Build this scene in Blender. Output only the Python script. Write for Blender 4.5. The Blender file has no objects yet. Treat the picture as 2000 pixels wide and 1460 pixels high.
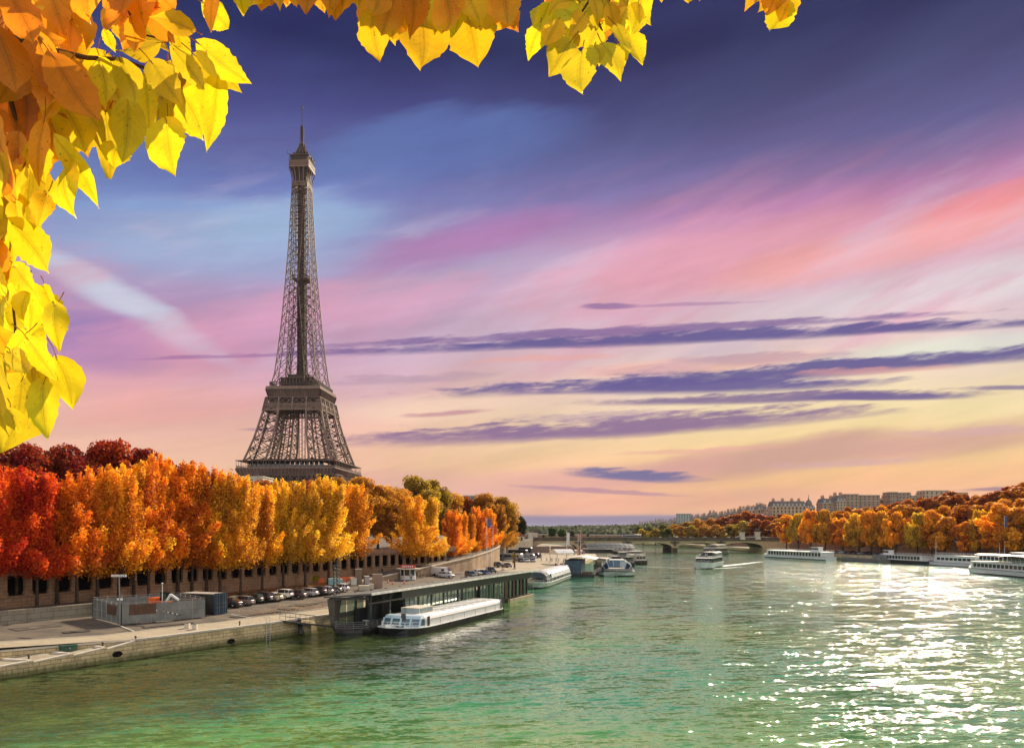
import bpy, bmesh, math, random
import numpy as np
from mathutils import Vector, Matrix, Quaternion

SC = bpy.context.scene
COL = SC.collection
F, CX, HY, EYE = 1500.0, 1000.0, 1036.0, 15.0      # focal length and horizon in photo pixels, eye height above the water

# ------------------------------------------------------------------ camera
cam_d = bpy.data.cameras.new("camera")
cam = bpy.data.objects.new("camera", cam_d)
COL.objects.link(cam)
cam.location = (0, 0, EYE)
cam.rotation_euler = (math.radians(90), 0, 0)
cam_d.sensor_width = 36.0
cam_d.lens = 36.0 * F / 2000.0
cam_d.shift_y = (HY - 730.0) / 2000.0
cam_d.clip_start = 0.05
cam_d.clip_end = 40000.0
SC.camera = cam

# ------------------------------------------------------------------ render settings
SC.view_settings.view_transform = 'Standard'
SC.view_settings.look = 'None'
EXPO = 0.55
SC.view_settings.exposure = EXPO
SC.view_settings.gamma = 1.0
SC.render.film_transparent = False
SC.cycles.use_denoising = True
SC.cycles.max_bounces = 6
SC.cycles.diffuse_bounces = 3
SC.cycles.glossy_bounces = 3
SC.cycles.transmission_bounces = 4
SC.cycles.transparent_max_bounces = 6
SC.cycles.sample_clamp_indirect = 6.0

# ------------------------------------------------------------------ sun
SUN_AZ, SUN_EL = math.radians(27.0), math.radians(29.0)
SUN_DIR = Vector((math.sin(SUN_AZ) * math.cos(SUN_EL), math.cos(SUN_AZ) * math.cos(SUN_EL), math.sin(SUN_EL)))
sun_d = bpy.data.lights.new("sun", 'SUN')
sun_d.energy = 5.0
sun_d.angle = math.radians(0.55)
sun_d.color = (1.0, 0.85, 0.64)
sun = bpy.data.objects.new("sun", sun_d)
COL.objects.link(sun)
sun.location = SUN_DIR * 600
sun.rotation_euler = SUN_DIR.to_track_quat('Z', 'Y').to_euler()


def lin(r, g, b):
    f = lambda c: (c / 255 / 12.92) if c <= 10 else ((c / 255 + 0.055) / 1.055) ** 2.4
    return (f(r), f(g), f(b), 1.0)


# ------------------------------------------------------------------ sky (world shader in azimuth / elevation)
class S:
    """a shader socket with arithmetic"""
    tree = None

    def __init__(self, sock):
        self.s = sock

    @staticmethod
    def op(kind, *a):
        n = S.tree.nodes.new('ShaderNodeMath')
        n.operation = kind
        for i, v in enumerate(a):
            if isinstance(v, S):
                S.tree.links.new(v.s, n.inputs[i])
            else:
                n.inputs[i].default_value = float(v)
        return S(n.outputs[0])

    def __add__(self, o): return S.op('ADD', self, o)
    def __radd__(self, o): return S.op('ADD', o, self)
    def __sub__(self, o): return S.op('SUBTRACT', self, o)
    def __rsub__(self, o): return S.op('SUBTRACT', o, self)
    def __mul__(self, o): return S.op('MULTIPLY', self, o)
    def __rmul__(self, o): return S.op('MULTIPLY', o, self)
    def __truediv__(self, o): return S.op('DIVIDE', self, o)

    def step(self, lo, hi, inv=False):
        n = S.tree.nodes.new('ShaderNodeMapRange')
        n.interpolation_type = 'SMOOTHSTEP'
        S.tree.links.new(self.s, n.inputs['Value'])
        n.inputs['From Min'].default_value = lo
        n.inputs['From Max'].default_value = hi
        n.inputs['To Min'].default_value = 1.0 if inv else 0.0
        n.inputs['To Max'].default_value = 0.0 if inv else 1.0
        return S(n.outputs['Result'])


def comb(x, y, z=0.0):
    n = S.tree.nodes.new('ShaderNodeCombineXYZ')
    for i, v in enumerate((x, y, z)):
        if isinstance(v, S):
            S.tree.links.new(v.s, n.inputs[i])
        else:
            n.inputs[i].default_value = v
    return S(n.outputs[0])


def noise(vec, scale, detail=3.0, rough=0.55):
    n = S.tree.nodes.new('ShaderNodeTexNoise')
    S.tree.links.new(vec.s, n.inputs['Vector'])
    n.inputs['Scale'].default_value = scale
    n.inputs['Detail'].default_value = detail
    n.inputs['Roughness'].default_value = rough
    return S(n.outputs[0])


def mixc(fac, a, b):
    n = S.tree.nodes.new('ShaderNodeMix')
    n.data_type = 'RGBA'
    for idx, v in ((0, fac), (6, a), (7, b)):
        if isinstance(v, S):
            S.tree.links.new(v.s, n.inputs[idx])
        else:
            n.inputs[idx].default_value = v
    return S(n.outputs[2])


def ramp(fac, stops):
    n = S.tree.nodes.new('ShaderNodeValToRGB')
    S.tree.links.new(fac.s, n.inputs[0])
    el = n.color_ramp.elements
    while len(el) > 1:
        el.remove(el[-1])
    el[0].position, el[0].color = stops[0][0], stops[0][1]
    for p, c in stops[1:]:
        e = el.new(p)
        e.color = c
    return S(n.outputs[0])


def build_sky():
    w = bpy.data.worlds.new("World")
    SC.world = w
    w.use_nodes = True
    t = w.node_tree
    S.tree = t
    bg = next(n for n in t.nodes if n.type == 'BACKGROUND')
    tc = t.nodes.new('ShaderNodeTexCoord')
    sep = t.nodes.new('ShaderNodeSeparateXYZ')
    t.links.new(tc.outputs['Generated'], sep.inputs[0])
    dx, dy, dz = (S(o) for o in sep.outputs)
    az = S.op('ARCTAN2', dx, dy)
    hor = S.op('SQRT', dx * dx + dy * dy)
    s = S.op('MAXIMUM', dz / S.op('MAXIMUM', hor, 0.02), 0.0)      # tangent of the elevation
    big = noise(comb(az * 1.6, s * 6.0 - az * 1.2, 0.3), 1.0, 2.5, 0.5) - 0.5
    fine = noise(comb(az * 9.0, s * 70.0 - az * 6.0, 1.7), 1.0, 5.0, 0.62) - 0.5
    rag = noise(comb(az * 26.0, s * 150.0 - az * 12.0, 3.3), 1.0, 5.0, 0.65) - 0.5
    mid = noise(comb(az * 3.0, s * 14.0 - az * 3.0, 6.1), 1.0, 5.0, 0.6) - 0.5
    sw = S.op('MINIMUM', S.op('MAXIMUM', s + big * (0.07 * S.op('MINIMUM', s * 5.0, 1.0)), 0.0), 1.0)
    kl, kr = 0.000613, 0.000604
    L = [(0.0, (165, 152, 172))] + [((HY - y) * kl, c) for y, c in (
        (985, (236, 172, 140)), (900, (244, 186, 150)), (800, (232, 168, 160)), (700, (206, 142, 172)), (620, (180, 138, 180)),
        (560, (170, 150, 192)), (480, (146, 160, 206)), (400, (112, 138, 196)), (330, (94, 114, 182)), (250, (86, 94, 160)),
        (150, (60, 66, 134)), (20, (26, 34, 92)))] + [(0.8, (34, 48, 110)), (1.0, (60, 84, 150))]
    R = [(0.0, (190, 160, 160))] + [((HY - y) * kr, c) for y, c in (
        (990, (252, 176, 118)), (930, (253, 188, 116)), (870, (252, 210, 136)), (800, (250, 224, 164)), (720, (240, 214, 184)),
        (640, (228, 197, 194)), (560, (220, 182, 196)), (500, (224, 165, 180)), (430, (216, 142, 172)), (380, (188, 122, 170)),
        (330, (140, 108, 160)), (260, (96, 90, 146)), (150, (68, 68, 118)), (20, (42, 44, 92)))] + [(0.8, (42, 50, 104)), (1.0, (66, 86, 146))]
    left = ramp(sw, [(p, lin(*c)) for p, c in L])
    right = ramp(sw, [(p, lin(*c)) for p, c in R])
    c = mixc((az + big * 0.35).step(-0.42, 0.42), left, right)

    fwd = S.op('MAXIMUM', dy, 0.08)
    ga, ge = dx / fwd, dz / fwd                                   # straight cloud bands stay straight in these

    def streak(c, x0, y0, x1, y1, T, col, op=1.0, soft=False, warp=1.0):
        P = [((x - CX) / F, (HY - y) / F) for x, y in ((x0, y0), (x1, y1))]
        a0, s0 = (P[0][0] + P[1][0]) / 2, (P[0][1] + P[1][1]) / 2
        da, ds = P[1][0] - P[0][0], P[1][1] - P[0][1]
        ln = math.hypot(da, ds)
        ca, sa = da / ln, ds / ln
        hl, th = ln / 2, T / F * 0.95
        A, E = ga - a0, ge - s0
        u = (A * ca + E * sa) / hl
        v = (E * ca - A * sa) / th
        v = v + (big * (3.0 if soft else 0.5) + (mid * 3.4 if soft else fine * 3.2 + rag * 1.6)) * (0.55 * warp)
        d = u * u + v * v
        m = (d + mid * 1.4).step(-0.1, 1.6, True) if soft else (d + fine * 1.9 + rag * 1.5 + mid * 0.4).step(0.1, 1.4, True)
        return mixc(m * op, c, lin(*col))

    # broad soft glows first, then the sharp bands of cloud
    c = streak(c, 560, 330, 1150, 250, 70, (84, 112, 182), .7, True)
    c = streak(c, 150, 420, 640, 500, 95, (154, 174, 214), .75, True, .7)
    c = streak(c, 380, 450, 760, 420, 55, (152, 182, 220), .8, True)
    c = streak(c, 120, 395, 470, 400, 13, (120, 156, 212), .6, True)
    c = streak(c, 40, 470, 430, 700, 34, (198, 204, 222), .85, True)
    c = streak(c, 20, 640, 330, 705, 62, (146, 112, 176), .8, True)
    c = streak(c, 380, 640, 960, 560, 60, (222, 154, 180), .65, True)
    c = streak(c, 660, 530, 1120, 430, 46, (178, 112, 172), .75, True)
    c = streak(c, 960, 610, 1700, 420, 60, (236, 156, 172), .75, True)
    c = streak(c, 1380, 560, 2200, 370, 40, (246, 158, 152), .85, True)
    c = streak(c, 1700, 450, 2200, 330, 26, (240, 128, 132), .7, True)
    c = streak(c, 1450, 610, 2300, 490, 44, (224, 218, 220), .7, True)
    c = streak(c, 1500, 700, 2300, 640, 30, (222, 228, 208), .8, True)
    c = streak(c, 1140, 728, 1640, 682, 18, (252, 178, 152), .8, True)
    c = streak(c, 120, 820, 560, 770, 34, (240, 160, 150), .5, True)
    c = streak(c, 640, 800, 1050, 780, 30, (246, 212, 176), .6, True)
    c = streak(c, 1020, 965, 2300, 800, 34, (206, 144, 138), .8, True)
    c = streak(c, 600, 960, 1300, 930, 30, (226, 160, 150), .6, True)
    c = streak(c, 1180, 985, 1700, 960, 18, (238, 160, 128), .5, True)
    # wisps: pink against pale lilac in the middle heights
    wsp = noise(comb(az * 2.6 + mid * 0.6, s * 9.0 - az * 3.2, 12.0), 1.0, 6.0, 0.62)
    band = S.op('MULTIPLY', s.step(0.12, 0.26), s.step(0.34, 0.50, True))
    c = mixc(wsp.step(0.50, 0.66) * band * 0.42, c, lin(206, 190, 214))
    lowleft = S.op('MAXIMUM', az.step(-0.35, 0.02), s.step(0.28, 0.36, True))
    c = mixc(wsp.step(0.34, 0.48, True) * band * lowleft * 0.5, c, lin(222, 146, 172))
    # fine drawn-out texture over the whole vault
    tex = noise(comb(az * 2.6, s * 26.0 - az * 5.0, 4.2), 1.0, 6.0, 0.62)
    tex2 = noise(comb(az * 5.0 + big, s * 9.0 - az * 4.0, 8.8), 1.0, 5.0, 0.6)
    hs = t.nodes.new('ShaderNodeHueSaturation')
    t.links.new(c.s, hs.inputs['Color'])
    hs.inputs['Saturation'].default_value = 0.91
    t.links.new(((tex - 0.5) * 0.42 + (tex2 - 0.5) * 0.38 + 1.0).s, hs.inputs['Value'])
    t.links.new(((tex2 - 0.5) * -0.04 + 0.5).s, hs.inputs['Hue'])
    c = S(hs.outputs[0])
    dark = (96, 86, 146)
    c = streak(c, 250, 702, 800, 682, 5, (160, 110, 160), .7)
    c = streak(c, 560, 692, 2250, 618, 14, dark, .95)
    c = streak(c, 600, 678, 1900, 610, 9, (128, 100, 154), .85)
    c = streak(c, 1130, 599, 1250, 597, 7, (150, 112, 160), .85)
    c = streak(c, 1180, 600, 1500, 588, 4, (170, 130, 168), .6)
    c = streak(c, 860, 771, 2250, 674, 19, dark, .95)
    c = streak(c, 960, 760, 1740, 746, 16, (100, 88, 148), .95)
    c = streak(c, 1120, 786, 1930, 766, 12, (122, 98, 146), .9)
    c = streak(c, 1560, 776, 1900, 774, 8, (112, 96, 148), .9)
    c = streak(c, 1840, 758, 2200, 752, 6, (120, 100, 150), .8)
    c = streak(c, 780, 812, 970, 798, 7, (196, 140, 150), .8)
    c = streak(c, 640, 862, 1720, 804, 24, (128, 94, 146), .9)
    c = streak(c, 470, 838, 600, 842, 4, (170, 120, 150), .6)
    c = streak(c, 1100, 922, 1375, 936, 12, (104, 100, 150), .95)
    c = streak(c, 1000, 948, 1330, 968, 6, (176, 126, 150), .7)
    c = streak(c, 1850, 956, 2200, 952, 5, (150, 110, 136), .8)
    for k in range(9):
        x_, y_ = (1050, 1260, 1480, 1700, 1900, 760, 1350, 1620, 1150)[k], (700, 722, 700, 724, 842, 742, 880, 905, 812)[k]
        c = streak(c, x_ - 150, y_ + 6, x_ + 190, y_ - 8, 7 + k % 3 * 2, ((236, 168, 158), (214, 168, 172), (176, 146, 168))[k % 3], .55, False, 1.6)
    # the bank of blue cloud that sits on the horizon
    edge = s + fine * 0.005 + mid * 0.003
    c = mixc(edge.step(0.0165, 0.0225, True) * (0.80 + mid * 0.6), c, lin(116, 118, 158))
    c = mixc(edge.step(0.003, 0.013, True) * 0.9, c, lin(176, 164, 180))
    # behind the viewer: the open afternoon sky (Sky Texture), brightened for fill light
    sky = t.nodes.new('ShaderNodeTexSky')
    sky.sky_type = 'NISHITA'
    sky.sun_disc = False
    sky.sun_elevation = SUN_EL
    sky.sun_rotation = SUN_AZ
    mul = t.nodes.new('ShaderNodeVectorMath')
    mul.operation = 'SCALE'
    t.links.new(sky.outputs[0], mul.inputs[0])
    mul.inputs['Scale'].default_value = 0.22
    fill_cloud = noise(comb(dx * 2.0, dy * 2.0, dz * 4.0), 1.0, 4.0, 0.6).step(0.30, 0.62)      # unseen warm cloud added as fill for the sides facing the viewer
    back = mixc(fill_cloud * 0.75, S(mul.outputs[0]), (1.35, 1.16, 0.92, 1))
    c = mixc(dy.step(-0.30, 0.22, True), c, back)
    t.links.new(c.s, bg.inputs['Color'])
    bg.inputs['Strength'].default_value = 2.0 ** -EXPO


build_sky()

# ------------------------------------------------------------------ helpers
rnd = random.Random(7)
rng = np.random.default_rng(7)


def pix(px, py, Y):
    """the point that stands Y metres ahead at a photo pixel"""
    return Vector(((px - CX) / F * Y, Y, EYE + (HY - py) / F * Y))


def onz(px, py, z):
    Y = (EYE - z) * F / (py - HY)
    return Vector(((px - CX) / F * Y, Y, z))


def interp(x, pts):
    return float(np.interp(x, [p[0] for p in pts], [p[1] for p in pts]))


class MB:
    """collects faces; build() links them as ONE mesh object"""

    def __init__(self):
        self.v, self.f, self.m = [], [], []

    def add(self, verts, faces, mi=0):
        o = len(self.v)
        self.v.extend(tuple(p) for p in verts)
        for f in faces:
            self.f.append(tuple(i + o for i in f))
            self.m.append(mi)
        return self

    def box(self, c, d, rz=0.0, mi=0):
        hx, hy, hz = d[0] / 2, d[1] / 2, d[2] / 2
        ca, sa = math.cos(rz), math.sin(rz)
        P = [(c[0] + x * ca - y * sa, c[1] + x * sa + y * ca, c[2] + z) for z in (-hz, hz) for x, y in ((-hx, -hy), (hx, -hy), (hx, hy), (-hx, hy))]
        return self.add(P, [(3, 2, 1, 0), (4, 5, 6, 7), (0, 1, 5, 4), (1, 2, 6, 5), (2, 3, 7, 6), (3, 0, 4, 7)], mi)

    def span(self, x0, x1, y0, y1, z0, z1, mi=0):
        return self.box(((x0 + x1) / 2, (y0 + y1) / 2, (z0 + z1) / 2), (x1 - x0, y1 - y0, z1 - z0), 0, mi)

    def beam(self, p, q, w, h=None, mi=0):
        p, q = Vector(p), Vector(q)
        d = q - p
        if d.length < 1e-6:
            return self
        d.normalize()
        up = Vector((0, 0, 1)) if abs(d.z) < 0.95 else Vector((1, 0, 0))
        a = d.cross(up).normalized() * (w / 2)
        b = a.cross(d).normalized() * ((h or w) / 2)
        P = [e + s * a + t * b for e in (p, q) for s, t in ((-1, -1), (1, -1), (1, 1), (-1, 1))]
        return self.add(P, [(0, 1, 2, 3), (7, 6, 5, 4), (0, 4, 5, 1), (1, 5, 6, 2), (2, 6, 7, 3), (3, 7, 4, 0)], mi)

    def tube(self, pts, radii, n=8, mi=0, cap=True):
        pts = [Vector(p) for p in pts]
        if not isinstance(radii, (list, tuple)):
            radii = [radii] * len(pts)
        rings, prev = [], None
        for i, p in enumerate(pts):
            d = (pts[min(i + 1, len(pts) - 1)] - pts[max(i - 1, 0)]).normalized()
            if prev is None:
                prev = d.cross(Vector((0, 0, 1)) if abs(d.z) < 0.9 else Vector((1, 0, 0))).normalized()
            a = (prev - d * prev.dot(d)).normalized()
            prev = a
            b = d.cross(a)
            rings.append([p + (a * math.cos(2 * math.pi * k / n) + b * math.sin(2 * math.pi * k / n)) * radii[i] for k in range(n)])
        return self.loft(rings, mi, cap)

    def loft(self, rings, mi=0, cap=True, closed=True):
        n = len(rings[0])
        V = [p for r in rings for p in r]
        Fs = []
        for i in range(len(rings) - 1):
            for k in range(n if closed else n - 1):
                k2 = (k + 1) % n
                Fs.append((i * n + k, i * n + k2, (i + 1) * n + k2, (i + 1) * n + k))
        if cap:
            Fs.append(tuple(reversed(range(n))))
            Fs.append(tuple((len(rings) - 1) * n + k for k in range(n)))
        return self.add(V, Fs, mi)

    def lathe(self, prof, n=16, c=(0, 0, 0), mi=0):
        return self.loft([[(c[0] + r * math.cos(2 * math.pi * k / n), c[1] + r * math.sin(2 * math.pi * k / n), c[2] + z) for k in range(n)] for r, z in prof], mi)

    def prism(self, poly, z0, z1, mi=0):
        n = len(poly)
        V = [(x, y, z0) for x, y in poly] + [(x, y, z1) for x, y in poly]
        Fs = [tuple(reversed(range(n))), tuple(range(n, 2 * n))] + [(k, (k + 1) % n, n + (k + 1) % n, n + k) for k in range(n)]
        return self.add(V, Fs, mi)

    def quad(self, a, b, c, d, mi=0):
        return self.add([a, b, c, d], [(0, 1, 2, 3)], mi)

    def mesh(self, name, mats, smooth=False):
        me = bpy.data.meshes.new(name)
        me.from_pydata(self.v, [], self.f)
        for m in (mats if isinstance(mats, (list, tuple)) else [mats]):
            me.materials.append(m)
        me.polygons.foreach_set('material_index', self.m)
        if smooth:
            me.polygons.foreach_set('use_smooth', [True] * len(self.f))
        me.update()
        return me

    def build(self, name, mats, parent=None, smooth=False, fix=True):
        me = self.mesh(name, mats, smooth)
        if fix:
            bm = bmesh.new()
            bm.from_mesh(me)
            bmesh.ops.recalc_face_normals(bm, faces=bm.faces)
            bm.to_mesh(me)
            bm.free()
        return link(name, me, parent)


def link(name, me, parent=None):
    o = bpy.data.objects.new(name, me)
    COL.objects.link(o)
    if parent is not None:
        o.parent = parent
    return o


def tag(o, label=None, cat=None, group=None, kind=None):
    if label:
        o['label'] = label
    if cat:
        o['category'] = cat
    if group:
        o['group'] = group
    if kind:
        o['kind'] = kind
    return o


def thing(name, label, cat, loc=(0, 0, 0), rz=0.0, group=None):
    o = link(name, None)
    o.empty_display_size = 0.2
    o.location = loc
    o.rotation_euler = (0, 0, rz)
    return tag(o, label, cat, group)


def structure(o):
    o['kind'] = 'structure'
    return o


def dup(root, loc, rz=0.0, label=None, group=None, color=None, scale=None):
    def cp(o, parent):
        c = o.copy()
        COL.objects.link(c)
        if parent is not None:
            c.parent = parent
        if color is not None:
            c.color = color
        for ch in o.children:
            cp(ch, c)
        return c
    r = cp(root, None)
    r.location = loc
    r.rotation_euler = (0, 0, rz)
    if scale is not None:
        r.scale = scale
    return tag(r, label, None, group)


def paint(root, color):
    root.color = color
    for ch in root.children_recursive:
        ch.color = color


ORD = ['first', 'second', 'third', 'fourth', 'fifth', 'sixth', 'seventh', 'eighth', 'ninth', 'tenth', 'eleventh', 'twelfth', 'thirteenth',
       'fourteenth', 'fifteenth', 'sixteenth', 'seventeenth', 'eighteenth', 'nineteenth', 'twentieth', 'twenty-first', 'twenty-second',
       'twenty-third', 'twenty-fourth', 'twenty-fifth', 'twenty-sixth', 'twenty-seventh', 'twenty-eighth', 'twenty-ninth', 'thirtieth']

# ------------------------------------------------------------------ materials
MATS = {}


def material(name):
    m = bpy.data.materials.new(name)
    m.use_nodes = True
    S.tree = m.node_tree
    b = next(n for n in m.node_tree.nodes if n.type == 'BSDF_PRINCIPLED')
    MATS[name] = m
    return m, m.node_tree, b


def coords(kind='Object'):
    n = S.tree.nodes.new('ShaderNodeTexCoord')
    return S(n.outputs[kind])


def plain(name, c, rough=0.6, metal=0.0, var=0.18, scale=1.2, bump=0.0, bscale=8.0, spec=None, c2=None):
    spec = (0.15 if rough >= 0.8 else 0.5) if spec is None else spec
    m, t, b = material(name)
    co = coords()
    n1 = noise(co, scale, 5.0, 0.62)
    c = tuple(c) + (1.0,)
    dark = tuple(c2) + (1.0,) if c2 else (c[0] * (1 - var), c[1] * (1 - var), c[2] * (1 - var), 1)
    light = c if c2 else (min(1, c[0] * (1 + var)), min(1, c[1] * (1 + var)), min(1, c[2] * (1 + var)), 1)
    col = mixc(n1.step(0.32, 0.68), dark, light)
    t.links.new(col.s, b.inputs['Base Color'])
    b.inputs['Roughness'].default_value = rough
    b.inputs['Metallic'].default_value = metal
    b.inputs['Specular IOR Level'].default_value = spec
    if bump:
        bn = t.nodes.new('ShaderNodeBump')
        t.links.new(noise(co, bscale, 4.0).s, bn.inputs['Height'])
        bn.inputs['Strength'].default_value = bump
        bn.inputs['Distance'].default_value = 0.05
        t.links.new(bn.outputs[0], b.inputs['Normal'])
    return m


def stone(name, c1, c2, mortar, bw=1.2, bh=0.45, stain=(0.10, 0.085, 0.06), stain_amt=0.6, axis='wall', moss=None):
    """coursed blocks with weather stains; blocks follow the horizontal length and the height"""
    m, t, b = material(name)
    co = coords()
    sp = t.nodes.new('ShaderNodeSeparateXYZ')
    t.links.new(co.s, sp.inputs[0])
    x, y, z = (S(o) for o in sp.outputs)
    vec = comb(x + y * 0.8, z, 0) if axis == 'wall' else comb(x, y, 0)
    br = t.nodes.new('ShaderNodeTexBrick')
    t.links.new(vec.s, br.inputs['Vector'])
    br.inputs['Color1'].default_value = tuple(c1) + (1,)
    br.inputs['Color2'].default_value = tuple(c2) + (1,)
    br.inputs['Mortar'].default_value = tuple(mortar) + (1,)
    br.inputs['Scale'].default_value = 1.0
    br.inputs['Mortar Size'].default_value = 0.022
    br.inputs['Brick Width'].default_value = bw
    br.inputs['Row Height'].default_value = bh
    n1 = noise(co, 0.5, 6.0, 0.68)
    n2 = noise(comb(x * 1.4 + y, y, z * 0.25), 1.6, 4.0, 0.6)
    col = mixc((n1 * 0.6 + n2 * 0.4).step(0.47, 0.66) * stain_amt, S(br.outputs['Color']), tuple(stain) + (1,))
    if moss:
        wet = (z + n2 * 1.6 + n1 * 0.8).step(moss[1], moss[2], True)
        col = mixc(wet * 0.9, col, tuple(moss[0]) + (1,))
        deep = (z + n1 * 0.7).step(moss[3], moss[3] + 0.25, True)
        col = mixc(deep, col, tuple(moss[4]) + (1,))
    t.links.new(col.s, b.inputs['Base Color'])
    b.inputs['Roughness'].default_value = 0.9
    b.inputs['Specular IOR Level'].default_value = 0.15
    bn = t.nodes.new('ShaderNodeBump')
    t.links.new((n1 + S(br.outputs['Fac']) * -0.6).s, bn.inputs['Height'])
    bn.inputs['Strength'].default_value = 0.6
    bn.inputs['Distance'].default_value = 0.06
    t.links.new(bn.outputs[0], b.inputs['Normal'])
    return m


def objcol(name, rough=0.35, metal=0.0, coat=0.0, var=0.0):
    """colour taken from the object, for copies of one mesh in different paint"""
    m, t, b = material(name)
    oi = t.nodes.new('ShaderNodeObjectInfo')
    c = S(oi.outputs['Color'])
    if var:
        n1 = noise(coords(), 0.8, 5.0, 0.6)
        hs = t.nodes.new('ShaderNodeHueSaturation')
        t.links.new(c.s, hs.inputs['Color'])
        t.links.new((n1 * (2 * var) + (1 - var)).s, hs.inputs['Value'])
        c = S(hs.outputs[0])
    t.links.new(c.s, b.inputs['Base Color'])
    b.inputs['Roughness'].default_value = rough
    b.inputs['Metallic'].default_value = metal
    b.inputs['Coat Weight'].default_value = coat
    return m


def glassy(name, c, rough=0.06, spec=0.8):
    m, t, b = material(name)
    b.inputs['Base Color'].default_value = tuple(c) + (1,)
    b.inputs['Roughness'].default_value = rough
    b.inputs['Specular IOR Level'].default_value = spec
    n1 = noise(coords(), 0.35, 2.0)
    bn = t.nodes.new('ShaderNodeBump')
    t.links.new(n1.s, bn.inputs['Height'])
    bn.inputs['Strength'].default_value = 0.12
    bn.inputs['Distance'].default_value = 0.1
    t.links.new(bn.outputs[0], b.inputs['Normal'])
    return m


def seeglass(name, tint=(0.55, 0.75, 0.72), alpha=0.45, mirror=0.0):
    """pane one can look through: a reflecting sheet mixed with transparency"""
    m, t, b = material(name)
    b.inputs['Base Color'].default_value = tuple(x * (0.12 + 0.8 * mirror) for x in tint) + (1,)
    b.inputs['Metallic'].default_value = mirror
    b.inputs['Roughness'].default_value = 0.04
    b.inputs['Specular IOR Level'].default_value = 0.9
    tr = t.nodes.new('ShaderNodeBsdfTransparent')
    tr.inputs[0].default_value = tuple(tint) + (1,)
    mx = t.nodes.new('ShaderNodeMixShader')
    mx.inputs[0].default_value = alpha
    out = next(n for n in t.nodes if n.type == 'OUTPUT_MATERIAL')
    t.links.new(b.outputs[0], mx.inputs[1])
    t.links.new(tr.outputs[0], mx.inputs[2])
    t.links.new(mx.outputs[0], out.inputs['Surface'])
    return m


def leafy(name, trans=0.5, spread=0.55, hue=0.05):
    """foliage: the object's colour varied face by face through the 'tone' attribute, part of the light passes through"""
    m, t, b = material(name)
    oi = t.nodes.new('ShaderNodeObjectInfo')
    at = t.nodes.new('ShaderNodeAttribute')
    at.attribute_name = 'tone'
    tone = S(at.outputs['Fac'])
    hs = t.nodes.new('ShaderNodeHueSaturation')
    t.links.new(oi.outputs['Color'], hs.inputs['Color'])
    t.links.new((tone * hue + (0.5 - hue / 2)).s, hs.inputs['Hue'])
    t.links.new((tone * (2 * spread) + (1 - spread)).s, hs.inputs['Value'])
    t.links.new(hs.outputs[0], b.inputs['Base Color'])
    b.inputs['Roughness'].default_value = 0.55
    b.inputs['Specular IOR Level'].default_value = 0.25
    tl = t.nodes.new('ShaderNodeBsdfTranslucent')
    t.links.new(hs.outputs[0], tl.inputs[0])
    mx = t.nodes.new('ShaderNodeMixShader')
    mx.inputs[0].default_value = trans
    out = next(n for n in t.nodes if n.type == 'OUTPUT_MATERIAL')
    t.links.new(b.outputs[0], mx.inputs[1])
    t.links.new(tl.outputs[0], mx.inputs[2])
    t.links.new(mx.outputs[0], out.inputs['Surface'])
    return m


M_IRON = plain('iron', (0.155, 0.098, 0.078), 0.7, 0.0, 0.2, 0.15, spec=.2)
M_IRON_D = plain('iron_dark', (0.080, 0.052, 0.042), 0.75, 0.0, 0.2, 0.2, spec=.2)
M_IRON_L = plain('iron_light', (0.235, 0.155, 0.122), 0.65, 0.0, 0.15, 0.3, spec=.2)
M_ASPHALT = plain('asphalt', (0.185, 0.150, 0.11), 0.9, 0, 0.25, 0.30, 0.3, 12.0, 0.15, (0.115, 0.098, 0.08))
M_PAVE = stone('pavement', (0.47, 0.40, 0.28), (0.41, 0.345, 0.24), (0.30, 0.26, 0.20), 1.6, 0.9, (0.27, 0.23, 0.17), 0.55, 'flat')
M_QUAY = stone('quay_stone', (0.74, 0.58, 0.33), (0.56, 0.43, 0.25), (0.16, 0.125, 0.07), 1.3, 0.42, (0.20, 0.17, 0.085), 0.65, 'wall',
               ((0.10, 0.115, 0.04), 1.35, 2.3, 0.25, (0.055, 0.026, 0.015)))
M_WALL = stone('wall_stone', (0.38, 0.235, 0.145), (0.30, 0.185, 0.115), (0.15, 0.095, 0.06), 1.3, 0.5, (0.12, 0.085, 0.055), 0.7)
M_LOWWALL = stone('old_wall_stone', (0.34, 0.30, 0.23), (0.28, 0.25, 0.19), (0.11, 0.095, 0.07), 1.9, 0.75, (0.10, 0.085, 0.06), 0.7)
M_BRICK = stone('rosy_brick', (0.42, 0.22, 0.14), (0.36, 0.19, 0.12), (0.24, 0.17, 0.12), 0.6, 0.2, (0.13, 0.08, 0.055), 0.6)
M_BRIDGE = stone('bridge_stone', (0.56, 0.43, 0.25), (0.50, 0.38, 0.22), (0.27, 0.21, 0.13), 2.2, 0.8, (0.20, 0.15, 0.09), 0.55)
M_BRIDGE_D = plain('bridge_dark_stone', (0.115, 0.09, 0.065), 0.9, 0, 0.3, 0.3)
M_PALE = plain('pale_stone', (0.60, 0.53, 0.43), 0.85, 0, 0.15, 0.5)
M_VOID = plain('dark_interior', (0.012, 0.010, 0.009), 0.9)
M_BARK = plain('bark', (0.075, 0.048, 0.032), 0.9, 0, 0.4, 2.0, 0.5, 6.0, 0.2)
M_LEAF = leafy('autumn_leaves', 0.55, 0.58, 0.06)
M_WHITE = plain('white_paint', (0.78, 0.78, 0.76), 0.35, 0, 0.05, 0.6)
M_PALEBLUE = plain('pale_blue_paint', (0.50, 0.64, 0.72), 0.35, 0, 0.05, 0.6)
M_BLACK = plain('black_paint', (0.018, 0.018, 0.020), 0.45, 0, 0.3, 0.7)
M_GREY = plain('grey_metal', (0.22, 0.225, 0.215), 0.5, 0.2, 0.2, 0.5)
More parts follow.
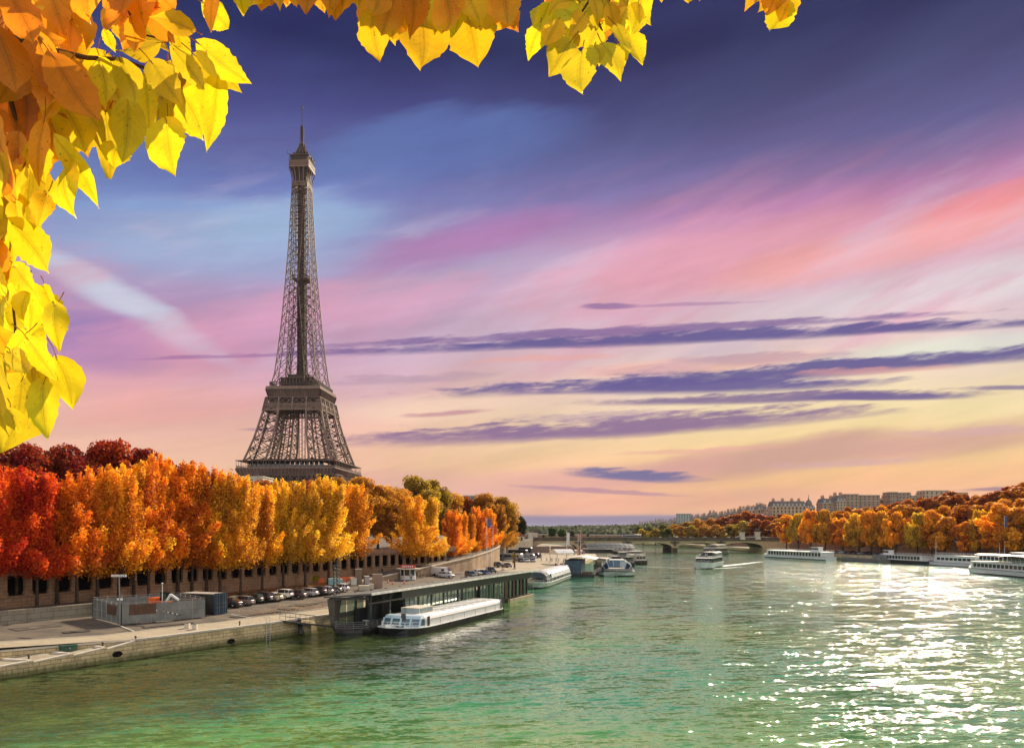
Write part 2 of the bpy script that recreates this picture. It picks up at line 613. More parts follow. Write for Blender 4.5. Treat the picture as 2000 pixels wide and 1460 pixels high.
M_DKGREY = plain('dark_metal', (0.055, 0.055, 0.052), 0.5, 0.3, 0.3, 0.6)
M_TEALFRAME = plain('dark_teal_frame', (0.018, 0.032, 0.028), 0.4, 0.2, 0.2, 0.5)
M_GLASS = glassy('dark_glass', (0.012, 0.022, 0.022))
M_TEALGLASS = seeglass('teal_glass', (0.50, 0.66, 0.58), 0.38, 0.55)
M_BLUEGLASS = glassy('blue_glass', (0.09, 0.16, 0.20))
M_RUBBER = plain('tyre_rubber', (0.014, 0.014, 0.014), 0.85)
M_RIM = plain('wheel_rim', (0.42, 0.42, 0.43), 0.35, 0.8)
M_RED = plain('red_paint', (0.50, 0.045, 0.025), 0.45)
M_ORANGE = plain('orange_plastic', (0.75, 0.13, 0.02), 0.5)
M_BLUE = plain('blue_paint', (0.028, 0.062, 0.105), 0.45, 0, 0.25, 0.5)
M_BROWN = plain('brown_board', (0.115, 0.058, 0.034), 0.7)
M_BEIGE = plain('beige_stone_rim', (0.46, 0.37, 0.24), 0.8)
M_LAMPGLASS = plain('lamp_lens', (0.75, 0.75, 0.72), 0.15)
M_TAIL = plain('tail_lens', (0.35, 0.015, 0.012), 0.2)
M_PAINT = objcol('car_paint', 0.35, 0.0, 0.25)
M_MATTE = objcol('painted_surface', 0.7, 0.0, 0.0, 0.15)

# ================================================================== THE SETTING
EL_P = [(40, -74.5), (60, -62), (77.3, -51.5), (91, -43), (97.4, -39), (105, -34), (116, -28.3), (165, -6.5), (200, 4), (253, 16.5), (300, 27), (400, 44), (523, 50), (700, 42), (900, 0), (1200, -150), (1500, -420)]
AL_P = [(40, -92.1), (188, -31.7), (223, -19), (260, -8), (400, 8), (523, 15), (700, 5), (900, -40), (1200, -190), (1500, -470)]
ER_P = [(40, 218), (200, 206), (280, 202), (317, 199), (341, 192), (388, 177), (441, 168), (523, 172), (700, 165), (900, 125), (1100, 50), (1400, -150), (1600, -330)]
EL = lambda Y: interp(Y, EL_P)
AL = lambda Y: interp(Y, AL_P)
ER = lambda Y: interp(Y, ER_P)
UR = lambda Y: ER(Y) + 17.0
UE = lambda Y: EL(Y) - max(0.0, 7.5 * (91 - Y) / 13.7)      # edge of the upper quay; the landing lies outside it


def gz(x, Y):
    e, a = EL(Y), AL(Y)
    return 2.3 + 1.5 * max(0.0, min(1.0, (e - x) / (e - a)))


def ground(px, py, dz=0.0):
    """the point of the left quay seen at a photo pixel"""
    z = 3.0
    for _ in range(12):
        p = onz(px, py, z)
        z = gz(p.x, p.y)
    return Vector((p.x, p.y, z + dz))


def smooth(a, b, x):
    t = max(0.0, min(1.0, (x - a) / (b - a)))
    return t * t * (3 - 2 * t)


def hz(x, Y):
    d = x - UR(Y)
    amp = interp(Y, [(300, 1.0), (740, 0.95), (950, 0.42), (1400, 0.20)])
    return 9.5 + amp * (23 * smooth(14, 120, d) + 10 * smooth(120, 500, d)) + 0.6 * math.sin(x * 0.05) * math.sin(Y * 0.04) * smooth(14, 60, d)


# ---- water
def water_material():
    m, t, b = material('river_water')
    co = coords()
    sp = t.nodes.new('ShaderNodeSeparateXYZ')
    t.links.new(co.s, sp.inputs[0])
    x, y, z = (S(o) for o in sp.outputs)
    # slopes of swell, wind waves and ripples, taken straight from noise so that far water still glitters
    wx, wy = x * 0.70 + y * 0.10, y - x * 0.18
    gust = noise(comb(x * 0.020, y * 0.012, 2.0), 1.0, 3.0, 0.5).step(0.30, 0.72)

    def slope(fx, fy, seed, detail):
        n = t.nodes.new('ShaderNodeTexNoise')
        t.links.new(comb(wx * fx, wy * fy, seed).s, n.inputs['Vector'])
        n.inputs['Scale'].default_value = 1.0
        n.inputs['Detail'].default_value = detail
        n.inputs['Roughness'].default_value = 0.55
        q = t.nodes.new('ShaderNodeSeparateXYZ')
        t.links.new(n.outputs['Color'], q.inputs[0])
        return S(q.outputs[0]) - 0.5, S(q.outputs[1]) - 0.5
    a1, b1 = slope(0.16, 0.34, 0.0, 2.0)
    a2, b2 = slope(0.62, 1.25, 3.1, 2.0)
    a3, b3 = slope(2.2, 4.0, 7.7, 2.0)
    a4, b4 = slope(8.0, 13.0, 11.3, 2.0)
    far = y.step(80.0, 260.0)
    k1, k2, k3, k4 = 0.60, gust * 0.50 + 0.75 - far * 0.2, gust * 0.45 + 0.55, (gust * 0.6 + 0.85) * (far * 0.7 + 0.3)
    sx = a1 * k1 + a2 * k2 + a3 * k3 + a4 * k4
    sy = b1 * k1 + b2 * k2 + b3 * k3 + b4 * k4
    nv = t.nodes.new('ShaderNodeVectorMath')
    nv.operation = 'NORMALIZE'
    t.links.new(comb(sx * 1.15, sy * 0.92, 1.0).s, nv.inputs[0])
    t.links.new(nv.outputs[0], b.inputs['Normal'])
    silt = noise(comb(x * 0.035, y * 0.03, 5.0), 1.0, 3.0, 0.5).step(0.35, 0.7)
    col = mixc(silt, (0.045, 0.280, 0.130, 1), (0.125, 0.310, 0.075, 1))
    bank_shade = (x - y * 0.55 + 92.0 + (silt - 0.5) * 20.0).step(14.0, 50.0, True) * y.step(115.0, 175.0, True)      # reflection and shade of trees and quay, painted brown into the water
    col = mixc(bank_shade * 0.85, col, (0.060, 0.062, 0.014, 1))
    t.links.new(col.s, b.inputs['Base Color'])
    b.inputs['Roughness'].default_value = 0.05
    b.inputs['Coat Weight'].default_value = 0.75
    b.inputs['Coat IOR'].default_value = 1.33
    b.inputs['Coat Roughness'].default_value = 0.02
    t.links.new(nv.outputs[0], b.inputs['Coat Normal'])
    b.inputs['IOR'].default_value = 1.333
    b.inputs['Specular IOR Level'].default_value = 0.24
    return m


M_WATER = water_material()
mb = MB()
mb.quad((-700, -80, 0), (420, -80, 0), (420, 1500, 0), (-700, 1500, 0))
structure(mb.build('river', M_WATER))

M_EARTH = plain('earth', (0.16, 0.13, 0.09), 0.95, 0, 0.3, 0.02)
mb = MB()
mb.quad((-16000, -3000, -4), (16000, -3000, -4), (16000, 16000, -4), (-16000, 16000, -4))
structure(mb.build('ground', M_EARTH))


def strip(name, f0, f1, z0, z1, Ys, mat, skirt=0.0):
    mb = MB()
    V = []
    for Y in Ys:
        V += [(f0(Y), Y, z0(f0(Y), Y)), (f1(Y), Y, z1(f1(Y), Y))]
    mb.add(V, [(2 * i, 2 * i + 1, 2 * i + 3, 2 * i + 2) for i in range(len(Ys) - 1)])
    if skirt:
        V = []
        for Y in Ys:
            V += [(f1(Y), Y, z1(f1(Y), Y)), (f1(Y), Y, skirt)]
        mb.add(V, [(2 * i, 2 * i + 1, 2 * i + 3, 2 * i + 2) for i in range(len(Ys) - 1)])
    return mb.build(name, mat)


Yn = [40, 60, 70, 77.3, 84, 91, 97.4, 105, 116, 125, 135, 150, 165, 180, 200, 225, 253, 280, 300, 340, 400, 460, 523, 600, 700, 900, 1200, 1500]
structure(strip('quay_pavement', lambda Y: UE(Y) - 5.6, UE, lambda x, Y: gz(x, Y) + 0.0, gz, Yn, M_PAVE))
structure(strip('quay_road', AL, lambda Y: UE(Y) - 5.58, gz, lambda x, Y: gz(x, Y) - 0.1, [y for y in Yn if y <= 225] + [228], M_ASPHALT, 1.5))
M_SAND = plain('worn_sandy_paving', (0.37, 0.31, 0.225), 0.9, 0, 0.2, 0.25, 0.2)
structure(strip('quay_square', AL, lambda Y: UE(Y) - 5.58, gz, lambda x, Y: gz(x, Y) - 0.02, [228] + [y for y in Yn if y > 228], M_SAND))
# kerb between pavement and road
mb = MB()
for y0, y1 in zip(Yn[:15], Yn[1:16]):
    p = [Vector((UE(y) - 5.6, y, gz(UE(y) - 5.6, y) - 0.03)) for y in (y0, y1)]
    mb.beam(p[0], p[1], 0.22, 0.16)
structure(mb.build('kerb', M_PALE))
# the quay wall with its coping
saw = [(40, 0.2), (70, 1.15), (75.2, 1.32), (75.21, 1.12), (80, 1.47), (80.01, 1.25), (83.5, 1.63), (83.51, 1.40), (86.7, 1.80), (86.71, 1.56), (89.6, 2.12), (89.61, 1.9), (91, 2.3), (3000, 2.3)]
top = lambda Y: interp(Y, saw)
Yw = sorted(set([y for y in Yn] + [s_[0] for s_ in saw[:-1]] + list(np.arange(92, 200, 6.0))))
quay = thing('quay_wall', 'weathered pale stone embankment with green stains and brown waterline below the pavement', 'quay wall', (EL(77.3), 77.3, 0))
off = Vector((EL(77.3), 77.3, 0))
mb, cp = MB(), MB()
V = []
for Y in Yw:
    V += [Vector((EL(Y), Y, top(Y) - 0.02)) - off, Vector((EL(Y) + 0.25, Y - 0.1, -2.5)) - off]
mb.add(V, [(2 * i, 2 * i + 1, 2 * i + 3, 2 * i + 2) for i in range(len(Yw) - 1)])
V = []
for Y in Yw:                                   # wall behind the landing
    if Y <= 91:
        V += [Vector((UE(Y), Y, 2.30)) - off, Vector((UE(Y), Y, 0.0)) - off]
mb.add(V, [(2 * i, 2 * i + 1, 2 * i + 3, 2 * i + 2) for i in range(len(V) // 2 - 1)])
mb.build('stone_face', M_QUAY, quay)
Yc = [y for y in Yw if 91 <= y <= 523]
for y0, y1 in zip(Yc, Yc[1:]):
    cp.beam(Vector((EL(y0) - 0.22, y0, 2.25)) - off, Vector((EL(y1) - 0.22, y1, 2.25)) - off, 0.62, 0.24)
Yc = [y for y in Yw if 40 <= y <= 91]
for y0, y1 in zip(Yc, Yc[1:]):
    cp.beam(Vector((UE(y0) - 0.2, y0, 2.25)) - off, Vector((UE(y1) - 0.2, y1, 2.25)) - off, 0.5, 0.2)
cp.build('coping', M_PALE, quay)
# sloping landing in steps
mb = MB()
Yl = [s_[0] for s_ in saw if s_[0] <= 91]
for y0, y1 in zip(Yl, Yl[1:]):
    if y1 - y0 < 0.5:
        mb.quad((EL(y0), y0, top(y0)), (UE(y0), y0, top(y0) + .05), (UE(y0), y0, top(y1) + .05), (EL(y0), y0, top(y1)))
        continue
    mb.quad((EL(y0), y0, top(y0)), (EL(y1), y1, top(y1)), (UE(y1), y1, top(y1) + .05), (UE(y0), y0, top(y0) + .05))
structure(mb.build('sloping_landing', M_PAVE))
# white rims of the landing
mb = MB()
for k, (ya, yb) in enumerate(((70.1, 75.1), (75.3, 79.9), (80.1, 83.4), (83.6, 86.6), (86.8, 89.5))):
    mb = MB()
    a, b = Vector((EL(ya) - 0.3, ya, top(ya) + 0.03)), Vector((EL(yb) - 0.3, yb, top(yb) + 0.03))
    c = Vector(((EL(yb) + UE(yb)) / 2 - .2, yb + 0.4, top(yb) + 0.12))
    mb.beam(a - b, Vector((0, 0, 0)), 0.55, 0.14)
    mb.beam(Vector((0, 0, 0.02)), c - b, 0.5, 0.2)
    o = mb.build('landing_rim', M_PALE)
    o.location = b
    tag(o, '%s of the five white stone landing rims counted from the lowest' % ORD[k], 'stone rim', 'white rims of the sloping landing')

# ---- upper street on the left bank and the land behind it
mb = MB()
Yu = [y for y in Yn]
V = []
for Y in Yu:
    V += [(AL(Y) - 0.7, Y, 9.55), (-9000, Y * 6, 9.55)]
mb.add(V, [(2 * i, 2 * i + 1, 2 * i + 3, 2 * i + 2) for i in range(len(Yu) - 1)])
V = []
for Y in [y for y in Yu if y >= 225]:
    V += [(AL(Y) - 0.7, Y, 9.55), (AL(Y) - 0.5, Y, 0)]
mb.add(V, [(2 * i, 2 * i + 1, 2 * i + 3, 2 * i + 2) for i in range(len(V) // 2 - 1)])
structure(mb.build('upper_street', M_ASPHALT))

# ---- right bank
structure(strip('right_quay', ER, UR, lambda x, Y: 2.5, lambda x, Y: 2.9, Yn, M_SAND))
mb = MB()
V = []
Yr = [y for y in Yn if y <= 1200]
offr = Vector((ER(300), 300, 0))


def bank_y(px, d):
    """how far ahead the line d metres inland of the far quay edge is seen at a photo column"""
    lo, hi = 150.0, 900.0
    for _ in range(50):
        m = (lo + hi) / 2
        if (px - CX) / F * m < ER(m) + d:
            lo = m
        else:
            hi = m
    return lo

for Y in Yr:
    V += [Vector((ER(Y), Y, 2.5)) - offr, Vector((ER(Y), Y, -2)) - offr]
for i in range(len(Yr) - 1):
    mb.add(V[2 * i:2 * i + 4], [(0, 1, 3, 2)])
rq = thing('quay_wall', 'low stone embankment of the far bank behind the moored white boats', 'quay wall', offr)
mb.build('stone_face', M_QUAY, rq)
rw = thing('retaining_wall', 'tall stone retaining wall under the trees of the far bank', 'wall', (UR(300), 300, 0))
offu = Vector((UR(300), 300, 0))
mb, pb = MB(), MB()
for y0, y1 in zip(Yr, Yr[1:]):
    a, b = Vector((UR(y0), y0, 0)) - offu, Vector((UR(y1), y1, 0)) - offu
    mb.add([a + Vector((-.4, 0, 2.5)), b + Vector((-.4, 0, 2.5)), b + Vector((0, 0, 9.6)), a + Vector((0, 0, 9.6))], [(0, 1, 2, 3)])
    pb.beam(a + Vector((0.1, 0, 10.0)), b + Vector((0.1, 0, 10.0)), 0.45, 0.9)
mb.build('stone_face', M_WALL, rw)
pb.build('parapet', M_PALE, rw)
mb = MB()
Yh = [40, 100, 160, 200, 240, 280, 320, 360, 400, 440, 480, 523, 560, 600, 660, 720, 800, 900, 1000, 1100, 1250, 1400]
ds = [0.1, 8, 14, 22, 32, 44, 58, 74, 92, 110, 130, 160, 220, 320, 500, 900, 2500]
V = [(UR(Y) + d, Y + d * 0.05, hz(UR(Y) + d, Y)) for Y in Yh for d in ds]
n = len(ds)
mb.add(V, [(i * n + j, i * n + j + 1, (i + 1) * n + j + 1, (i + 1) * n + j) for i in range(len(Yh) - 1) for j in range(n - 1)])
M_HILL = plain('hill_ground', (0.085, 0.065, 0.03), 0.95, 0, 0.4, 0.06)
structure(mb.build('hillside', M_HILL, smooth=True))

# ---- the plain and the far hills at the end of the river
M_FAR = plain('far_country', (0.045, 0.06, 0.035), 0.95, 0, 0.45, 0.012)
mb = MB()
xs = np.linspace(-3600, 5200, 120)
V = []
for k, (Yd, zb) in enumerate(((1300, 5.0), (1900, 8), (2600, 11), (3300, 22), (4200, 40), (5200, 52), (6500, 46), (8200, 30))):
    for x in xs:
        u = x / 1000.0
        hh = zb + (zb * 0.22) * (math.sin(u * 1.7 + k) + 0.6 * math.sin(u * 4.1 + k * 2.1) + 0.3 * math.sin(u * 9.3 + k))
        V.append((x, Yd, hh if k else 5.0))
n = len(xs)
mb.add(V, [(i * n + j, i * n + j + 1, (i + 1) * n + j + 1, (i + 1) * n + j) for i in range(7) for j in range(n - 1)])
structure(mb.build('hills', M_FAR, smooth=True))

# ================================================================== ARCADED WALL of the left bank
Y0A, Y1A, PITCH = 88.0, 224.0, 3.45
ax0 = Vector((AL(Y0A), Y0A, 0))


def apt(s):
    """point and direction of the wall line at length s"""
    Y, x = Y0A, AL(Y0A)
    k = 0.408
    Y = Y0A + s / math.hypot(1, k)
    x = AL(Y)
    return Vector((x, Y, 0))


LA = (188 - Y0A) * math.hypot(1, 0.408)
angA = math.atan2(1, 0.408)
arc = thing('arcaded_wall', 'long stone embankment wall with a row of square dark openings under the trees', 'wall', ax0, angA)
# local frame: +x along the wall away from the viewer, -y towards the river
LT = LA + 36.0


def bend(x):      # the wall turns a little beyond its first straight run
    return 0.0 if x < LA else -(x - LA) * 0.055


basew, ledge, par, cor, inner = MB(), MB(), MB(), MB(), MB()
segs = [(0, LA), (LA, LT)]
for a, b in segs:
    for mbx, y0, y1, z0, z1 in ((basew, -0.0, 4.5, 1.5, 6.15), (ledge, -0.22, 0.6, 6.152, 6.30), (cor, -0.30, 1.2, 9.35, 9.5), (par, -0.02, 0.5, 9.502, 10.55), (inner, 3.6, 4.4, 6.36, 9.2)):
        P = [(a, y0 + bend(a), z0), (b, y0 + bend(b), z0), (b, y1 + bend(b), z0), (a, y1 + bend(a), z0)]
        P += [(p[0], p[1], z1) for p in P]
        mbx.add(P, [(3, 2, 1, 0), (4, 5, 6, 7), (0, 1, 5, 4), (1, 2, 6, 5), (2, 3, 7, 6), (3, 0, 4, 7)])
    P = [(a, -0.02 + bend(a), 9.0), (b, -0.02 + bend(b), 9.0), (b, 4.4 + bend(b), 8.9), (a, 4.4 + bend(a), 9.0)]
    P += [(p[0], p[1], 9.348) for p in P]
    cor.add(P, [(3, 2, 1, 0), (4, 5, 6, 7), (0, 1, 5, 4), (1, 2, 6, 5), (2, 3, 7, 6), (3, 0, 4, 7)])
basew.build('base_wall', M_WALL, arc)
ledge.build('ledge', M_WALL, arc)
cor.build('cornice', M_WALL, arc)
par.build('parapet', M_BRICK, arc)
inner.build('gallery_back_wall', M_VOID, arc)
pm = MB()
pm.span(-0.50, 0.50, 0.0, 0.42, 6.302, 9.0)
pm.span(-0.60, 0.60, -0.06, 0.46, 6.302, 6.80)
pm.span(-0.58, 0.58, -0.05, 0.46, 8.82, 8.998)
pillar = pm.build('pillar', M_WALL, arc)
npil = int(LT / PITCH)
for k in range(npil):
    o = pillar if k == 0 else pillar.copy()
    if k:
        COL.objects.link(o)
        o.parent = arc
    o.location = (0.6 + k * PITCH, bend(0.6 + k * PITCH), 0)
# iron rail above the base wall, low old wall and terrace at the near end
terr = [(-84.5, 60), (-63.6, 95.4), (-53.5, 113.2), (AL(113.2) - .1, 113.2), (AL(60) - .1, 60)]
mb = MB()
mb.prism(terr, 1.0, 4.75)
structure(mb.build('terrace_ground', M_EARTH))
lw = thing('low_wall', 'low mossy wall of large old stone blocks behind the grey hoarding', 'wall', (-63.6, 95.4, 0))
mb, cp = MB(), MB()
pts = [Vector((-84.3, 59.6, 0)), Vector((-63.3, 95.1, 0)), Vector((-53.2, 112.9, 0))]
o3 = Vector((-63.6, 95.4, 0))
for a, b in zip(pts, pts[1:]):
    mb.beam(a - o3 + Vector((0, 0, 3.3)), b - o3 + Vector((0, 0, 3.3)), 0.6, 3.2)
    cp.beam(a - o3 + Vector((0, 0, 4.99)), b - o3 + Vector((0, 0, 4.99)), 0.72, 0.18)
mb.build('stone_face', M_LOWWALL, lw)
cp.build('coping', M_LOWWALL, lw)

# ---- ramp from the quay up to the street
RY = [163, 175, 190, 205, 225, 245, 262, 280]
rz_ = lambda Y: interp(Y, [(163, 3.4), (175, 4.3), (262, 9.4), (280, 9.6)])
rin = lambda Y: AL(Y) + (0.9 if Y < 230 else -0.6)
rout = lambda Y: AL(Y) + interp(Y, [(235, 6.8), (280, 1.2)])
structure(strip('ramp_road', rin, rout, lambda x, Y: rz_(Y), lambda x, Y: rz_(Y), RY, M_ASPHALT))
rr = thing('ramp_wall', 'sloping pale stone wall carrying the ramp up to the street', 'wall', (rout(163), 163, 0))
o4 = Vector((rout(163), 163, 0))
mb, cp, rl = MB(), MB(), MB()
for y0, y1 in zip(RY, RY[1:]):
    a, b = Vector((rout(y0), y0, 0)) - o4, Vector((rout(y1), y1, 0)) - o4
    mb.add([a + Vector((0.03, 0, 1)), b + Vector((0.03, 0, 1)), b + Vector((0.03, 0, rz_(y1) + .1)), a + Vector((0.03, 0, rz_(y0) + .1))], [(0, 1, 2, 3)])
    cp.beam(a + Vector((0, 0, rz_(y0) + 0.18)), b + Vector((0, 0, rz_(y1) + 0.18)), 0.5, 0.3)
    rl.beam(a + Vector((0, 0, rz_(y0) + 1.2)), b + Vector((0, 0, rz_(y1) + 1.2)), 0.07)
    for q in np.linspace(0, 1, 6)[:-1]:
        p = a.lerp(b, q) + Vector((0, 0, rz_(y0 + (y1 - y0) * q)))
        rl.beam(p + Vector((0, 0, .3)), p + Vector((0, 0, 1.2)), 0.06)
mb.build('stone_face', plain('pale_ramp_stone', (0.40, 0.29, 0.19), 0.85, 0, 0.25, 0.3), rr)
cp.build('coping', M_PALE, rr)
rl.build('railing', M_DKGREY, rr)

# ================================================================== BRIDGE
bx0, bx1, BY, BD = 6.0, 178.0, 523.0, 30.0
br = thing('stone_bridge', 'long low stone bridge of five shallow arches across the river', 'bridge', (92, BY, 0))
piers = [45.7, 78.4, 110.9, 142.3]
ends = [14.0] + piers + [172.5]
HW = 1.7
spand, pier, parap, corn = MB(), MB(), MB(), MB()
ox = 92.0
zt, zs, zc = 8.25, 3.6, 7.0
cols = []
for k in range(5):
    a, b = ends[k] + HW, ends[k + 1] - HW
    N = 18
    arcp = []
    for i in range(N + 1):
        u = -1 + 2 * i / N
        arcp.append((a + (b - a) * i / N - ox, zs + (zc - zs) * math.sqrt(max(0, 1 - (abs(u)) ** 2.0)) if True else 0))
    for (xa, za), (xb, zb) in zip(arcp, arcp[1:]):
        spand.quad((xa, 0, za), (xb, 0, zb), (xb, 0, zt), (xa, 0, zt))
        spand.quad((xa, BD, za), (xb, BD, zb), (xb, BD, zt), (xa, BD, zt))
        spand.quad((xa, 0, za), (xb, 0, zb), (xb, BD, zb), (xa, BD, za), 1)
for p in piers:
    spand.span(p - HW - ox, p + HW - ox, 0, BD, -2, zt)
    pier = MB()
    pier.loft([[(p - ox + 2.3 * math.cos(t), (-2.6 if math.sin(t) < 0 else BD + 2.6) if abs(math.cos(t)) < 0.2 else (-0.6 if math.sin(t) < 0 else BD + .6), z) for t in np.linspace(0, 2 * math.pi, 9)[:-1]] for z in (-2, 3.4)])
    pier.build('cutwater', M_BRIDGE_D, br)
spand.span(bx0 - ox - 6, ends[0] + HW - ox, 0, BD, -2, zt)
spand.span(ends[-1] - HW - ox, bx1 - ox + 12, 0, BD, -2, zt)
corn.span(bx0 - ox - 6.3, bx1 - ox + 12.3, -0.5, BD + 0.5, zt + 0.002, 8.75)
parap.span(bx0 - ox - 6, bx1 - ox + 12, -0.05, 0.4, 8.752, 10.3)
parap.span(bx0 - ox - 6, bx1 - ox + 12, BD - .4, BD + 0.05, 8.752, 10.3)
parap.span(bx0 - ox - 6, bx1 - ox + 12, -0.12, 0.47, 10.302, 10.6)
for i in range(60):
    x = bx0 - ox + (bx1 - bx0) * i / 59
    parap.span(x - .22, x + .22, -0.1, -0.052, 8.76, 10.3)
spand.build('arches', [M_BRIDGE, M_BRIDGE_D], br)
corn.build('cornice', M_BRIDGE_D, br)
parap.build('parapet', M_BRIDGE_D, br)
dk = MB()
dk.span(bx0 - ox - 6, bx1 - ox + 12, 0.5, BD - .5, 8.76, 9.3)
dk.build('roadway', M_ASPHALT, br)
em = MB()      # spread-winged relief over a pier
em.add([(-3.4, 0, 2.2), (-2.4, 0, 1.2), (-1.0, 0, 0.9), (-0.9, 0, -0.3), (0, 0, -0.9), (0.9, 0, -0.3), (1.0, 0, 0.9), (2.4, 0, 1.2), (3.4, 0, 2.2), (1.4, 0, 2.1), (0.5, 0, 2.6), (-0.5, 0, 2.6), (-1.4, 0, 2.1)], [tuple(range(13))])
em.add([(x, -0.5, z) for x, _, z in em.v[:13]], [tuple(range(13))])
em.add([em.v[i] for i in range(26)], [(i, (i + 1) % 13, 13 + (i + 1) % 13, 13 + i) for i in range(13)])
e0 = em.build('relief', M_BRIDGE_D, br)
for k, p in enumerate(piers):
    o = e0 if k == 0 else e0.copy()
    if k:
        COL.objects.link(o)
        o.parent = br
    o.location = (p - ox, -0.03, 5.4)


def statue_pedestal(x, Y, hp, lab):
    t = thing('statue_pedestal', lab, 'statue', (x, Y, 9.0), 0, 'statue pedestals at the bridge ends')
    p = MB()
    p.span(-1.9, 1.9, -1.9, 1.9, 0, 1.0)
    p.span(-1.45, 1.45, -1.45, 1.45, 1.002, hp)
    p.span(-1.8, 1.8, -1.8, 1.8, hp + .002, hp + 0.45)
    p.build('pedestal', M_PALE, t)
    s_ = MB()      # horse with its leader
    z = hp + 0.452
    s_.loft([[(xx, w * math.cos(a), z + zz + h * math.sin(a)) for a in np.linspace(0, 2 * math.pi, 9)[:-1]] for xx, w, h, zz in
             ((-1.3, .15, .2, 1.5), (-1.0, .42, .48, 1.5), (-0.2, .40, .46, 1.45), (0.6, .42, .5, 1.55), (0.95, .25, .42, 1.95), (1.25, .17, .26, 2.5), (1.5, .14, .2, 2.6), (1.85, .08, .1, 2.35))])
    for lx, ly in ((-1.0, -.25), (-1.0, .25), (0.6, -.25), (0.65, .25)):
        s_.tube([(lx, ly, z + 1.3), (lx + .1, ly, z + .65), (lx, ly, z)], [.17, .1, .1], 6)
    s_.tube([(0.9, -.75, z), (0.9, -.7, z + .9), (.9, -.65, z + 1.55), (.9, -.65, z + 1.75)], [.2, .24, .3, .12], 8)
    s_.lathe([(0.01, 0), (.15, .08), (.17, .2), (.12, .34), (.01, .4)], 8, (.9, -.65, z + 1.75))
    s_.build('statue', M_BRIDGE_D, t, True)
    return t


statue_pedestal(157.0, 521.3 + 3, 4.6, 'pale pedestal with a dark statue on the far bank end, further from the bank')
statue_pedestal(167.5, 521.3 + 3, 4.9, 'pale pedestal with a dark statue beside the orange trees of the far bank')
statue_pedestal(12.6, 524, 4.4, 'pale pedestal with a dark statue beside the dark evergreen of the near bank')
statue_pedestal(16.2, 531, 4.2, 'pale pedestal with a dark statue on the near bank end of the bridge parapet')

# mended patches and gratings in the quay road
M_PATCH = plain('mended_asphalt', (0.10, 0.085, 0.07), 0.9, 0, 0.25, 0.8)
mb = MB()
for px, py, w, l, a in ((70, 1224, 2.2, 5.5, .5), (150, 1232, 1.2, 3.0, .7), (330, 1219, 1.0, 7.0, .62), (470, 1202, 1.6, 3.2, .4), (520, 1196, 1.0, 6.0, .5), (560, 1188, 2.4, 2.0, .5), (600, 1180, 1.2, 4.5, .45), (730, 1160, 2.0, 3.0, .4), (430, 1212, .8, 2.0, .6)):
    p = ground(px, py)
    u = Vector((math.sin(a), math.cos(a), 0)) * l / 2
    v = Vector((u.y, -u.x, 0)).normalized() * w / 2
    q = [p - u - v, p - u + v, p + u + v, p + u - v]
    mb.quad(*[Vector((k.x, k.y, gz(k.x, k.y) + .006)) for k in q])
structure(mb.build('road_patches', M_PATCH))

# ================================================================== IRON TOWER
TY = 572.5
TX = (590 - CX) / F * TY
TROT = math.radians(-3.6)
tower = thing('iron_tower', 'tall brown iron lattice tower with three platforms rising above the orange trees', 'tower', (TX, TY, 7.5), TROT)
WP = [(0, 60), (20, 49), (40, 38.5), (47, 35.5), (58, 31.0), (75, 25.6), (97.6, 20.4), (111, 18.4), (113, 16.3), (122, 15.2), (140, 13.3), (158.6, 11.6), (190, 9.3), (220, 7.4), (250, 6.1), (265.5, 5.6), (278, 5.4)]
LP = [(0, 25), (47, 17), (58, 15.5), (97.6, 10.6), (111, 9.6), (122, 8.6), (158, 8.2), (190, 9.3), (300, 9.3)]
Wf = lambda z: interp(z, WP)
Lf = lambda z: interp(z, LP)


def lattice(mb, cf, zs, pw, bw, mi=(0, 0), half=True, open_sides=()):
    """a lattice column: cf(z) gives its four corners; posts, rings, crossed braces and finer crossed braces in each panel"""
    for z0, z1 in zip(zs, zs[1:]):
        A, B = cf(z0), cf(z1)
        for k in range(4):
            k2 = (k + 1) % 4
            mb.beam(A[k], B[k], pw, mi=mi[0])
            if k in open_sides:
                continue
            mb.beam(B[k], B[k2], bw * 1.2, mi=mi[0])
            mb.beam(A[k], B[k2], bw, mi=mi[1])
            mb.beam(A[k2], B[k], bw, mi=mi[1])
            if half:
                a, b, c, d = Vector(A[k]), Vector(A[k2]), Vector(B[k2]), Vector(B[k])
                m0, m1, m2, m3 = (a + b) / 2, (b + c) / 2, (c + d) / 2, (d + a) / 2
                for p, q in ((m0, m1), (m1, m2), (m2, m3), (m3, m0), (m1, m3)):
                    mb.beam(p, q, bw * 0.55, mi=mi[1])


def legcorners(sx, sy):
    def cf(z):
        w, l = Wf(z), Lf(z)
        return [Vector((sx * w, sy * w, z)), Vector((sx * (w - l), sy * w, z)), Vector((sx * (w - l), sy * (w - l), z)), Vector((sx * w, sy * (w - l), z))]
    return cf


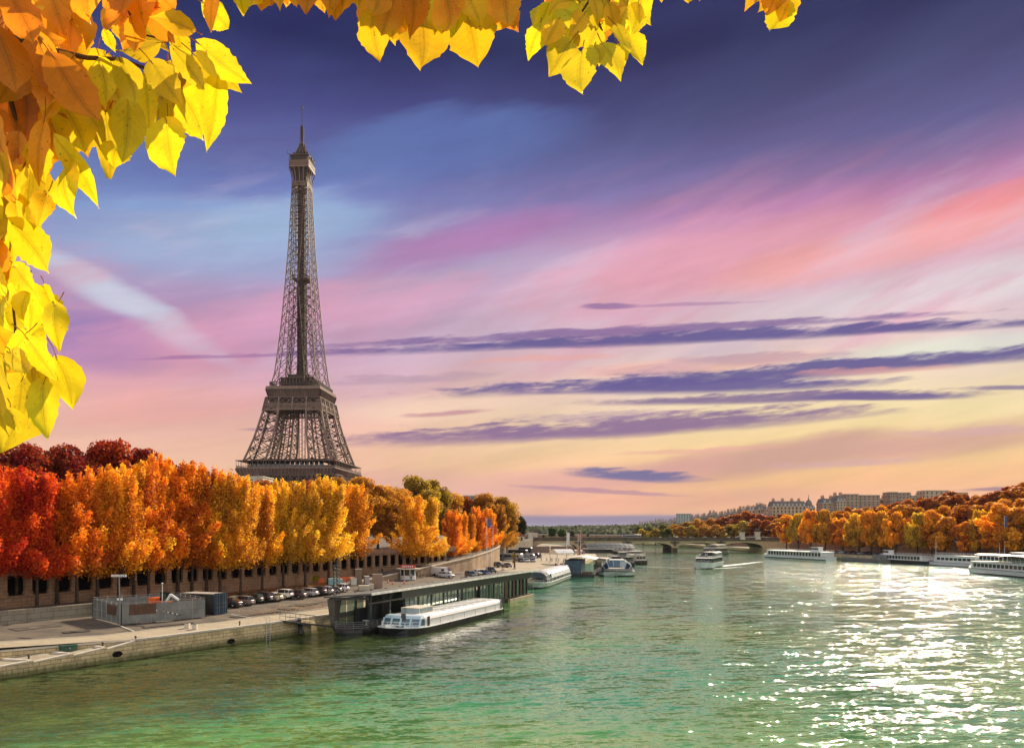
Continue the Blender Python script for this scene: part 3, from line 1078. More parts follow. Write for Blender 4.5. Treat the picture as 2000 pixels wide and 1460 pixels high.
TM = [M_IRON, M_IRON_D, M_IRON_L]
for sx, sy in ((-1, -1), (1, -1), (1, 1), (-1, 1)):
    mb = MB()
    lattice(mb, legcorners(sx, sy), [0, 9, 18, 27, 36, 47], 1.3, 0.6, (0, 0))
    w, l = Wf(0), Lf(0)
    mb.span(*(sorted((sx * (w + 2), sx * (w - l - 2))) + sorted((sy * (w + 2), sy * (w - l - 2)))), -1.5, 0.6)
    mb.build('leg', TM, tower)
    mb = MB()
    lattice(mb, legcorners(sx, sy), [56.5, 65, 73, 80.5, 87.5, 94, 99.8], 1.2, 0.42, (2, 0), False)
    cf = legcorners(sx, sy)
    for z0 in np.arange(57, 99, 2.4):                        # stair flights and lift track inside the leg
        A, B = cf(z0), cf(min(99.5, z0 + 2.4))
        ca, cb = sum(A, Vector()) / 4, sum(B, Vector()) / 4
        f = 0.26 if int(z0 / 2.4) % 2 else -0.26
        mb.beam(ca + (A[0] - A[1]) * f * .8, cb + (B[0] - B[1]) * -f * .8, .55, 0.25, 1)
        mb.beam(ca + (A[0] - A[2]) * .20, cb + (B[0] - B[2]) * .20, 0.6, mi=1)
        mb.beam(ca - (A[0] - A[2]) * .20, cb - (B[0] - B[2]) * .20, 0.6, mi=1)
        if int(z0 / 2.4) % 3 == 0:                      # clustered gussets half way along the braces
            for q in range(4):
                c_ = (A[q] + A[(q + 1) % 4]) / 2
                mb.box(c_, (1.5, 1.5, 1.1), .6 * q, 1)
    mb.build('pillar', TM, tower)
mb = MB()
for x in (-3.4, -1.2, 1.2, 3.4):
    for y in (-2.5, 2.5):
        mb.beam((x, y, 57), (x, y, 98), .28, mi=1)
for z in np.arange(60, 98, 5.4):
    mb.beam((-3.4, -2.5, z), (3.4, -2.5, z + 2.7), .22, mi=1)
    mb.beam((3.4, -2.5, z + 2.7), (-3.4, -2.5, z + 5.4), .22, mi=1)
mb.build('central_lift_frame', TM, tower)
# great arch under the first platform, on each side
for k in range(4):
    R = Matrix.Rotation(k * math.pi / 2, 4, 'Z')
    mb = MB()
    prev = None
    for i in range(25):
        a = math.pi * i / 24
        p = Vector((37 * math.cos(a), -42 + 4 * math.sin(a), 6 + 36 * math.sin(a)))
        q = Vector((33.5 * math.cos(a), -42 + 4 * math.sin(a), 5 + 33.5 * math.sin(a)))
        if prev:
            mb.beam(R @ prev[0], R @ p, .8)
            mb.beam(R @ prev[1], R @ q, .8)
            mb.beam(R @ prev[0], R @ q, .35)
            mb.beam(R @ prev[1], R @ p, .35)
        prev = (p, q)
    mb.build('arch', TM, tower)


def ringbox(mb, h0, h1, z0, z1, mi=0, t=0.35):
    """square ring wall leaning from half width h0 at z0 to h1 at z1"""
    for k in range(4):
        R = Matrix.Rotation(k * math.pi / 2, 4, 'Z')
        mb.add([R @ Vector(p) for p in ((-h0, -h0, z0), (h0, -h0, z0), (h1, -h1, z1), (-h1, -h1, z1), (-h0 + t, -h0 + t, z0), (h0 - t, -h0 + t, z0), (h1 - t, -h1 + t, z1), (-h1 + t, -h1 + t, z1))],
               [(0, 1, 2, 3), (7, 6, 5, 4), (0, 4, 5, 1), (3, 2, 6, 7)], mi)


def slab(mb, h, z0, z1, mi=0, hole=0.0):
    if hole:
        for k in range(4):
            R = Matrix.Rotation(k * math.pi / 2, 4, 'Z')
            P = [R @ Vector(p) for z in (z0, z1) for p in ((-h, -h, z), (h, -h, z), (hole, -hole, z), (-hole, -hole, z))]
            mb.add(P, [(3, 2, 1, 0), (4, 5, 6, 7), (0, 1, 5, 4), (2, 3, 7, 6)], mi)
    else:
        mb.span(-h, h, -h, h, z0, z1, mi)


def ringtruss(mb, h0, h1, z0, z1, n, w, mi=0, chord=0.5):
    for k in range(4):
        R = Matrix.Rotation(k * math.pi / 2, 4, 'Z')
        f = lambda u, v: R @ Vector(((-1 + 2 * u) * (h0 + (h1 - h0) * v), -(h0 + (h1 - h0) * v), z0 + (z1 - z0) * v))
        mb.beam(f(0, 0), f(1, 0), chord, mi=mi)
        mb.beam(f(0, 1), f(1, 1), chord, mi=mi)
        for i in range(n):
            mb.beam(f(i / n, 0), f((i + 1) / n, 1), w, mi=mi)
            mb.beam(f((i + 1) / n, 0), f(i / n, 1), w, mi=mi)


def ringposts(mb, h0, h1, z0, z1, n, w, d=None, mi=0):
    for k in range(4):
        R = Matrix.Rotation(k * math.pi / 2, 4, 'Z')
        for i in range(n + 1):
            u = -1 + 2 * i / n
            mb.beam(R @ Vector((u * h0, -h0, z0)), R @ Vector((u * h1, -h1, z1)), w, d, mi)


# first platform
p1 = thing('first_platform', None, None)
p1.parent = tower
mb = MB()
ringtruss(mb, 33.6, 33.6, 41.5, 46.6, 22, 0.38, 0, 0.8)
ringtruss(mb, 33.0, 33.0, 41.5, 46.6, 44, 0.22, 1, 0.3)
ringposts(mb, 33.7, 33.7, 41.5, 46.6, 11, 0.7)
slab(mb, 33.0, 46.0, 46.6, 1, 14)
mb.build('lattice_girder', TM, p1)
mb = MB()
ringbox(mb, 33.8, 35.0, 46.7, 51.2, 0)
ringposts(mb, 34.0, 35.6, 46.9, 51.2, 28, 0.35, 0.9, 2)
mb.build('cornice', TM, p1)
mb = MB()
slab(mb, 35.4, 51.2, 52.0, 2, 15)
mb.build('deck', TM, p1)
mb = MB()
ringposts(mb, 35.2, 35.2, 52.0, 56.6, 18, 0.22, None, 2)
ringtruss(mb, 35.2, 35.2, 52.0, 53.2, 60, 0.08, 2, 0.18)
mb.build('railing', TM, p1)
for k in range(4):
    R = Matrix.Rotation(k * math.pi / 2, 4, 'Z')
    mb = MB()
    for i in range(15):
        u0, u1 = -26 + 52 * i / 15 + .25, -26 + 52 * (i + 1) / 15 - .25
        mb.quad(*[R @ Vector(p) for p in ((u0, -30.8, 52.0), (u1, -30.8, 52.0), (u1, -30.2, 56.6), (u0, -30.2, 56.6))], 0)
    mb.build('gallery_glazing', M_GLASS, p1)
mb = MB()
slab(mb, 35.6, 56.6, 57.1, 0, 22)
slab(mb, 27.5, 57.6, 58.6, 1, 24)
mb.build('gallery_roof', TM, p1)
# second platform
p2 = thing('second_platform', None, None)
p2.parent = tower
mb = MB()
ringtruss(mb, Wf(94.6) + .3, Wf(98.8) + .3, 94.6, 98.8, 34, 0.26, 2, 0.6)
ringtruss(mb, Wf(94.6) + .25, Wf(98.8) + .25, 94.6, 98.8, 68, 0.13, 2, 0.3)
mb.build('diamond_girder', TM, p2)
mb = MB()
ringtruss(mb, Wf(98.9) + .2, Wf(103.8) + .2, 98.9, 103.8, 8, 0.5, 0, 0.7)
ringposts(mb, Wf(94.0) + .35, Wf(103.8) + .35, 94.0, 103.8, 4, 0.95, None, 2)
ringbox(mb, Wf(98.9) - 2, Wf(103.8) - 2, 99, 103.6, 1)
slab(mb, Wf(98) - 1.5, 97.6, 98.4, 1)
mb.build('cross_girder', TM, p2)
mb = MB()
ringbox(mb, 18.3, 19.2, 103.8, 109.6, 0)
ringposts(mb, 18.4, 19.9, 103.9, 109.6, 22, 0.3, 1.0, 0)
mb.build('cornice', TM, p2)
mb = MB()
slab(mb, 20.1, 109.6, 110.6, 2)
ringbox(mb, 19.9, 19.9, 110.6, 111.8, 2, 0.15)
mb.build('deck', TM, p2)
mb = MB()
ringposts(mb, 17.8, 17.8, 110.6, 115.2, 14, 0.3, None, 1)
ringtruss(mb, 17.8, 17.8, 113.6, 115.2, 24, 0.2, 1, 0.35)
slab(mb, 11.5, 110.6, 119.0, 1)
slab(mb, 12.5, 119.0, 119.6, 0)
slab(mb, 8.0, 119.6, 122.5, 1)
ringposts(mb, 12.4, 12.4, 110.6, 119.0, 10, 0.5, None, 0)
mb.build('upper_gallery', TM, p2)
# upper shaft: four outer legs that close up towards the top
zs = [112]
while zs[-1] < 262:
    zs.append(zs[-1] + max(3.6, 1.02 * (Wf(zs[-1])) ** 0.78 + 0.6))
zs[-1] = 264.5
for sx, sy in ((-1, -1), (1, -1), (1, 1), (-1, 1)):
    mb = MB()
    for z0, z1 in zip(zs, zs[1:]):
        cf = legcorners(sx, sy)
        A, B = cf(z0), cf(z1)
        big = z0 < 188
        for k in ((0, 1, 2, 3) if big else (0, 1, 3)):
            mb.beam(A[k], B[k], 0.6 if k == 0 else 0.4, mi=2 if k == 0 else 0)
        for k in ((0, 1, 2, 3) if big else (0, 3)):
            k2 = (k + 1) % 4
            w = 0.27 if k in (0, 3) else 0.22
            mi = 0 if k in (0, 3) else 1
            mb.beam(A[k], B[k2], w, mi=mi)
            mb.beam(A[k2], B[k], w, mi=mi)
            mb.beam(B[k], B[k2], w, mi=mi)
            c = (A[k] + A[k2] + B[k] + B[k2]) / 4
            if not big:
                mb.beam((A[k] + A[k2]) / 2, (B[k] + B[k2]) / 2, w * .6, mi=mi)
            s_ = 0.7
            mb.box(c, (s_, s_, s_), 0, mi)
    mb.build('upper_leg', TM, tower)
mb = MB()                                       # lift shaft and stairs in the core
z = 119.0
i = 0
while z < 268:
    h = 3.1
    w0, w1 = (2.5, 2.5) if z < 196 else (2.1, 2.1)
    sq = lambda w, zz: [Vector((x * w, y * w, zz)) for x, y in ((-1, -1), (1, -1), (1, 1), (-1, 1))]
    A, B = sq(w0, z), sq(w1, z + h)
    for k in range(4):
        k2 = (k + 1) % 4
        mb.beam(A[k], B[k], .7, mi=1)
        mb.beam(A[k], A[k2], .5, mi=1)
        mb.beam(A[k], B[k2], .62, mi=1)
        mb.beam(A[k2], B[k], .62, mi=1)
        mb.beam((A[k] + A[k2]) / 2, (B[k] + B[k2]) / 2, .8, mi=1)
    f = 1 if i % 2 else -1
    mb.beam((-2.2 * f, -1, z), (2.2 * f, -1, z + h), 1.5, .3, 1)
    mb.beam((1, -2.2 * f, z), (1, 2.2 * f, z + h), 1.5, .3, 1)
    mb.span(-1.3, 1.3, -1.3, 1.3, z + 0.1, z + 1.2, 1)
    z += h
    i += 1
mb.build('lift_shaft', TM, tower)
mb = MB()
slab(mb, 5.8, 193.6, 194.1, 0)
ringposts(mb, 5.7, 5.7, 194.2, 196.4, 8, 0.2, None, 0)
ringtruss(mb, 5.7, 5.7, 195.4, 196.4, 8, .12, 0, .25)
mb.build('middle_landing', TM, tower)
# third platform, cupola and mast
p3 = thing('third_platform', None, None)
p3.parent = tower
mb = MB()
ringtruss(mb, 5.7, 5.6, 262.6, 265.2, 6, .3, 2, .5)
for k in range(4):
    R = Matrix.Rotation(k * math.pi / 2, 4, 'Z')
    for u in (-1, -.5, 0, .5, 1):
        P = [Vector((u * h, -h, z_)) for z_, h in ((264.5, 5.6), (268.5, 5.75), (271.5, 6.25), (273.8, 7.0), (275.4, 7.3))]
        for p, q in zip(P, P[1:]):
            mb.beam(R @ p, R @ q, 0.5, mi=2)
    mb.quad(*[R @ Vector(p) for p in ((-4.6, -4.6, 266), (4.6, -4.6, 266), (5.2, -5.2, 275), (-5.2, -5.2, 275))], 1)
mb.build('bracket', TM, p3)
mb = MB()
slab(mb, 7.5, 275.4, 276.5, 2)
ringbox(mb, 7.4, 7.4, 276.5, 279.6, 0, .2)
for zz in (277.3, 278.3, 279.3):
    ringbox(mb, 7.5, 7.5, zz, zz + .35, 2, .12)
slab(mb, 7.6, 279.6, 280.2, 2)
mb.build('deck', TM, p3)
mb = MB()
slab(mb, 6.4, 280.2, 284.2, 1)
ringposts(mb, 7.4, 6.7, 280.2, 284.0, 12, .18, None, 0)
slab(mb, 7.2, 284.2, 284.7, 0)
mb.build('upper_gallery', TM, p3)
mb = MB()
rr2 = random.Random(4)
for i in range(46):                            # aerials, dishes and rails round the cupola
    a = rr2.uniform(0, 2 * math.pi)
    r = rr2.uniform(4.2, 7.6)
    z0 = 284.7 + rr2.uniform(0, 2.2) * (1 if r > 5.5 else 1.6)
    p = Vector((r * math.cos(a), r * math.sin(a), z0))
    if rr2.random() < .5:
        mb.beam((p.x * .8, p.y * .8, 284.7), p + Vector((0, 0, rr2.uniform(.5, 2.0))), .16, mi=1)
    else:
        mb.box(p, (rr2.uniform(.4, 1.3), rr2.uniform(.4, 1.3), rr2.uniform(.4, 1.4)), a, 1)
for x0, y0, L_ in ((-8.6, -6.5, 3.0), (8.2, -4.5, 2.2), (8.0, 6, 2.0)):
    mb.beam((x0 * .7, y0 * .7, 285.5), (x0, y0, 285.5), .25, mi=1)
    mb.beam((x0, y0, 285.0), (x0, y0, 285.0 + L_), .3, mi=1)
mb.lathe([(5.2, 284.7), (5.0, 286.5), (4.1, 288.5), (3.0, 290.5), (2.3, 292.5), (1.9, 294.2), (2.1, 294.3), (2.1, 294.9), (1.2, 295.5), (1.0, 298)], 12, (0, 0, 0), 1)
for k in range(8):
    a = k * math.pi / 4
    P = [(5.4, 284.7), (5.2, 287), (4.2, 289.6), (2.6, 292.6), (1.5, 296.5)]
    for (r0, z0), (r1, z1) in zip(P, P[1:]):
        mb.beam((r0 * math.cos(a), r0 * math.sin(a), z0), (r1 * math.cos(a), r1 * math.sin(a), z1), .4, mi=0)
mb.build('cupola', TM, p3)
mb = MB()
mb.lathe([(1.0, 297.5), (1.05, 300), (.95, 304), (.95, 308.6), (.5, 309.2), (.22, 310), (.20, 322.2), (.2, 322.3), (.2, 324)], 10, (0, 0, 0), 1)
for zz in np.arange(299, 308.5, 1.2):
    mb.box((0, 0, zz), (2.3, 2.3, .3), 0, 1)
mb.box((0, 0, 322.6), (1.1, 1.1, .9), 0, 1)
mb.build('mast', TM, p3)

# ================================================================== TREES
def crown_mesh(name, seed, kind, H, R, z0, n, leaf, nclump):
    """leaf-sized faces gathered in clumps through the crown's volume; returns the mesh and the clump centres"""
    g = np.random.default_rng(seed)
    C, RAD, SEG = [], [], []
    if kind == 'upright':
        # limbs that rise steeply and end in separate tips
        nl = nclump
        for k in range(nl):
            q = (k + .5) / nl
            a = k * 2.4 + g.uniform(-.5, .5)
            low = q < .30
            zb = z0 * .95 + (H - z0) * (g.uniform(.0, .15) if low else q * .5)
            ze = z0 + (H - z0) * (g.uniform(.10, .42) if low else g.uniform(.45, 1.0) if q < .8 else g.uniform(.85, 1.05))
            re = R * (g.uniform(.75, 1.1) if low else g.uniform(.35, .95) * (1.25 - .75 * (ze - z0) / (H - z0)))
            p0 = np.array([.1 * math.cos(a), .1 * math.sin(a), zb])
            p1 = np.array([re * math.cos(a), re * math.sin(a), ze])
            SEG.append((p0, p1, R * g.uniform(.12, .21)))
            C.append(p0 + (p1 - p0) * .75)
        ln = np.array([np.linalg.norm(b_ - a_) * r_ for a_, b_, r_ in SEG])
        idx = g.choice(len(SEG), n, p=ln / ln.sum())
        A_, B_, W_ = (np.array([q[i] for q in SEG]) for i in range(3))
        tt = g.random(n) ** .75
        tt = .12 + .88 * tt
        d = g.normal(size=(n, 3))
        d /= np.linalg.norm(d, axis=1)[:, None]
        sig = W_[idx] * (1.25 - .95 * tt) * (.35 + .75 * g.random(n) ** .6) * (1 + .35 * np.sin(tt * 17 + idx))
        bow = np.sin(tt * math.pi)[:, None] * np.stack([A_[idx][:, 0] * 0, A_[idx][:, 1] * 0, -(.08 * R) * np.ones(n)], 1)
        p = A_[idx] + (B_[idx] - A_[idx]) * tt[:, None] + d * sig[:, None] * np.array([1, 1, 1.5]) * 1.5 + bow
        C = np.array(C)
        ncol = len(SEG)
    else:
        tries = 0
        while len(C) < nclump and tries < 6000:
            tries += 1
            u = g.random()
            a = g.random() * 2 * math.pi
            if kind == 'round':
                prof = math.sqrt(max(0.02, 1 - (2 * u - 0.9) ** 2 / 1.25)) * (0.80 + 0.30 * math.sin(2 * a + seed) * math.sin(3.1 * u + seed))
                r = R * prof * g.random() ** 0.4 * 0.92
                rad = g.uniform(0.40, 1.15) * R * 0.27
            else:                                 # weeping
                prof = math.sqrt(max(0.02, 1 - max(0, u - 0.35) ** 2 / 0.46)) * (.85 + .25 * math.sin(2 * a + seed))
                r = R * prof * g.random() ** 0.4 * 0.9
                rad = g.uniform(0.5, 1.05) * R * 0.22
            C.append(np.array([r * math.cos(a), r * math.sin(a), z0 + (H - z0) * u]))
            RAD.append(rad)
        C, RAD = np.array(C), np.array(RAD)
        wgt = RAD ** 2
        idx = g.choice(len(C), n, p=wgt / wgt.sum())
        d = g.normal(size=(n, 3))
        d /= np.linalg.norm(d, axis=1)[:, None]
        rr = RAD[idx] * (0.35 + 0.75 * g.random(n) ** 0.6)
        ez = {'round': 0.95, 'weeping': 2.0}[kind]
        p = C[idx] + d * rr[:, None] * np.array([1, 1, ez])
        ncol = len(C)
    hi = np.percentile(p[:, 2], 99.8)
    k_ = (H - z0) / (hi - z0)
    p[:, 2] = z0 + (p[:, 2] - z0) * k_
    C[:, 2] = z0 + (C[:, 2] - z0) * k_
    p[:, 2] = np.maximum(p[:, 2], z0 - 1.2 * g.random(n))
    # a leaf spray: two triangles folded along the middle
    ax = d * 0.7 + g.normal(size=(n, 3)) * 0.7
    if kind == 'weeping':
        ax[:, 2] = 0
    ax /= np.linalg.norm(ax, axis=1)[:, None]
    up = g.normal(size=(n, 3)) + np.array([0, 0, 0.9 if kind != 'weeping' else 3.0])
    s_ = np.cross(ax, up)
    s_ /= np.linalg.norm(s_, axis=1)[:, None]
    t_ = np.cross(s_, ax)
    sz = leaf * g.uniform(0.55, 1.35, n)[:, None]
    asp = 0.62 if kind != 'weeping' else 0.4
    V = np.empty((n, 4, 3))
    V[:, 0] = p - t_ * sz * 0.55
    V[:, 1] = p + s_ * sz * asp * 0.6 + ax * sz * 0.12
    V[:, 2] = p + t_ * sz * 0.6
    V[:, 3] = p - s_ * sz * asp * 0.6 + ax * sz * 0.12
    me = bpy.data.meshes.new(name)
    me.vertices.add(4 * n)
    me.vertices.foreach_set('co', V.ravel())
    me.loops.add(4 * n)
    me.loops.foreach_set('vertex_index', np.arange(4 * n, dtype=np.int32))
    me.polygons.add(n)
    me.polygons.foreach_set('loop_start', np.arange(0, 4 * n, 4, dtype=np.int32))
    me.polygons.foreach_set('loop_total', np.full(n, 4, dtype=np.int32))
    tone_c = g.random(ncol)
    tone = np.clip(0.5 * tone_c[idx] + 0.5 * g.random(n), 0, 1)
    at = me.attributes.new('tone', 'FLOAT', 'FACE')
    at.data.foreach_set('value', tone.astype(np.float32))
    me.materials.append(M_LEAF)
    me.update(calc_edges=True)
    return me, C


def trunk_mesh(name, seed, H, R, z0, r0, C, kind):
    g = random.Random(seed)
    mb = MB()
    topz = z0 + (H - z0) * (0.75 if kind == 'upright' else 0.45)
    ph = g.uniform(0, 6)
    path = [(0.12 * math.sin(ph + q * 3) * q * 2, 0.12 * math.cos(ph + q * 2.2) * q * 2, topz * q) for q in (0, .03, .12, .25, .4, .6, .8, 1)]
    mb.tube(path, [r0 * 1.6, r0 * 1.15, r0, r0 * .92, r0 * .8, r0 * .6, r0 * .4, r0 * .15], 8)
    for i in g.sample(range(len(C)), min(len(C), 16)):
        c = Vector(C[i])
        q = max(z0 * 0.8, min(topz * .92, c.z - (c.xy.length * (1.3 if kind == 'upright' else .6) + .6)))
        k = q / topz
        b = Vector((np.interp(k, [0, .03, .12, .25, .4, .6, .8, 1], [p[0] for p in path]), np.interp(k, [0, .03, .12, .25, .4, .6, .8, 1], [p[1] for p in path]), q))
        m = b.lerp(c, .5) + Vector((0, 0, -.25 if kind != 'upright' else .2))
        mb.tube([b, m, c], [r0 * .42, r0 * .28, r0 * .08], 5)
    return mb.mesh(name, M_BARK, True)


def tree_kind(name, seed, kind, H, R, z0, n, leaf, nclump, r0):
    cm, C = crown_mesh('crown', seed, kind, H, R, z0, n, leaf, nclump)
    tm = trunk_mesh('trunk', seed, H, R, z0, r0, C, kind)
    return (name, cm, tm, H, R)


QUAYTREES = [tree_kind('plane_tree', 11 + i, 'upright', 20.0, 5.4, 5.3, 24000, 0.31, 44, 0.24) for i in range(5)]
ROUNDTREES = [tree_kind('chestnut_tree', 31 + i, 'round', 20.0, 7.4, 5.0, 20000, 0.52, 90, 0.42) for i in range(4)]
BANKTREES = [tree_kind('bank_tree', 51 + i, 'round', 16.0, 6.4, 4.2, 8000, 0.80, 56, 0.35) for i in range(4)]
WEEPING = [tree_kind('weeping_tree', 71 + i, 'weeping', 16.0, 5.8, 4.4, 7500, 0.90, 50, 0.35) for i in range(3)]


def tree(kind, loc, h, wscale, color, label, group, rz=None):
    name, cm, tm, H, R = kind
    s_ = h / H
    t = thing(name, label, 'tree', loc, rnd.uniform(0, 6.28) if rz is None else rz, group)
    t.scale = (s_ * wscale, s_ * wscale, s_)
    c = link('crown', cm, t)
    c.color = tuple(color) + (1,)
    link('trunk', tm, t)
    return t


RED, REDOR, ORANGE, AMBER, GOLD, YEL = (0.80, 0.105, 0.014), (0.84, 0.19, 0.016), (0.90, 0.31, 0.018), (0.92, 0.40, 0.022), (0.92, 0.48, 0.028), (0.90, 0.54, 0.04)
DKRED, RUST, BRONZE, OLIVE = (0.36, 0.045, 0.013), (0.46, 0.125, 0.016), (0.60, 0.27, 0.022), (0.46, 0.29, 0.03)


def row(kinds, items, group, lab, zf, wscale=1.0):
    """items: trunk pixel x, depth Y, crown top pixel y, colour; the label says which place the tree has in its row"""
    n = len(items)
    for i, it in enumerate(items):
        px, Y, ty, colr = it[:4]
        x = (px - CX) / F * Y
        z = zf(x, Y)
        h = EYE + (HY - ty) / F * Y - z
        tree(kinds[(i * 7 + 3) % len(kinds)], (x, Y, z - 0.1), h, (it[4] if len(it) > 4 else wscale) * (rnd.uniform(.84, 1.02) if group.startswith('trees in the') else rnd.uniform(1.0, 1.15)), colr, lab(i, n), group)


def mixcol(a, b, t):
    return tuple(a[k] + (b[k] - a[k]) * t for k in range(3))


zq = lambda x, Y: 4.75 if (Y < 112.5 and x < AL(Y) + 8.5) else gz(x, Y)
# quay row near the road, then the row along the arcade
front = [(32, 104, 915, RED, 1.15), (112, 108, 930, mixcol(RED, REDOR, .6), 1.1), (190, 113, 915, mixcol(ORANGE, AMBER, .6), 1.1), (262, 120, 905, GOLD, 1.1), (318, 127, 890, mixcol(ORANGE, AMBER, .4), 1.15),
         (375, 131, 906, mixcol(ORANGE, AMBER, .5), 1.1), (430, 134, 922, GOLD, 1.1), (470, 137, 930, GOLD, 1.05), (512, 145, 946, mixcol(AMBER, GOLD, .6), 1.0), (553, 152, 938, YEL, 1.0), (596, 156, 942, YEL, 1.0), (642, 163, 934, YEL, 1.15), (694, 176, 945, mixcol(GOLD, AMBER, .4), 1.2)]
row(QUAYTREES, front, 'trees in the front row on the near quay',
    lambda i, n: '%s tree from the left in the front quay row, %s' % (ORD[i], ('scarlet', 'scarlet', 'orange', 'golden', 'orange', 'orange', 'golden', 'golden', 'golden orange', 'yellow', 'yellow', 'yellow', 'amber')[i]), zq)
back = [(-20, 98, 905, RED, 1.1), (72, 103, 925, RED, 1.1), (150, 108, 925, mixcol(REDOR, ORANGE, .6), 1.05), (232, 114, 912, AMBER, 1.05), (290, 121, 903, ORANGE, 1.05), (348, 128, 904, mixcol(REDOR, ORANGE, .8), 1.1), (404, 134, 918, ORANGE, 1.05), (452, 141, 928, AMBER, 1.0),
        (492, 147, 946, ORANGE, .95), (532, 154, 950, AMBER, .95), (575, 161, 947, GOLD, .95), (622, 170, 944, AMBER, .95), (668, 180, 950, AMBER, 1.0)]
row(QUAYTREES, back, 'trees in the row along the arcaded wall',
    lambda i, n: '%s autumn plane tree from the left of the row close against the arcaded wall' % ORD[i], lambda x, Y: 4.75 if Y < 112.5 else 3.6)
# trees further along the quay
far_q = [(808, 198, 968, GOLD, 1.30), (836, 206, 972, YEL, 1.05), (884, 226, 996, ORANGE, 1.05), (901, 236, 1000, AMBER, .9), (934, 256, 990, ORANGE, 1.0), (955, 268, 992, AMBER, .9), (916, 246, 1004, mixcol(ORANGE, BRONZE, .5), .9), (972, 288, 985, BRONZE, 1.1), (990, 306, 994, mixcol(BRONZE, OLIVE, .5), 1.0)]
qlab = ['broad golden tree behind the ticket kiosk with pale yellow top', 'slimmer yellow tree just right of the broad golden tree by the kiosk', 'round orange tree standing below the pale ramp wall above the grey car',
        'amber tree overlapping the round orange tree below the ramp wall', 'orange tree beside the tall flag poles on the quay', 'narrow amber tree just right of the flag poles', 'small rusty tree between the round orange tree and the flag poles', 'bronze tree in front of the end of the ramp wall', 'olive bronze tree nearest the parked coaches']
row(QUAYTREES, far_q, 'trees below the ramp', lambda i, n: qlab[i], lambda x, Y: gz(x, Y))
# street row behind the arcade: tall dark crowns
st = [(-10, 128, 880, DKRED), (58, 132, 868, DKRED), (128, 138, 872, DKRED), (214, 146, 862, mixcol(DKRED, RED, .25)), (282, 152, 878, DKRED), (330, 165, 905, mixcol(DKRED, RUST, .5)), (392, 175, 918, RUST), (520, 200, 938, RUST), (560, 210, 941, BRONZE), (606, 215, 940, RUST), (662, 214, 934, BRONZE),
      (700, 220, 932, BRONZE), (738, 226, 948, BRONZE), (764, 232, 950, mixcol(BRONZE, GOLD, .4)), (788, 240, 956, mixcol(BRONZE, AMBER, .5)), (812, 250, 930, OLIVE, 1.0), (846, 262, 938, OLIVE, .95), (876, 285, 962, BRONZE, .9), (908, 300, 970, RUST, 1.0), (946, 300, 964, BRONZE, 1.05), (980, 306, 970, mixcol(BRONZE, OLIVE, .5), 1.0)]
slab_ = ['tall dark red', 'tall dark red', 'tall dark red', 'tall crimson topped', 'tall dark red', 'dark russet', 'russet', 'russet', 'bronze', 'russet', 'bronze', 'bronze', 'bronze', 'golden bronze', 'amber bronze', 'tall olive gold', 'olive gold', 'bronze', 'russet', 'bronze', 'olive bronze']
row(ROUNDTREES, st, 'trees on the street above the arcaded wall', lambda i, n: '%s tree on the street above the arcaded wall, %s counted from the left' % (slab_[i], ORD[i]), lambda x, Y: 9.55, 0.95)
# dark evergreens and clipped trees by the near end of the bridge
tree(ROUNDTREES[1], pix(1016, 1060, 420) * Vector((1, 1, 0)) + Vector((0, 0, 9.5)) if False else Vector((16 / F * 430, 430, 9.5)), 13.5, 0.85, (0.055, 0.05, 0.018), 'dark evergreen tree standing beside the bridge pedestals', None)
tree(BANKTREES[2], Vector((-2 / F * 400, 400, 6.0)), 8.0, 1.1, (0.14, 0.11, 0.02), 'low clipped olive tree above the parked coaches', None)
for k, (px, Y, ty, w, c) in enumerate(((1078, 640, 1030, 1.4, (0.06, 0.10, 0.018)), (1098, 620, 1032, 1.3, (0.07, 0.12, 0.018)), (1062, 600, 1044, 1.2, (0.10, 0.12, 0.02)), (1118, 700, 1038, 1.2, (0.05, 0.075, 0.02)), (1148, 760, 1042, 1.2, (0.06, 0.08, 0.02)))):
    tree(BANKTREES[k % 4], ((px - CX) / F * Y, Y, 8.5), EYE + (HY - ty) / F * Y - 8.5, w, c,
         ('large green tree beyond the near end of the bridge', 'brighter green tree beside the large one beyond the bridge', 'low pale green tree beyond the bridge parapet', 'small dark green tree right of the flag poles beyond the bridge', 'smallest dark green tree beyond the bridge')[k], 'green trees beyond the near bridge end')

# ---- right bank: line by the quay, then rows climbing the hill
g2 = random.Random(21)
names = {'w': 'weeping', 'r': 'round'}
line = [(1536, 372, 1006, 'r', AMBER), (1560, 364, 1004, 'w', GOLD), (1584, 356, 998, 'w', AMBER), (1612, 350, 997, 'w', GOLD), (1646, 345, 1012, 'r', ORANGE), (1678, 338, 1004, 'r', AMBER), (1702, 332, 1000, 'w', GOLD), (1722, 328, 1000, 'w', GOLD), (1750, 322, 1001, 'w', AMBER),
        (1792, 310, 1003, 'w', GOLD), (1820, 304, 998, 'r', GOLD), (1846, 300, 1010, 'r', AMBER), (1888, 290, 1020, 'r', ORANGE), (1914, 284, 998, 'w', AMBER), (1950, 277, 984, 'r', GOLD), (1984, 270, 992, 'r', AMBER), (2016, 262, 984, 'w', GOLD)]
for i, (px, Y, ty, kd, c) in enumerate(line):
    Y = bank_y(px, (8.0, 11.5, 6.5)[i % 3])
    x = (px - CX) / F * Y
    base = 2.7
    ks = WEEPING if kd == 'w' else BANKTREES
    tree(ks[i % len(ks)], (x, Y, base), EYE + (HY - ty) / F * Y - base, g2.uniform(.85, 1.1), mixcol(c, ((0.85, 0.36, 0.03), (0.62, 0.46, 0.05), (0.95, 0.33, 0.02), (0.62, 0.28, 0.03))[i % 4], .5),
         '%s %s tree from the bridge along the far quay behind the moored boats' % (ORD[i], 'trailing golden' if kd == 'w' else 'rounded amber'), 'trees along the far quay')
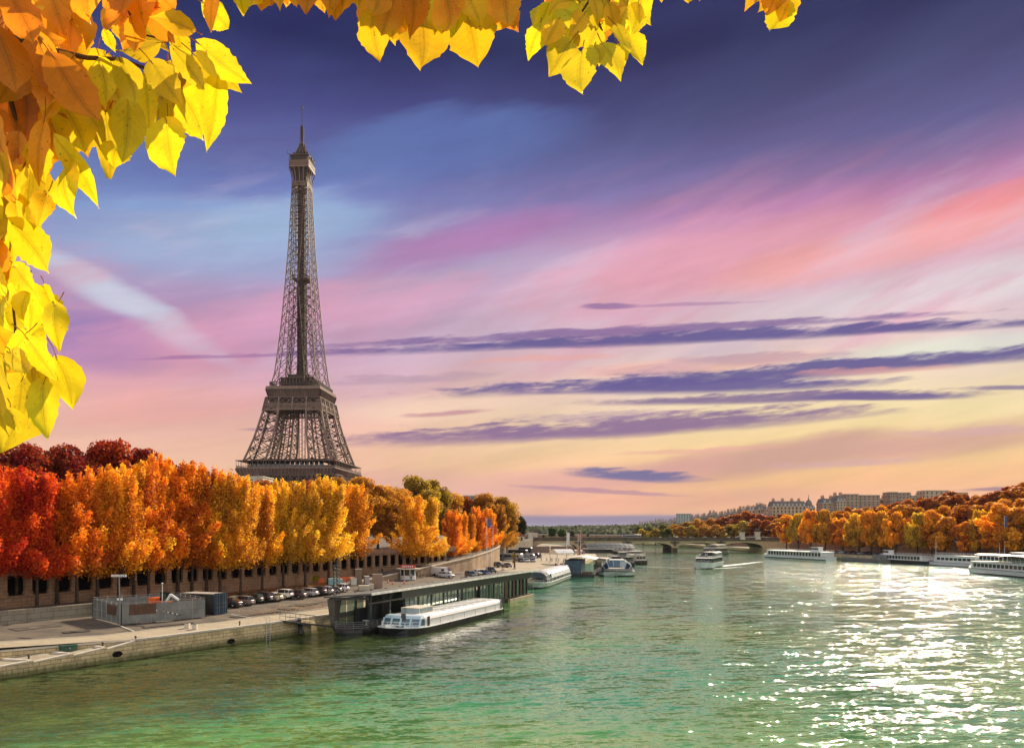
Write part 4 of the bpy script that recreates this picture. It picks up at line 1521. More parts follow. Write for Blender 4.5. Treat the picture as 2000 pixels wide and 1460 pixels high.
rows = [
    [(1520, 450, 1016), (1548, 440, 1008), (1576, 440, 1000), (1606, 430, 998), (1640, 425, 996), (1672, 415, 992), (1700, 410, 993), (1730, 405, 988), (1764, 400, 986), (1794, 395, 990), (1822, 390, 992), (1852, 385, 988), (1880, 380, 984), (1908, 375, 985), (1936, 370, 978), (1968, 365, 976), (2002, 360, 974)],
    [(1660, 520, 990), (1692, 510, 988), (1722, 505, 984), (1752, 500, 978), (1782, 490, 974), (1812, 485, 974), (1842, 480, 970), (1872, 470, 966), (1902, 465, 970), (1932, 460, 966), (1960, 450, 958), (1990, 440, 952), (2020, 430, 944)],
    [(1770, 610, 976), (1800, 600, 971), (1832, 590, 966), (1856, 580, 958), (1884, 570, 963), (1912, 560, 964), (1940, 550, 960), (1972, 520, 948), (1998, 505, 942)],
]
rc = [mixcol(AMBER, RUST, .55), RUST, mixcol(RUST, DKRED, .5)]
for r, items in enumerate(rows):
    for i, (px, Y, ty) in enumerate(items):
        Y = bank_y(px, 17 + (14, 52, 95)[r] + g2.uniform(-5, 5))
        x = (px - CX) / F * Y
        base = hz(x, Y)
        tip = EYE + (HY - ty - g2.uniform(-2, 3)) / F * Y
        h = max(16.0, tip - base)
        tree(BANKTREES[(i * 3 + r) % 4], (x, Y, tip - h - .2), h, g2.uniform(1.05, 1.35), mixcol(rc[r], (AMBER, BRONZE, RUST, DKRED)[g2.randrange(4)], g2.uniform(.1, .4)),
             '%s %s tree from the bridge in the %s row up the far hillside' % (ORD[i], ('amber', 'rust coloured', 'dark russet')[r], ('lowest', 'middle', 'topmost')[r]), 'trees on the far hillside')
# wood beyond the bridge
wood = [(1248, 900, 1028, (0.16, 0.16, 0.02)), (1270, 860, 1027, (0.17, 0.17, 0.02)), (1294, 840, 1024, (0.20, 0.17, 0.02)), (1318, 800, 1024, BRONZE), (1342, 780, 1019, mixcol(BRONZE, OLIVE, .5)), (1366, 760, 1013, BRONZE), (1390, 740, 1012, BRONZE), (1414, 720, 1009, RUST), (1440, 700, 1004, RUST), (1462, 690, 998, mixcol(RUST, DKRED, .3)),
        (1484, 680, 1004, mixcol(RUST, DKRED, .3)), (1506, 660, 1008, RUST), (1528, 640, 1004, RUST), (1256, 760, 1033, OLIVE), (1280, 740, 1032, OLIVE), (1304, 720, 1031, (0.16, 0.16, 0.02)), (1330, 700, 1028, BRONZE), (1354, 690, 1026, OLIVE), (1378, 670, 1025, BRONZE), (1402, 660, 1025, BRONZE), (1428, 640, 1024, OLIVE), (1452, 630, 1017, OLIVE), (1476, 620, 1014, RUST), (1500, 610, 1016, RUST), (1522, 600, 1012, BRONZE), (1218, 1000, 1030, (0.14, 0.15, 0.03)), (1232, 980, 1031, (0.15, 0.15, 0.03))]
for i, (px, Y, ty, c) in enumerate(wood):
    x = (px - CX) / F * Y
    base = max(8.0, hz(x, Y)) if x > UR(Y) else 8.0
    tip = EYE + (HY - ty) / F * Y
    h = max(16.0, tip - base)
    tree(BANKTREES[i % 4], (x, Y, tip - h), h, 1.5, c, '%s %s tree from the left in the %s line of the wood beyond the bridge' % (ORD[i if i < 13 else (i - 13 if i < 25 else i - 25)], 'rust' if c[0] > .3 else 'olive', 'rear' if i < 13 else ('front' if i < 25 else 'far')), 'trees of the wood beyond the bridge')

# ================================================================== BRANCHES OVERHEAD
def leaf_material():
    m, t, b = material('poplar_leaf')
    at = t.nodes.new('ShaderNodeAttribute')
    at.attribute_name = 'Col'
    c = S(at.outputs['Color'])
    n1 = noise(coords(), 30.0, 4.0, 0.6)
    spots = noise(coords(), 160.0, 2.0, 0.5).step(0.66, 0.74)
    spu = t.nodes.new('ShaderNodeSeparateXYZ')
    t.links.new(coords('UV').s, spu.inputs[0])
    av, uu = S.op('ABSOLUTE', S(spu.outputs[0])), S(spu.outputs[1])
    mid = av.step(0.015, 0.06, True)
    fr = S.op('FRACT', (uu - av * 0.24) * 8.0)
    side = S.op('ABSOLUTE', fr - 0.5).step(0.04, 0.13, True) * av.step(0.9, 0.2)
    vein = S.op('MAXIMUM', mid * 0.8, side * 0.34)
    hs = t.nodes.new('ShaderNodeHueSaturation')
    t.links.new(c.s, hs.inputs['Color'])
    t.links.new(((n1 * 0.55 + 0.74) * (1.0 - vein * 0.30) * (1.0 - spots * 0.45)).s, hs.inputs['Value'])
    t.links.new(hs.outputs[0], b.inputs['Base Color'])
    b.inputs['Roughness'].default_value = 0.45
    b.inputs['Specular IOR Level'].default_value = 0.3
    tl = t.nodes.new('ShaderNodeBsdfTranslucent')
    t.links.new(hs.outputs[0], tl.inputs[0])
    mx = t.nodes.new('ShaderNodeMixShader')
    mx.inputs[0].default_value = 0.6
    out = next(n for n in t.nodes if n.type == 'OUTPUT_MATERIAL')
    t.links.new(b.outputs[0], mx.inputs[1])
    t.links.new(tl.outputs[0], mx.inputs[2])
    t.links.new(mx.outputs[0], out.inputs['Surface'])
    return m


M_POPLAR = leaf_material()
M_TWIG = plain('twig_bark', (0.10, 0.045, 0.022), 0.8, 0, 0.4, 40)
LT_, LW_ = [0, .04, .12, .25, .40, .55, .70, .82, .91, 1], [.03, .20, .38, .48, .475, .41, .29, .165, .075, .0]
YB, YD, AM, OR, DO, BR = (0.88, 0.63, 0.012), (0.68, 0.47, 0.014), (0.88, 0.48, 0.012), (0.90, 0.35, 0.012), (0.76, 0.24, 0.010), (0.54, 0.21, 0.012)


class Spray:
    def __init__(self, name, label, seed):
        self.V, self.Fc, self.C, self.U = [], [], [], []
        self.tw, self.twigs = MB(), []
        self.g = random.Random(seed)
        self.root = thing(name, label, 'branch', group='poplar branches overhead')

    def leaf(self, bx, by, tx, ty, wpx, col, d=1.45, stalk=None):
        g = self.g
        d += g.uniform(-.10, .10)
        b = pix(bx, by, d)
        t = pix(tx, ty, d + g.uniform(-.03, .03))
        ax = t - b
        L = ax.length
        axn = ax.normalized()
        W = wpx / F * d / 0.96
        view = Vector((0, -1, 0))
        side = axn.cross(view).normalized()
        nor = side.cross(axn).normalized()
        yaw = g.uniform(-.55, .55)
        side, nor = side * math.cos(yaw) + nor * math.sin(yaw), nor * math.cos(yaw) - side * math.sin(yaw)
        W /= max(.6, math.cos(yaw))
        curl, fold, ph = g.uniform(-.22, .22), g.uniform(.05, .32) * g.choice((-1, 1)), g.uniform(0, 6)
        skew = g.uniform(-.09, .09)
        nu, nv = 18, 10
        o = len(self.V)
        jag = [[g.uniform(-.018, .018) for _ in range(nu + 1)] for _ in range(2)]
        for i in range(nu + 1):
            u = i / nu
            w = float(np.interp(u, LT_, LW_))
            for j in range(nv + 1):
                v = -1 + 2 * j / nv
                ww = w * (1 + (jag[0 if v < 0 else 1][i] / .2 if abs(v) == 1 and 0 < i < nu else 0)) 
                p = b + ax * u + side * (v * ww * W + skew * math.sin(u * math.pi) * W)
                # lobes of the heart hang behind the stalk
                p -= axn * (abs(v) ** 1.5 * .10 * L * max(0, 1 - u * 5))
                p += nor * (curl * L * math.sin(u * math.pi) + fold * abs(v) * w * W + .05 * W * math.sin(u * 7 + ph + v * 2) * abs(v))
                self.V.append(p)
        k = g.uniform(.88, 1.12)
        cc = tuple(min(1, x * k) for x in col)
        for i in range(nu):
            for j in range(nv):
                a = o + i * (nv + 1) + j
                self.Fc.append((a, a + 1, a + nv + 2, a + nv + 1))
                rib = .86 if j in (nv // 2 - 1, nv // 2) else 1.0
                self.C.append(tuple(x * rib for x in cc) + (1,))
                self.U += [((jj - nv / 2) / (nv / 2), ii / nu) for ii, jj in ((i, j), (i, j + 1), (i + 1, j + 1), (i + 1, j))]
        # stalk
        s0 = b + Vector((g.uniform(-.01, .01), g.uniform(0, .02), .0)) - axn * L * g.uniform(.25, .5)
        self.tw.tube([s0, (s0 + b) / 2 + Vector((0, .004, .002)), b + axn * L * .02], [.0011, .0009, .0008], 5)

    def twig(self, pts, r0, r1, d=1.5):
        P = [pix(x, y, d + i * .01) for i, (x, y) in enumerate(pts)]
        n = len(P)
        m = MB()
        m.tube(P, [r0 + (r1 - r0) * i / max(1, n - 1) for i in range(n)], 7)
        self.twigs.append(m)

    def fill(self, n, region, dirs, size, cols, d=1.58):
        """leaves deeper in the spray; region is a polygon in which they start"""
        g = self.g
        xs, ys = [p[0] for p in region], [p[1] for p in region]
        k = 0
        while k < n:
            x, y = g.uniform(min(xs), max(xs)), g.uniform(min(ys), max(ys))
            ins = False
            j = len(region) - 1
            for i in range(len(region)):
                if (ys[i] > y) != (ys[j] > y) and x < (xs[j] - xs[i]) * (y - ys[i]) / (ys[j] - ys[i]) + xs[i]:
                    ins = not ins
                j = i
            if not ins:
                continue
            a = math.radians(g.uniform(*dirs))
            s_ = g.uniform(*size)
            self.leaf(x, y, x + math.cos(a) * s_, y + math.sin(a) * s_, s_ * g.uniform(.55, .9), cols(x, y, g), d + g.uniform(-.06, .22))
            k += 1

    def done(self):
        me = bpy.data.meshes.new('foliage')
        o = self.V[0] * 1.0
        nl = len(self.Fc)
        off = len(self.V)
        F2 = [f for f in self.tw.f if len(f) == 4]
        me.from_pydata([tuple(p - o) for p in self.V] + [tuple(Vector(p) - o) for p in self.tw.v], [], self.Fc + [tuple(i + off for i in f) for f in F2])
        a = me.color_attributes.new('Col', 'FLOAT_COLOR', 'CORNER')
        cols = np.repeat(np.array(self.C + [(.5, .22, .03, 1)] * len(F2), dtype=np.float32), 4, axis=0)
        a.data.foreach_set('color', cols.ravel())
        uvl = me.uv_layers.new(name='UVMap')
        uvl.data.foreach_set('uv', [c for p in self.U + [(.5, .5)] * (4 * len(F2)) for c in p])
        me.materials.append(M_POPLAR)
        me.polygons.foreach_set('use_smooth', [True] * len(me.polygons))
        self.root.location = o
        link('foliage', me, self.root)
        for m in self.twigs:
            m.v = [tuple(Vector(p) - o) for p in m.v]
            m.build('twig', M_TWIG, self.root, True)


sp = Spray('poplar_branch', 'large hanging branch of orange and yellow heart-shaped leaves down the left edge', 3)
for a in [
    (392, 88, 492, 164, 60, YB), (385, 112, 473, 182, 48, YD), (425, 150, 403, 298, 52, YB), (325, 240, 341, 344, 86, YB), (205, 222, 213, 349, 104, YD), (112, 274, 194, 408, 46, YB),
    (132, 326, 150, 427, 72, YB), (105, 112, 198, 240, 76, DO), (30, 112, 134, 234, 46, BR), (298, 124, 357, 209, 58, YD), (308, 84, 226, 98, 52, YD), (375, 58, 290, 34, 44, AM),
    (398, 6, 446, 56, 44, YB), (416, -8, 412, 64, 34, OR), (466, -12, 476, 32, 34, YB), (186, -40, 178, 48, 120, OR), (248, -24, 204, 56, 78, DO), (272, -28, 284, 58, 62, OR), (300, -40, 342, 18, 64, OR),
    (14, -20, 62, 84, 66, DO), (-6, 60, 32, 182, 72, DO), (70, 10, 60, 26, 40, AM), (78, 64, 128, 78, 34, OR), (85, 244, 76, 364, 42, OR), (50, 150, 46, 290, 60, BR), (250, 196, 238, 318, 66, YD), (285, 160, 292, 262, 34, YB),
    (235, 120, 262, 210, 56, YD), (338, 96, 400, 176, 40, YD), (345, 60, 372, 124, 40, YB), (384, 150, 390, 240, 40, YD), (270, 48, 330, 100, 46, YD), (205, 60, 226, 104, 24, YB), (62, 100, 90, 160, 40, YB),
    (232, 282, 222, 330, 50, YB), (-8, 240, 30, 410, 78, OR), (-14, 330, 2, 430, 60, YB), (60, 330, 50, 470, 70, YD), (90, 380, 70, 450, 44, AM),
    (22, 436, 96, 534, 76, YB), (0, 402, 12, 560, 50, YB), (30, 396, 48, 452, 40, YD),
    (30, 522, 78, 582, 46, YB), (52, 566, 56, 662, 58, YB), (86, 560, 114, 616, 42, YB), (108, 596, 116, 690, 46, YB), (55, 662, 114, 745, 46, YB), (112, 702, 142, 800, 62, YB), (84, 748, 92, 860, 54, YB), (20, 688, 58, 732, 46, YD),
    (42, 742, 2, 884, 116, YD), (4, 586, 26, 652, 40, YB), (50, 652, 2, 700, 40, YB), (-4, 752, 18, 852, 46, YD), (-10, 520, 16, 596, 52, YB), (72, 720, 78, 790, 40, YB), (66, 692, 70, 762, 30, YD), (-10, 690, 20, 760, 50, YD), (20, 800, 40, 850, 44, YD), (58, 780, 56, 836, 34, YD),
]:
    sp.leaf(*a)


def leftcol(x, y, g):
    t = max(0, min(1, (x + max(0, y - 180) * .7 - 20) / 260))
    c = mixcol(DO, AM, min(1, t * 1.6)) if t < .6 else mixcol(AM, YD, (t - .6) / .4)
    return c if g.random() < .75 else (OR if t < .4 else YB)


sp.fill(92, [(-30, -30), (120, -30), (170, 110), (300, 100), (410, 130), (390, 190), (250, 220), (150, 230), (80, 280), (-30, 400)], (60, 130), (70, 120), leftcol)
sp.fill(22, [(180, -50), (330, -50), (300, 20), (250, 40), (200, 10)], (50, 130), (50, 80), lambda x, y, g: (OR, DO, AM)[g.randrange(3)])
sp.fill(36, [(-30, 300), (70, 250), (60, 380), (-10, 480), (-30, 520)], (70, 120), (80, 120), lambda x, y, g: (OR, AM, YD, YB)[g.randrange(4)])
sp.fill(24, [(-40, 520), (60, 530), (90, 620), (90, 720), (40, 780), (-40, 790)], (40, 120), (55, 85), lambda x, y, g: (YB, YB, YD, AM)[g.randrange(4)])
sp.twig([(-60, 70), (60, 78), (110, 100), (170, 113), (235, 116), (290, 135), (320, 158)], .007, .002)
sp.twig([(-60, 100), (0, 100), (10, 160), (30, 230), (45, 300), (30, 420), (20, 540), (30, 640), (25, 700)], .006, .002)
sp.twig([(230, -60), (255, 30), (268, 66), (275, 80)], .004, .0015)
sp.twig([(268, 66), (330, 78), (380, 92)], .002, .001)
sp.done()

sp = Spray('poplar_branch', 'sparse branch of orange leaf tips along the top edge above the tower', 5)
for a in [(520, -34, 510, 22, 58, OR), (548, -36, 547, 22, 40, OR), (575, -44, 580, 14, 60, OR), (606, -40, 596, 28, 64, DO), (640, -40, 642, 34, 56, OR), (676, -36, 668, 26, 56, OR), (692, -44, 700, 16, 50, AM), (655, -50, 655, 41, 64, OR), (497, -30, 488, 14, 40, AM), (540, -40, 530, 12, 50, DO)]:
    sp.leaf(*a)
sp.fill(12, [(490, -60), (700, -60), (700, -35), (490, -35)], (60, 120), (40, 70), lambda x, y, g: (OR, DO, AM)[g.randrange(3)])
sp.twig([(470, -70), (560, -52), (640, -50), (710, -60)], .004, .002)
sp.done()

sp = Spray('poplar_branch', 'broad amber leaf cluster of three large overlapping leaves at the top edge', 6)
for a in [(726, 26, 741, 122, 64, AM), (822, 22, 821, 137, 106, AM), (914, 32, 934, 132, 100, AM), (956, -14, 1010, 48, 84, OR), (770, -10, 745, 70, 60, OR), (770, 10, 766, 78, 70, AM), (868, -20, 870, 60, 70, OR), (910, -10, 940, 60, 60, AM), (985, -30, 992, 52, 60, OR), (806, -30, 800, 76, 50, DO), (740, -30, 726, 30, 56, OR), (850, 0, 862, 66, 56, YB), (884, -10, 880, 74, 40, YB)]:
    sp.leaf(*a)
sp.fill(40, [(725, -50), (1010, -50), (990, -10), (960, 5), (740, 10)], (50, 130), (60, 95), lambda x, y, g: (OR, OR, AM, DO)[g.randrange(4)])
sp.twig([(700, -60), (800, -20), (880, -10), (960, -30)], .005, .002)
sp.done()

sp = Spray('poplar_branch', 'yellow leaf cluster on a dark twig hanging at the top centre', 8)
for a in [(1056, 52, 1032, 119, 46, YB), (1112, 84, 1072, 150, 68, YD), (1137, 104, 1138, 182, 70, YD), (1178, 88, 1213, 158, 54, YD), (1222, 64, 1256, 126, 56, YB), (1238, -14, 1272, 50, 58, YB), (1166, 58, 1146, 106, 56, YD), (1226, 16, 1210, 80, 44, YB), (1072, 8, 1042, 56, 32, YB), (1112, 2, 1072, 30, 36, AM), (1210, 88, 1220, 130, 36, YB), (1140, 30, 1112, 70, 36, AM),
          (1090, 40, 1064, 90, 50, AM), (1248, 10, 1232, 70, 40, YB), (1258, -20, 1250, 46, 44, YB), (1190, 10, 1200, 70, 34, AM), (1104, 60, 1092, 110, 34, YB), (1160, 90, 1170, 130, 34, YB), (1205, 50, 1232, 100, 34, YD), (1160, 0, 1168, 50, 30, AM)]:
    sp.leaf(*a)
sp.fill(34, [(1050, -40), (1270, -40), (1255, 10), (1225, 50), (1190, 60), (1120, 50), (1075, 30)], (50, 130), (38, 66), lambda x, y, g: (YB, AM, YD, OR)[g.randrange(4)])
sp.twig([(1165, -70), (1158, -10), (1166, 16), (1165, 34), (1172, 50), (1176, 60)], .004, .002)
sp.twig([(1158, -10), (1140, 18), (1126, 40)], .003, .0012)
sp.twig([(1185, -60), (1190, 0), (1182, 30), (1184, 48)], .003, .0014)
sp.done()

sp = Spray('poplar_branch', 'small tuft of three yellow leaves at the top edge above the empty sky', 9)
for a in [(1484, -14, 1454, 22, 34, OR), (1530, 0, 1503, 60, 52, YB), (1546, -24, 1522, 44, 56, AM), (1505, -26, 1480, 24, 50, AM), (1520, -20, 1496, 30, 48, OR)]:
    sp.leaf(*a)
sp.fill(8, [(1480, -60), (1550, -60), (1550, -30), (1480, -30)], (70, 130), (36, 55), lambda x, y, g: (AM, OR, YB)[g.randrange(3)])
sp.twig([(1500, -80), (1512, -30), (1520, -5)], .003, .0015)
sp.done()
sp = Spray('poplar_branch', 'tiny leaf tips just breaking the top edge right of the twig cluster', 10)
for a in [(1290, -40, 1292, 6, 24, AM), (1352, -40, 1345, 6, 30, AM), (1368, -40, 1366, 4, 26, OR)]:
    sp.leaf(*a)
sp.twig([(1280, -60), (1380, -50)], .003, .002)
sp.done()

# far woods that read as one mass
def far_wood(name, n, xf, y0, y1, zf, hgt, size, colr, lab):
    g = np.random.default_rng(len(name) + n)
    mbv = []
    Y = y0 + (y1 - y0) * g.random(n) ** 1.3
    X = np.array([xf(yy, u) for yy, u in zip(Y, g.random(n))])
    ok = [(x_, y_) for x_, y_ in zip(X, Y)]
    V, Fc, T = [], [], []
    for x_, y_ in ok:
        zb = zf(x_, y_)
        R_ = g.uniform(.7, 1.3) * size
        for k in range(36):
            d = g.normal(size=3)
            d /= np.linalg.norm(d)
            c = Vector((x_, y_, zb + hgt * .55)) + Vector((d[0] * R_, d[1] * R_, d[2] * hgt * .5))
            a = Vector(g.normal(size=3)).normalized() * R_ * .36
            b = Vector(g.normal(size=3)).normalized() * R_ * .36
            o = len(V)
            V += [c - a, c + b, c + a, c - b]
            Fc.append((o, o + 1, o + 2, o + 3))
            T.append(g.random())
    me = bpy.data.meshes.new(name)
    me.from_pydata([tuple(v) for v in V], [], Fc)
    at = me.attributes.new('tone', 'FLOAT', 'FACE')
    at.data.foreach_set('value', np.array(T, dtype=np.float32))
    me.materials.append(M_LEAF)
    o = link(name, me)
    o.color = tuple(colr) + (1,)
    return tag(o, lab, 'wood', None, 'stuff')


far_wood('far_wood', 420, lambda Y, u: -120 + u * Y * .33, 1320, 2600, lambda x, Y: 6, 14, 16, (.12, .13, .10), 'dark green far-off wood on the plain beyond the bridge')
far_wood('slope_wood', 620, lambda Y, u: UR(Y) + 12 + u * 230, 880, 1390, lambda x, Y: hz(x, Y) - 3, 7, 10, (.10, .11, .065), 'grey green wooded slope far beyond the bridge')

# leaf litter at the foot of the arcaded wall and along the kerb
g = np.random.default_rng(77)
V, Fc, T = [], [], []
for k in range(5200):
    Y = 113 + 82 * g.random()
    if k % 5:
        x = AL(Y) + .3 + abs(g.normal()) * 2.2
    else:
        x = UE(Y) - 5.9 - abs(g.normal()) * 3.5
    c = Vector((x, Y, gz(x, Y) + .035))
    r = g.uniform(.09, .22)
    a = g.random() * 6.28
    u = Vector((math.cos(a), math.sin(a), g.uniform(-.15, .25))) * r
    v = Vector((-math.sin(a), math.cos(a), g.uniform(-.15, .25))) * r * .8
    o = len(V)
    V += [c - u, c + v, c + u, c - v]
    Fc.append((o, o + 1, o + 2, o + 3))
    T.append(g.random())
me = bpy.data.meshes.new('fallen_leaves')
me.from_pydata([tuple(v) for v in V], [], Fc)
at = me.attributes.new('tone', 'FLOAT', 'FACE')
at.data.foreach_set('value', np.array(T, dtype=np.float32))
me.materials.append(M_LEAF)
o = link('fallen_leaves', me)
o.color = (.70, .27, .03, 1)
tag(o, 'orange fallen leaves scattered along the foot of the arcaded wall', 'fallen leaves', None, 'stuff')

# ================================================================== VEHICLES
def rring(x, hw, z0, z1, r=0.16, n=3):
    """rounded cross-section at station x"""
    P = []
    for (cy, cz, a0) in ((hw - r, z0 + r * .6, -90), (hw - r, z1 - r, 0), (-hw + r, z1 - r, 90), (-hw + r, z0 + r * .6, 180)):
        for i in range(n + 1):
            a = math.radians(a0 + 90 * i / n)
            P.append((x, cy + r * math.cos(a), cz + (r * .6 if a0 in (-90, 180) else r) * math.sin(a)))
    return P


def make_car(label, kind, color):
    """+x is the nose; ground at z = 0"""
    t = thing('parked_car', label, 'car', (0, 0, 0), 0, None)
    hb, suv = kind in ('hatch', 'suv'), kind == 'suv'
    up = 0.14 if suv else 0.0
    L = 2.15
    st = [(-L, .70, .42, .78), (-L + .06, .80, .30, .90), (-L + .35, .87, .22, .98), (-1.2, .89, .20, .97), (-.4, .90, .20, .95), (.6, .90, .20, .94), (.95, .89, .20, .92), (1.5, .87, .22, .84), (1.9, .82, .26, .76), (2.08, .74, .32, .68), (2.14, .62, .40, .60)]
    mb = MB()
    mb.loft([rring(x, w, a + up * .7, b + up, .14) for x, w, a, b in st])
    mb.build('body', M_PAINT, t, True)
    cab = {'hatch': [(-2.02, .70, .60, .96, 1.02), (-1.75, .76, .62, .96, 1.40), (-1.2, .80, .62, .95, 1.47), (-.2, .80, .62, .94, 1.48), (.25, .80, .60, .93, 1.40), (1.05, .78, .62, .91, .93)],
           'suv': [(-2.08, .72, .62, .98, 1.05), (-1.90, .78, .64, .98, 1.44), (-1.2, .81, .65, .96, 1.52), (-.1, .81, .65, .95, 1.52), (.3, .81, .62, .94, 1.42), (1.05, .79, .64, .92, .95)],
           'sedan': [(-1.85, .72, .60, .97, .99), (-1.05, .78, .60, .96, 1.36), (-.6, .80, .60, .95, 1.42), (.0, .80, .60, .94, 1.42), (.35, .80, .58, .93, 1.34), (1.15, .78, .60, .90, .92)]}[kind]
    gl, rf = MB(), MB()
    R = [[(x, -a, zb + up - .06), (x, -b, zt + up), (x, b, zt + up), (x, a, zb + up - .06)] for x, a, b, zb, zt in cab]
    for r0, r1 in zip(R, R[1:]):
        gl.add(r0 + r1, [(0, 1, 5, 4), (2, 3, 7, 6)])
    gl.add(R[0] + R[1], [(0, 1, 2, 3), (1, 5, 6, 2)])
    gl.add(R[-2] + R[-1], [(1, 5, 6, 2)])
    gl.build('windows', M_GLASS, t)
    rr_ = [[(x, -b * 1.02, zt + up - .01), (x, -b * .8, zt + up + .045), (x, b * .8, zt + up + .045), (x, b * 1.02, zt + up - .01)] for x, a, b, zb, zt in cab[1:-1]]
    rf.loft(rr_, 0, True)
    for sy in (-1, 1):                                  # window pillars
        for i in (1, 2, 4):
            x, a, b, zb, zt = cab[i]
            rf.beam((x + (.05 if i == 1 else 0), sy * (a + .012), zb + up - .05), (x, sy * (b + .012), zt + up), .09, .04)
        x0, a0, b0, zb0, zt0 = cab[-2]
        x1, a1, b1, zb1, zt1 = cab[-1]
        rf.beam((x0, sy * (b0 + .01), zt0 + up), (x1, sy * (a1 - .05), zb1 + up + .0), .07, .05)
    rf.build('roof', M_PAINT, t)
    wm, rm = MB(), MB()
    rad = .34 if suv else .31
    wm.loft([[(r * math.cos(q), y, r * math.sin(q)) for q in np.linspace(0, 2 * math.pi, 15)[:-1]] for r, y in ((rad * .6, -.11), (rad, -.10), (rad, .10), (rad * .6, .11))])
    rm.loft([[(r * math.cos(q), y, r * math.sin(q)) for q in np.linspace(0, 2 * math.pi, 11)[:-1]] for r, y in ((.02, -.118), (rad * .62, -.114), (rad * .62, .114), (.02, .118))])
    w0 = None
    for x in (-1.32, 1.33):
        for y in (-.80, .80):
            w = wm.build('wheel', M_RUBBER, t, True) if w0 is None else link('wheel', w0[0], t)
            q = rm.build('rim', M_RIM, w, True) if w0 is None else link('rim', w0[1], w)
            if w0 is None:
                w0 = (w.data, q.data)
            w.location = (x, y, rad)
    for nm, x, y, z, d, mt in (('headlight', 2.02, .60, .66, (.18, .30, .13), M_LAMPGLASS), ('headlight', 2.02, -.60, .66, (.18, .30, .13), M_LAMPGLASS),
                               ('tail_light', -2.10, .62, .84, (.14, .22, .22), M_TAIL), ('tail_light', -2.10, -.62, .84, (.14, .22, .22), M_TAIL),
                               ('number_plate', -2.17, 0, .56, (.03, .5, .12), M_WHITE), ('bumper', -2.10, 0, .36, (.16, 1.4, .16), M_DKGREY), ('bumper', 2.08, 0, .34, (.16, 1.2, .14), M_DKGREY)):
        mb = MB()
        mb.box((x, y, z + up), d)
        mb.build(nm, mt, t)
    for y in (-.93, .93):
        mb = MB()
        mb.box((.72, y, .98 + up), (.12, .16, .11))
        mb.build('mirror', M_PAINT, t)
    paint(t, color + (1,))
    return t


CAR = {}
car_ang = math.atan2(.30, -.95)          # noses towards the arcaded wall
cars = [(469, 1186, 'sedan', (.018, .017, .020), 'black saloon parked first beside the blue container, half hidden'),
        (493, 1182, 'hatch', (.20, .16, .14), 'grey brown hatchback second in the row from the blue container'),
        (512, 1178, 'hatch', (.020, .034, .026), 'dark green hatchback between the grey brown and the black car'),
        (530, 1176, 'suv', (.012, .012, .015), 'glossy black car right of the dark green hatchback'),
        (550, 1174, 'sedan', (.58, .50, .34), 'cream beige car beside the white off-roader'),
        (570, 1170, 'suv', (.74, .74, .68), 'large white off-roader in the middle of the parked row'),
        (596, 1169, 'hatch', (.050, .022, .024), 'dark maroon car between the white off-roader and the silver car'),
        (619, 1165, 'hatch', (.48, .48, .48), 'silver hatchback right of the dark maroon car'),
        (636, 1163, 'suv', (.035, .028, .030), 'dark brown off-roader behind the lattice mast'),
        (650, 1161, 'hatch', (.40, .41, .42), 'silver grey car half hidden behind the lattice mast'),
        (666, 1158, 'sedan', (.022, .024, .030), 'black car next to last in the parked row'),
        (680, 1155, 'hatch', (.78, .78, .77), 'white car closing the parked row near the concrete blocks')]
for px, py, kd, colr, lab in cars:
    p = ground(px, py)
    ctr = p + Vector((math.cos(car_ang), math.sin(car_ang), 0)) * 2.1
    ctr.z = gz(ctr.x, ctr.y) - 0.02
    if kd not in CAR:
        CAR[kd] = make_car(lab, kd, colr)
        c = CAR[kd]
        c.location, c.rotation_euler = ctr, (0, math.radians(-2), car_ang)
    else:
        c = dup(CAR[kd], ctr, car_ang, lab, None, colr + (1,))
    c['label'] = lab
    c['group'] = 'cars in the row on the near quay'
more = [(872, 1127, 'hatch', (.55, .58, .60), 'silver grey car beside the white van near the kiosk', .5), (920, 1127, 'suv', (.10, .11, .13), 'dark grey car nearest the water among the quay cars', 1.0), (934, 1122, 'sedan', (.70, .70, .68), 'white car in the small cluster by the flag poles', 1.0),
        (947, 1123, 'hatch', (.045, .075, .16), 'blue and silver car right in the small cluster by the flag poles', 1.0), (959, 1118, 'suv', (.03, .03, .035), 'black car at the foot of the flag poles', 1.1), (973, 1107, 'suv', (.02, .02, .024), 'black car standing before the coaches beside the signal posts', 1.15), (991, 1107, 'sedan', (.10, .07, .07), 'dark reddish car alone right of the signal posts', 1.15),
        (1017, 1097, 'hatch', (.06, .065, .07), 'dark grey car first of three in front of the coaches', 1.35), (1028, 1097, 'sedan', (.60, .61, .62), 'pale silver car middle of three in front of the coaches', 1.35), (1040, 1097, 'hatch', (.32, .33, .35), 'mid grey car last of three in front of the coaches', 1.35)]
for px, py, kd, colr, lab, a in more:
    p = ground(px, py)
    dup(CAR[kd], p, -a, lab, 'cars standing on the open quay', colr + (1,))


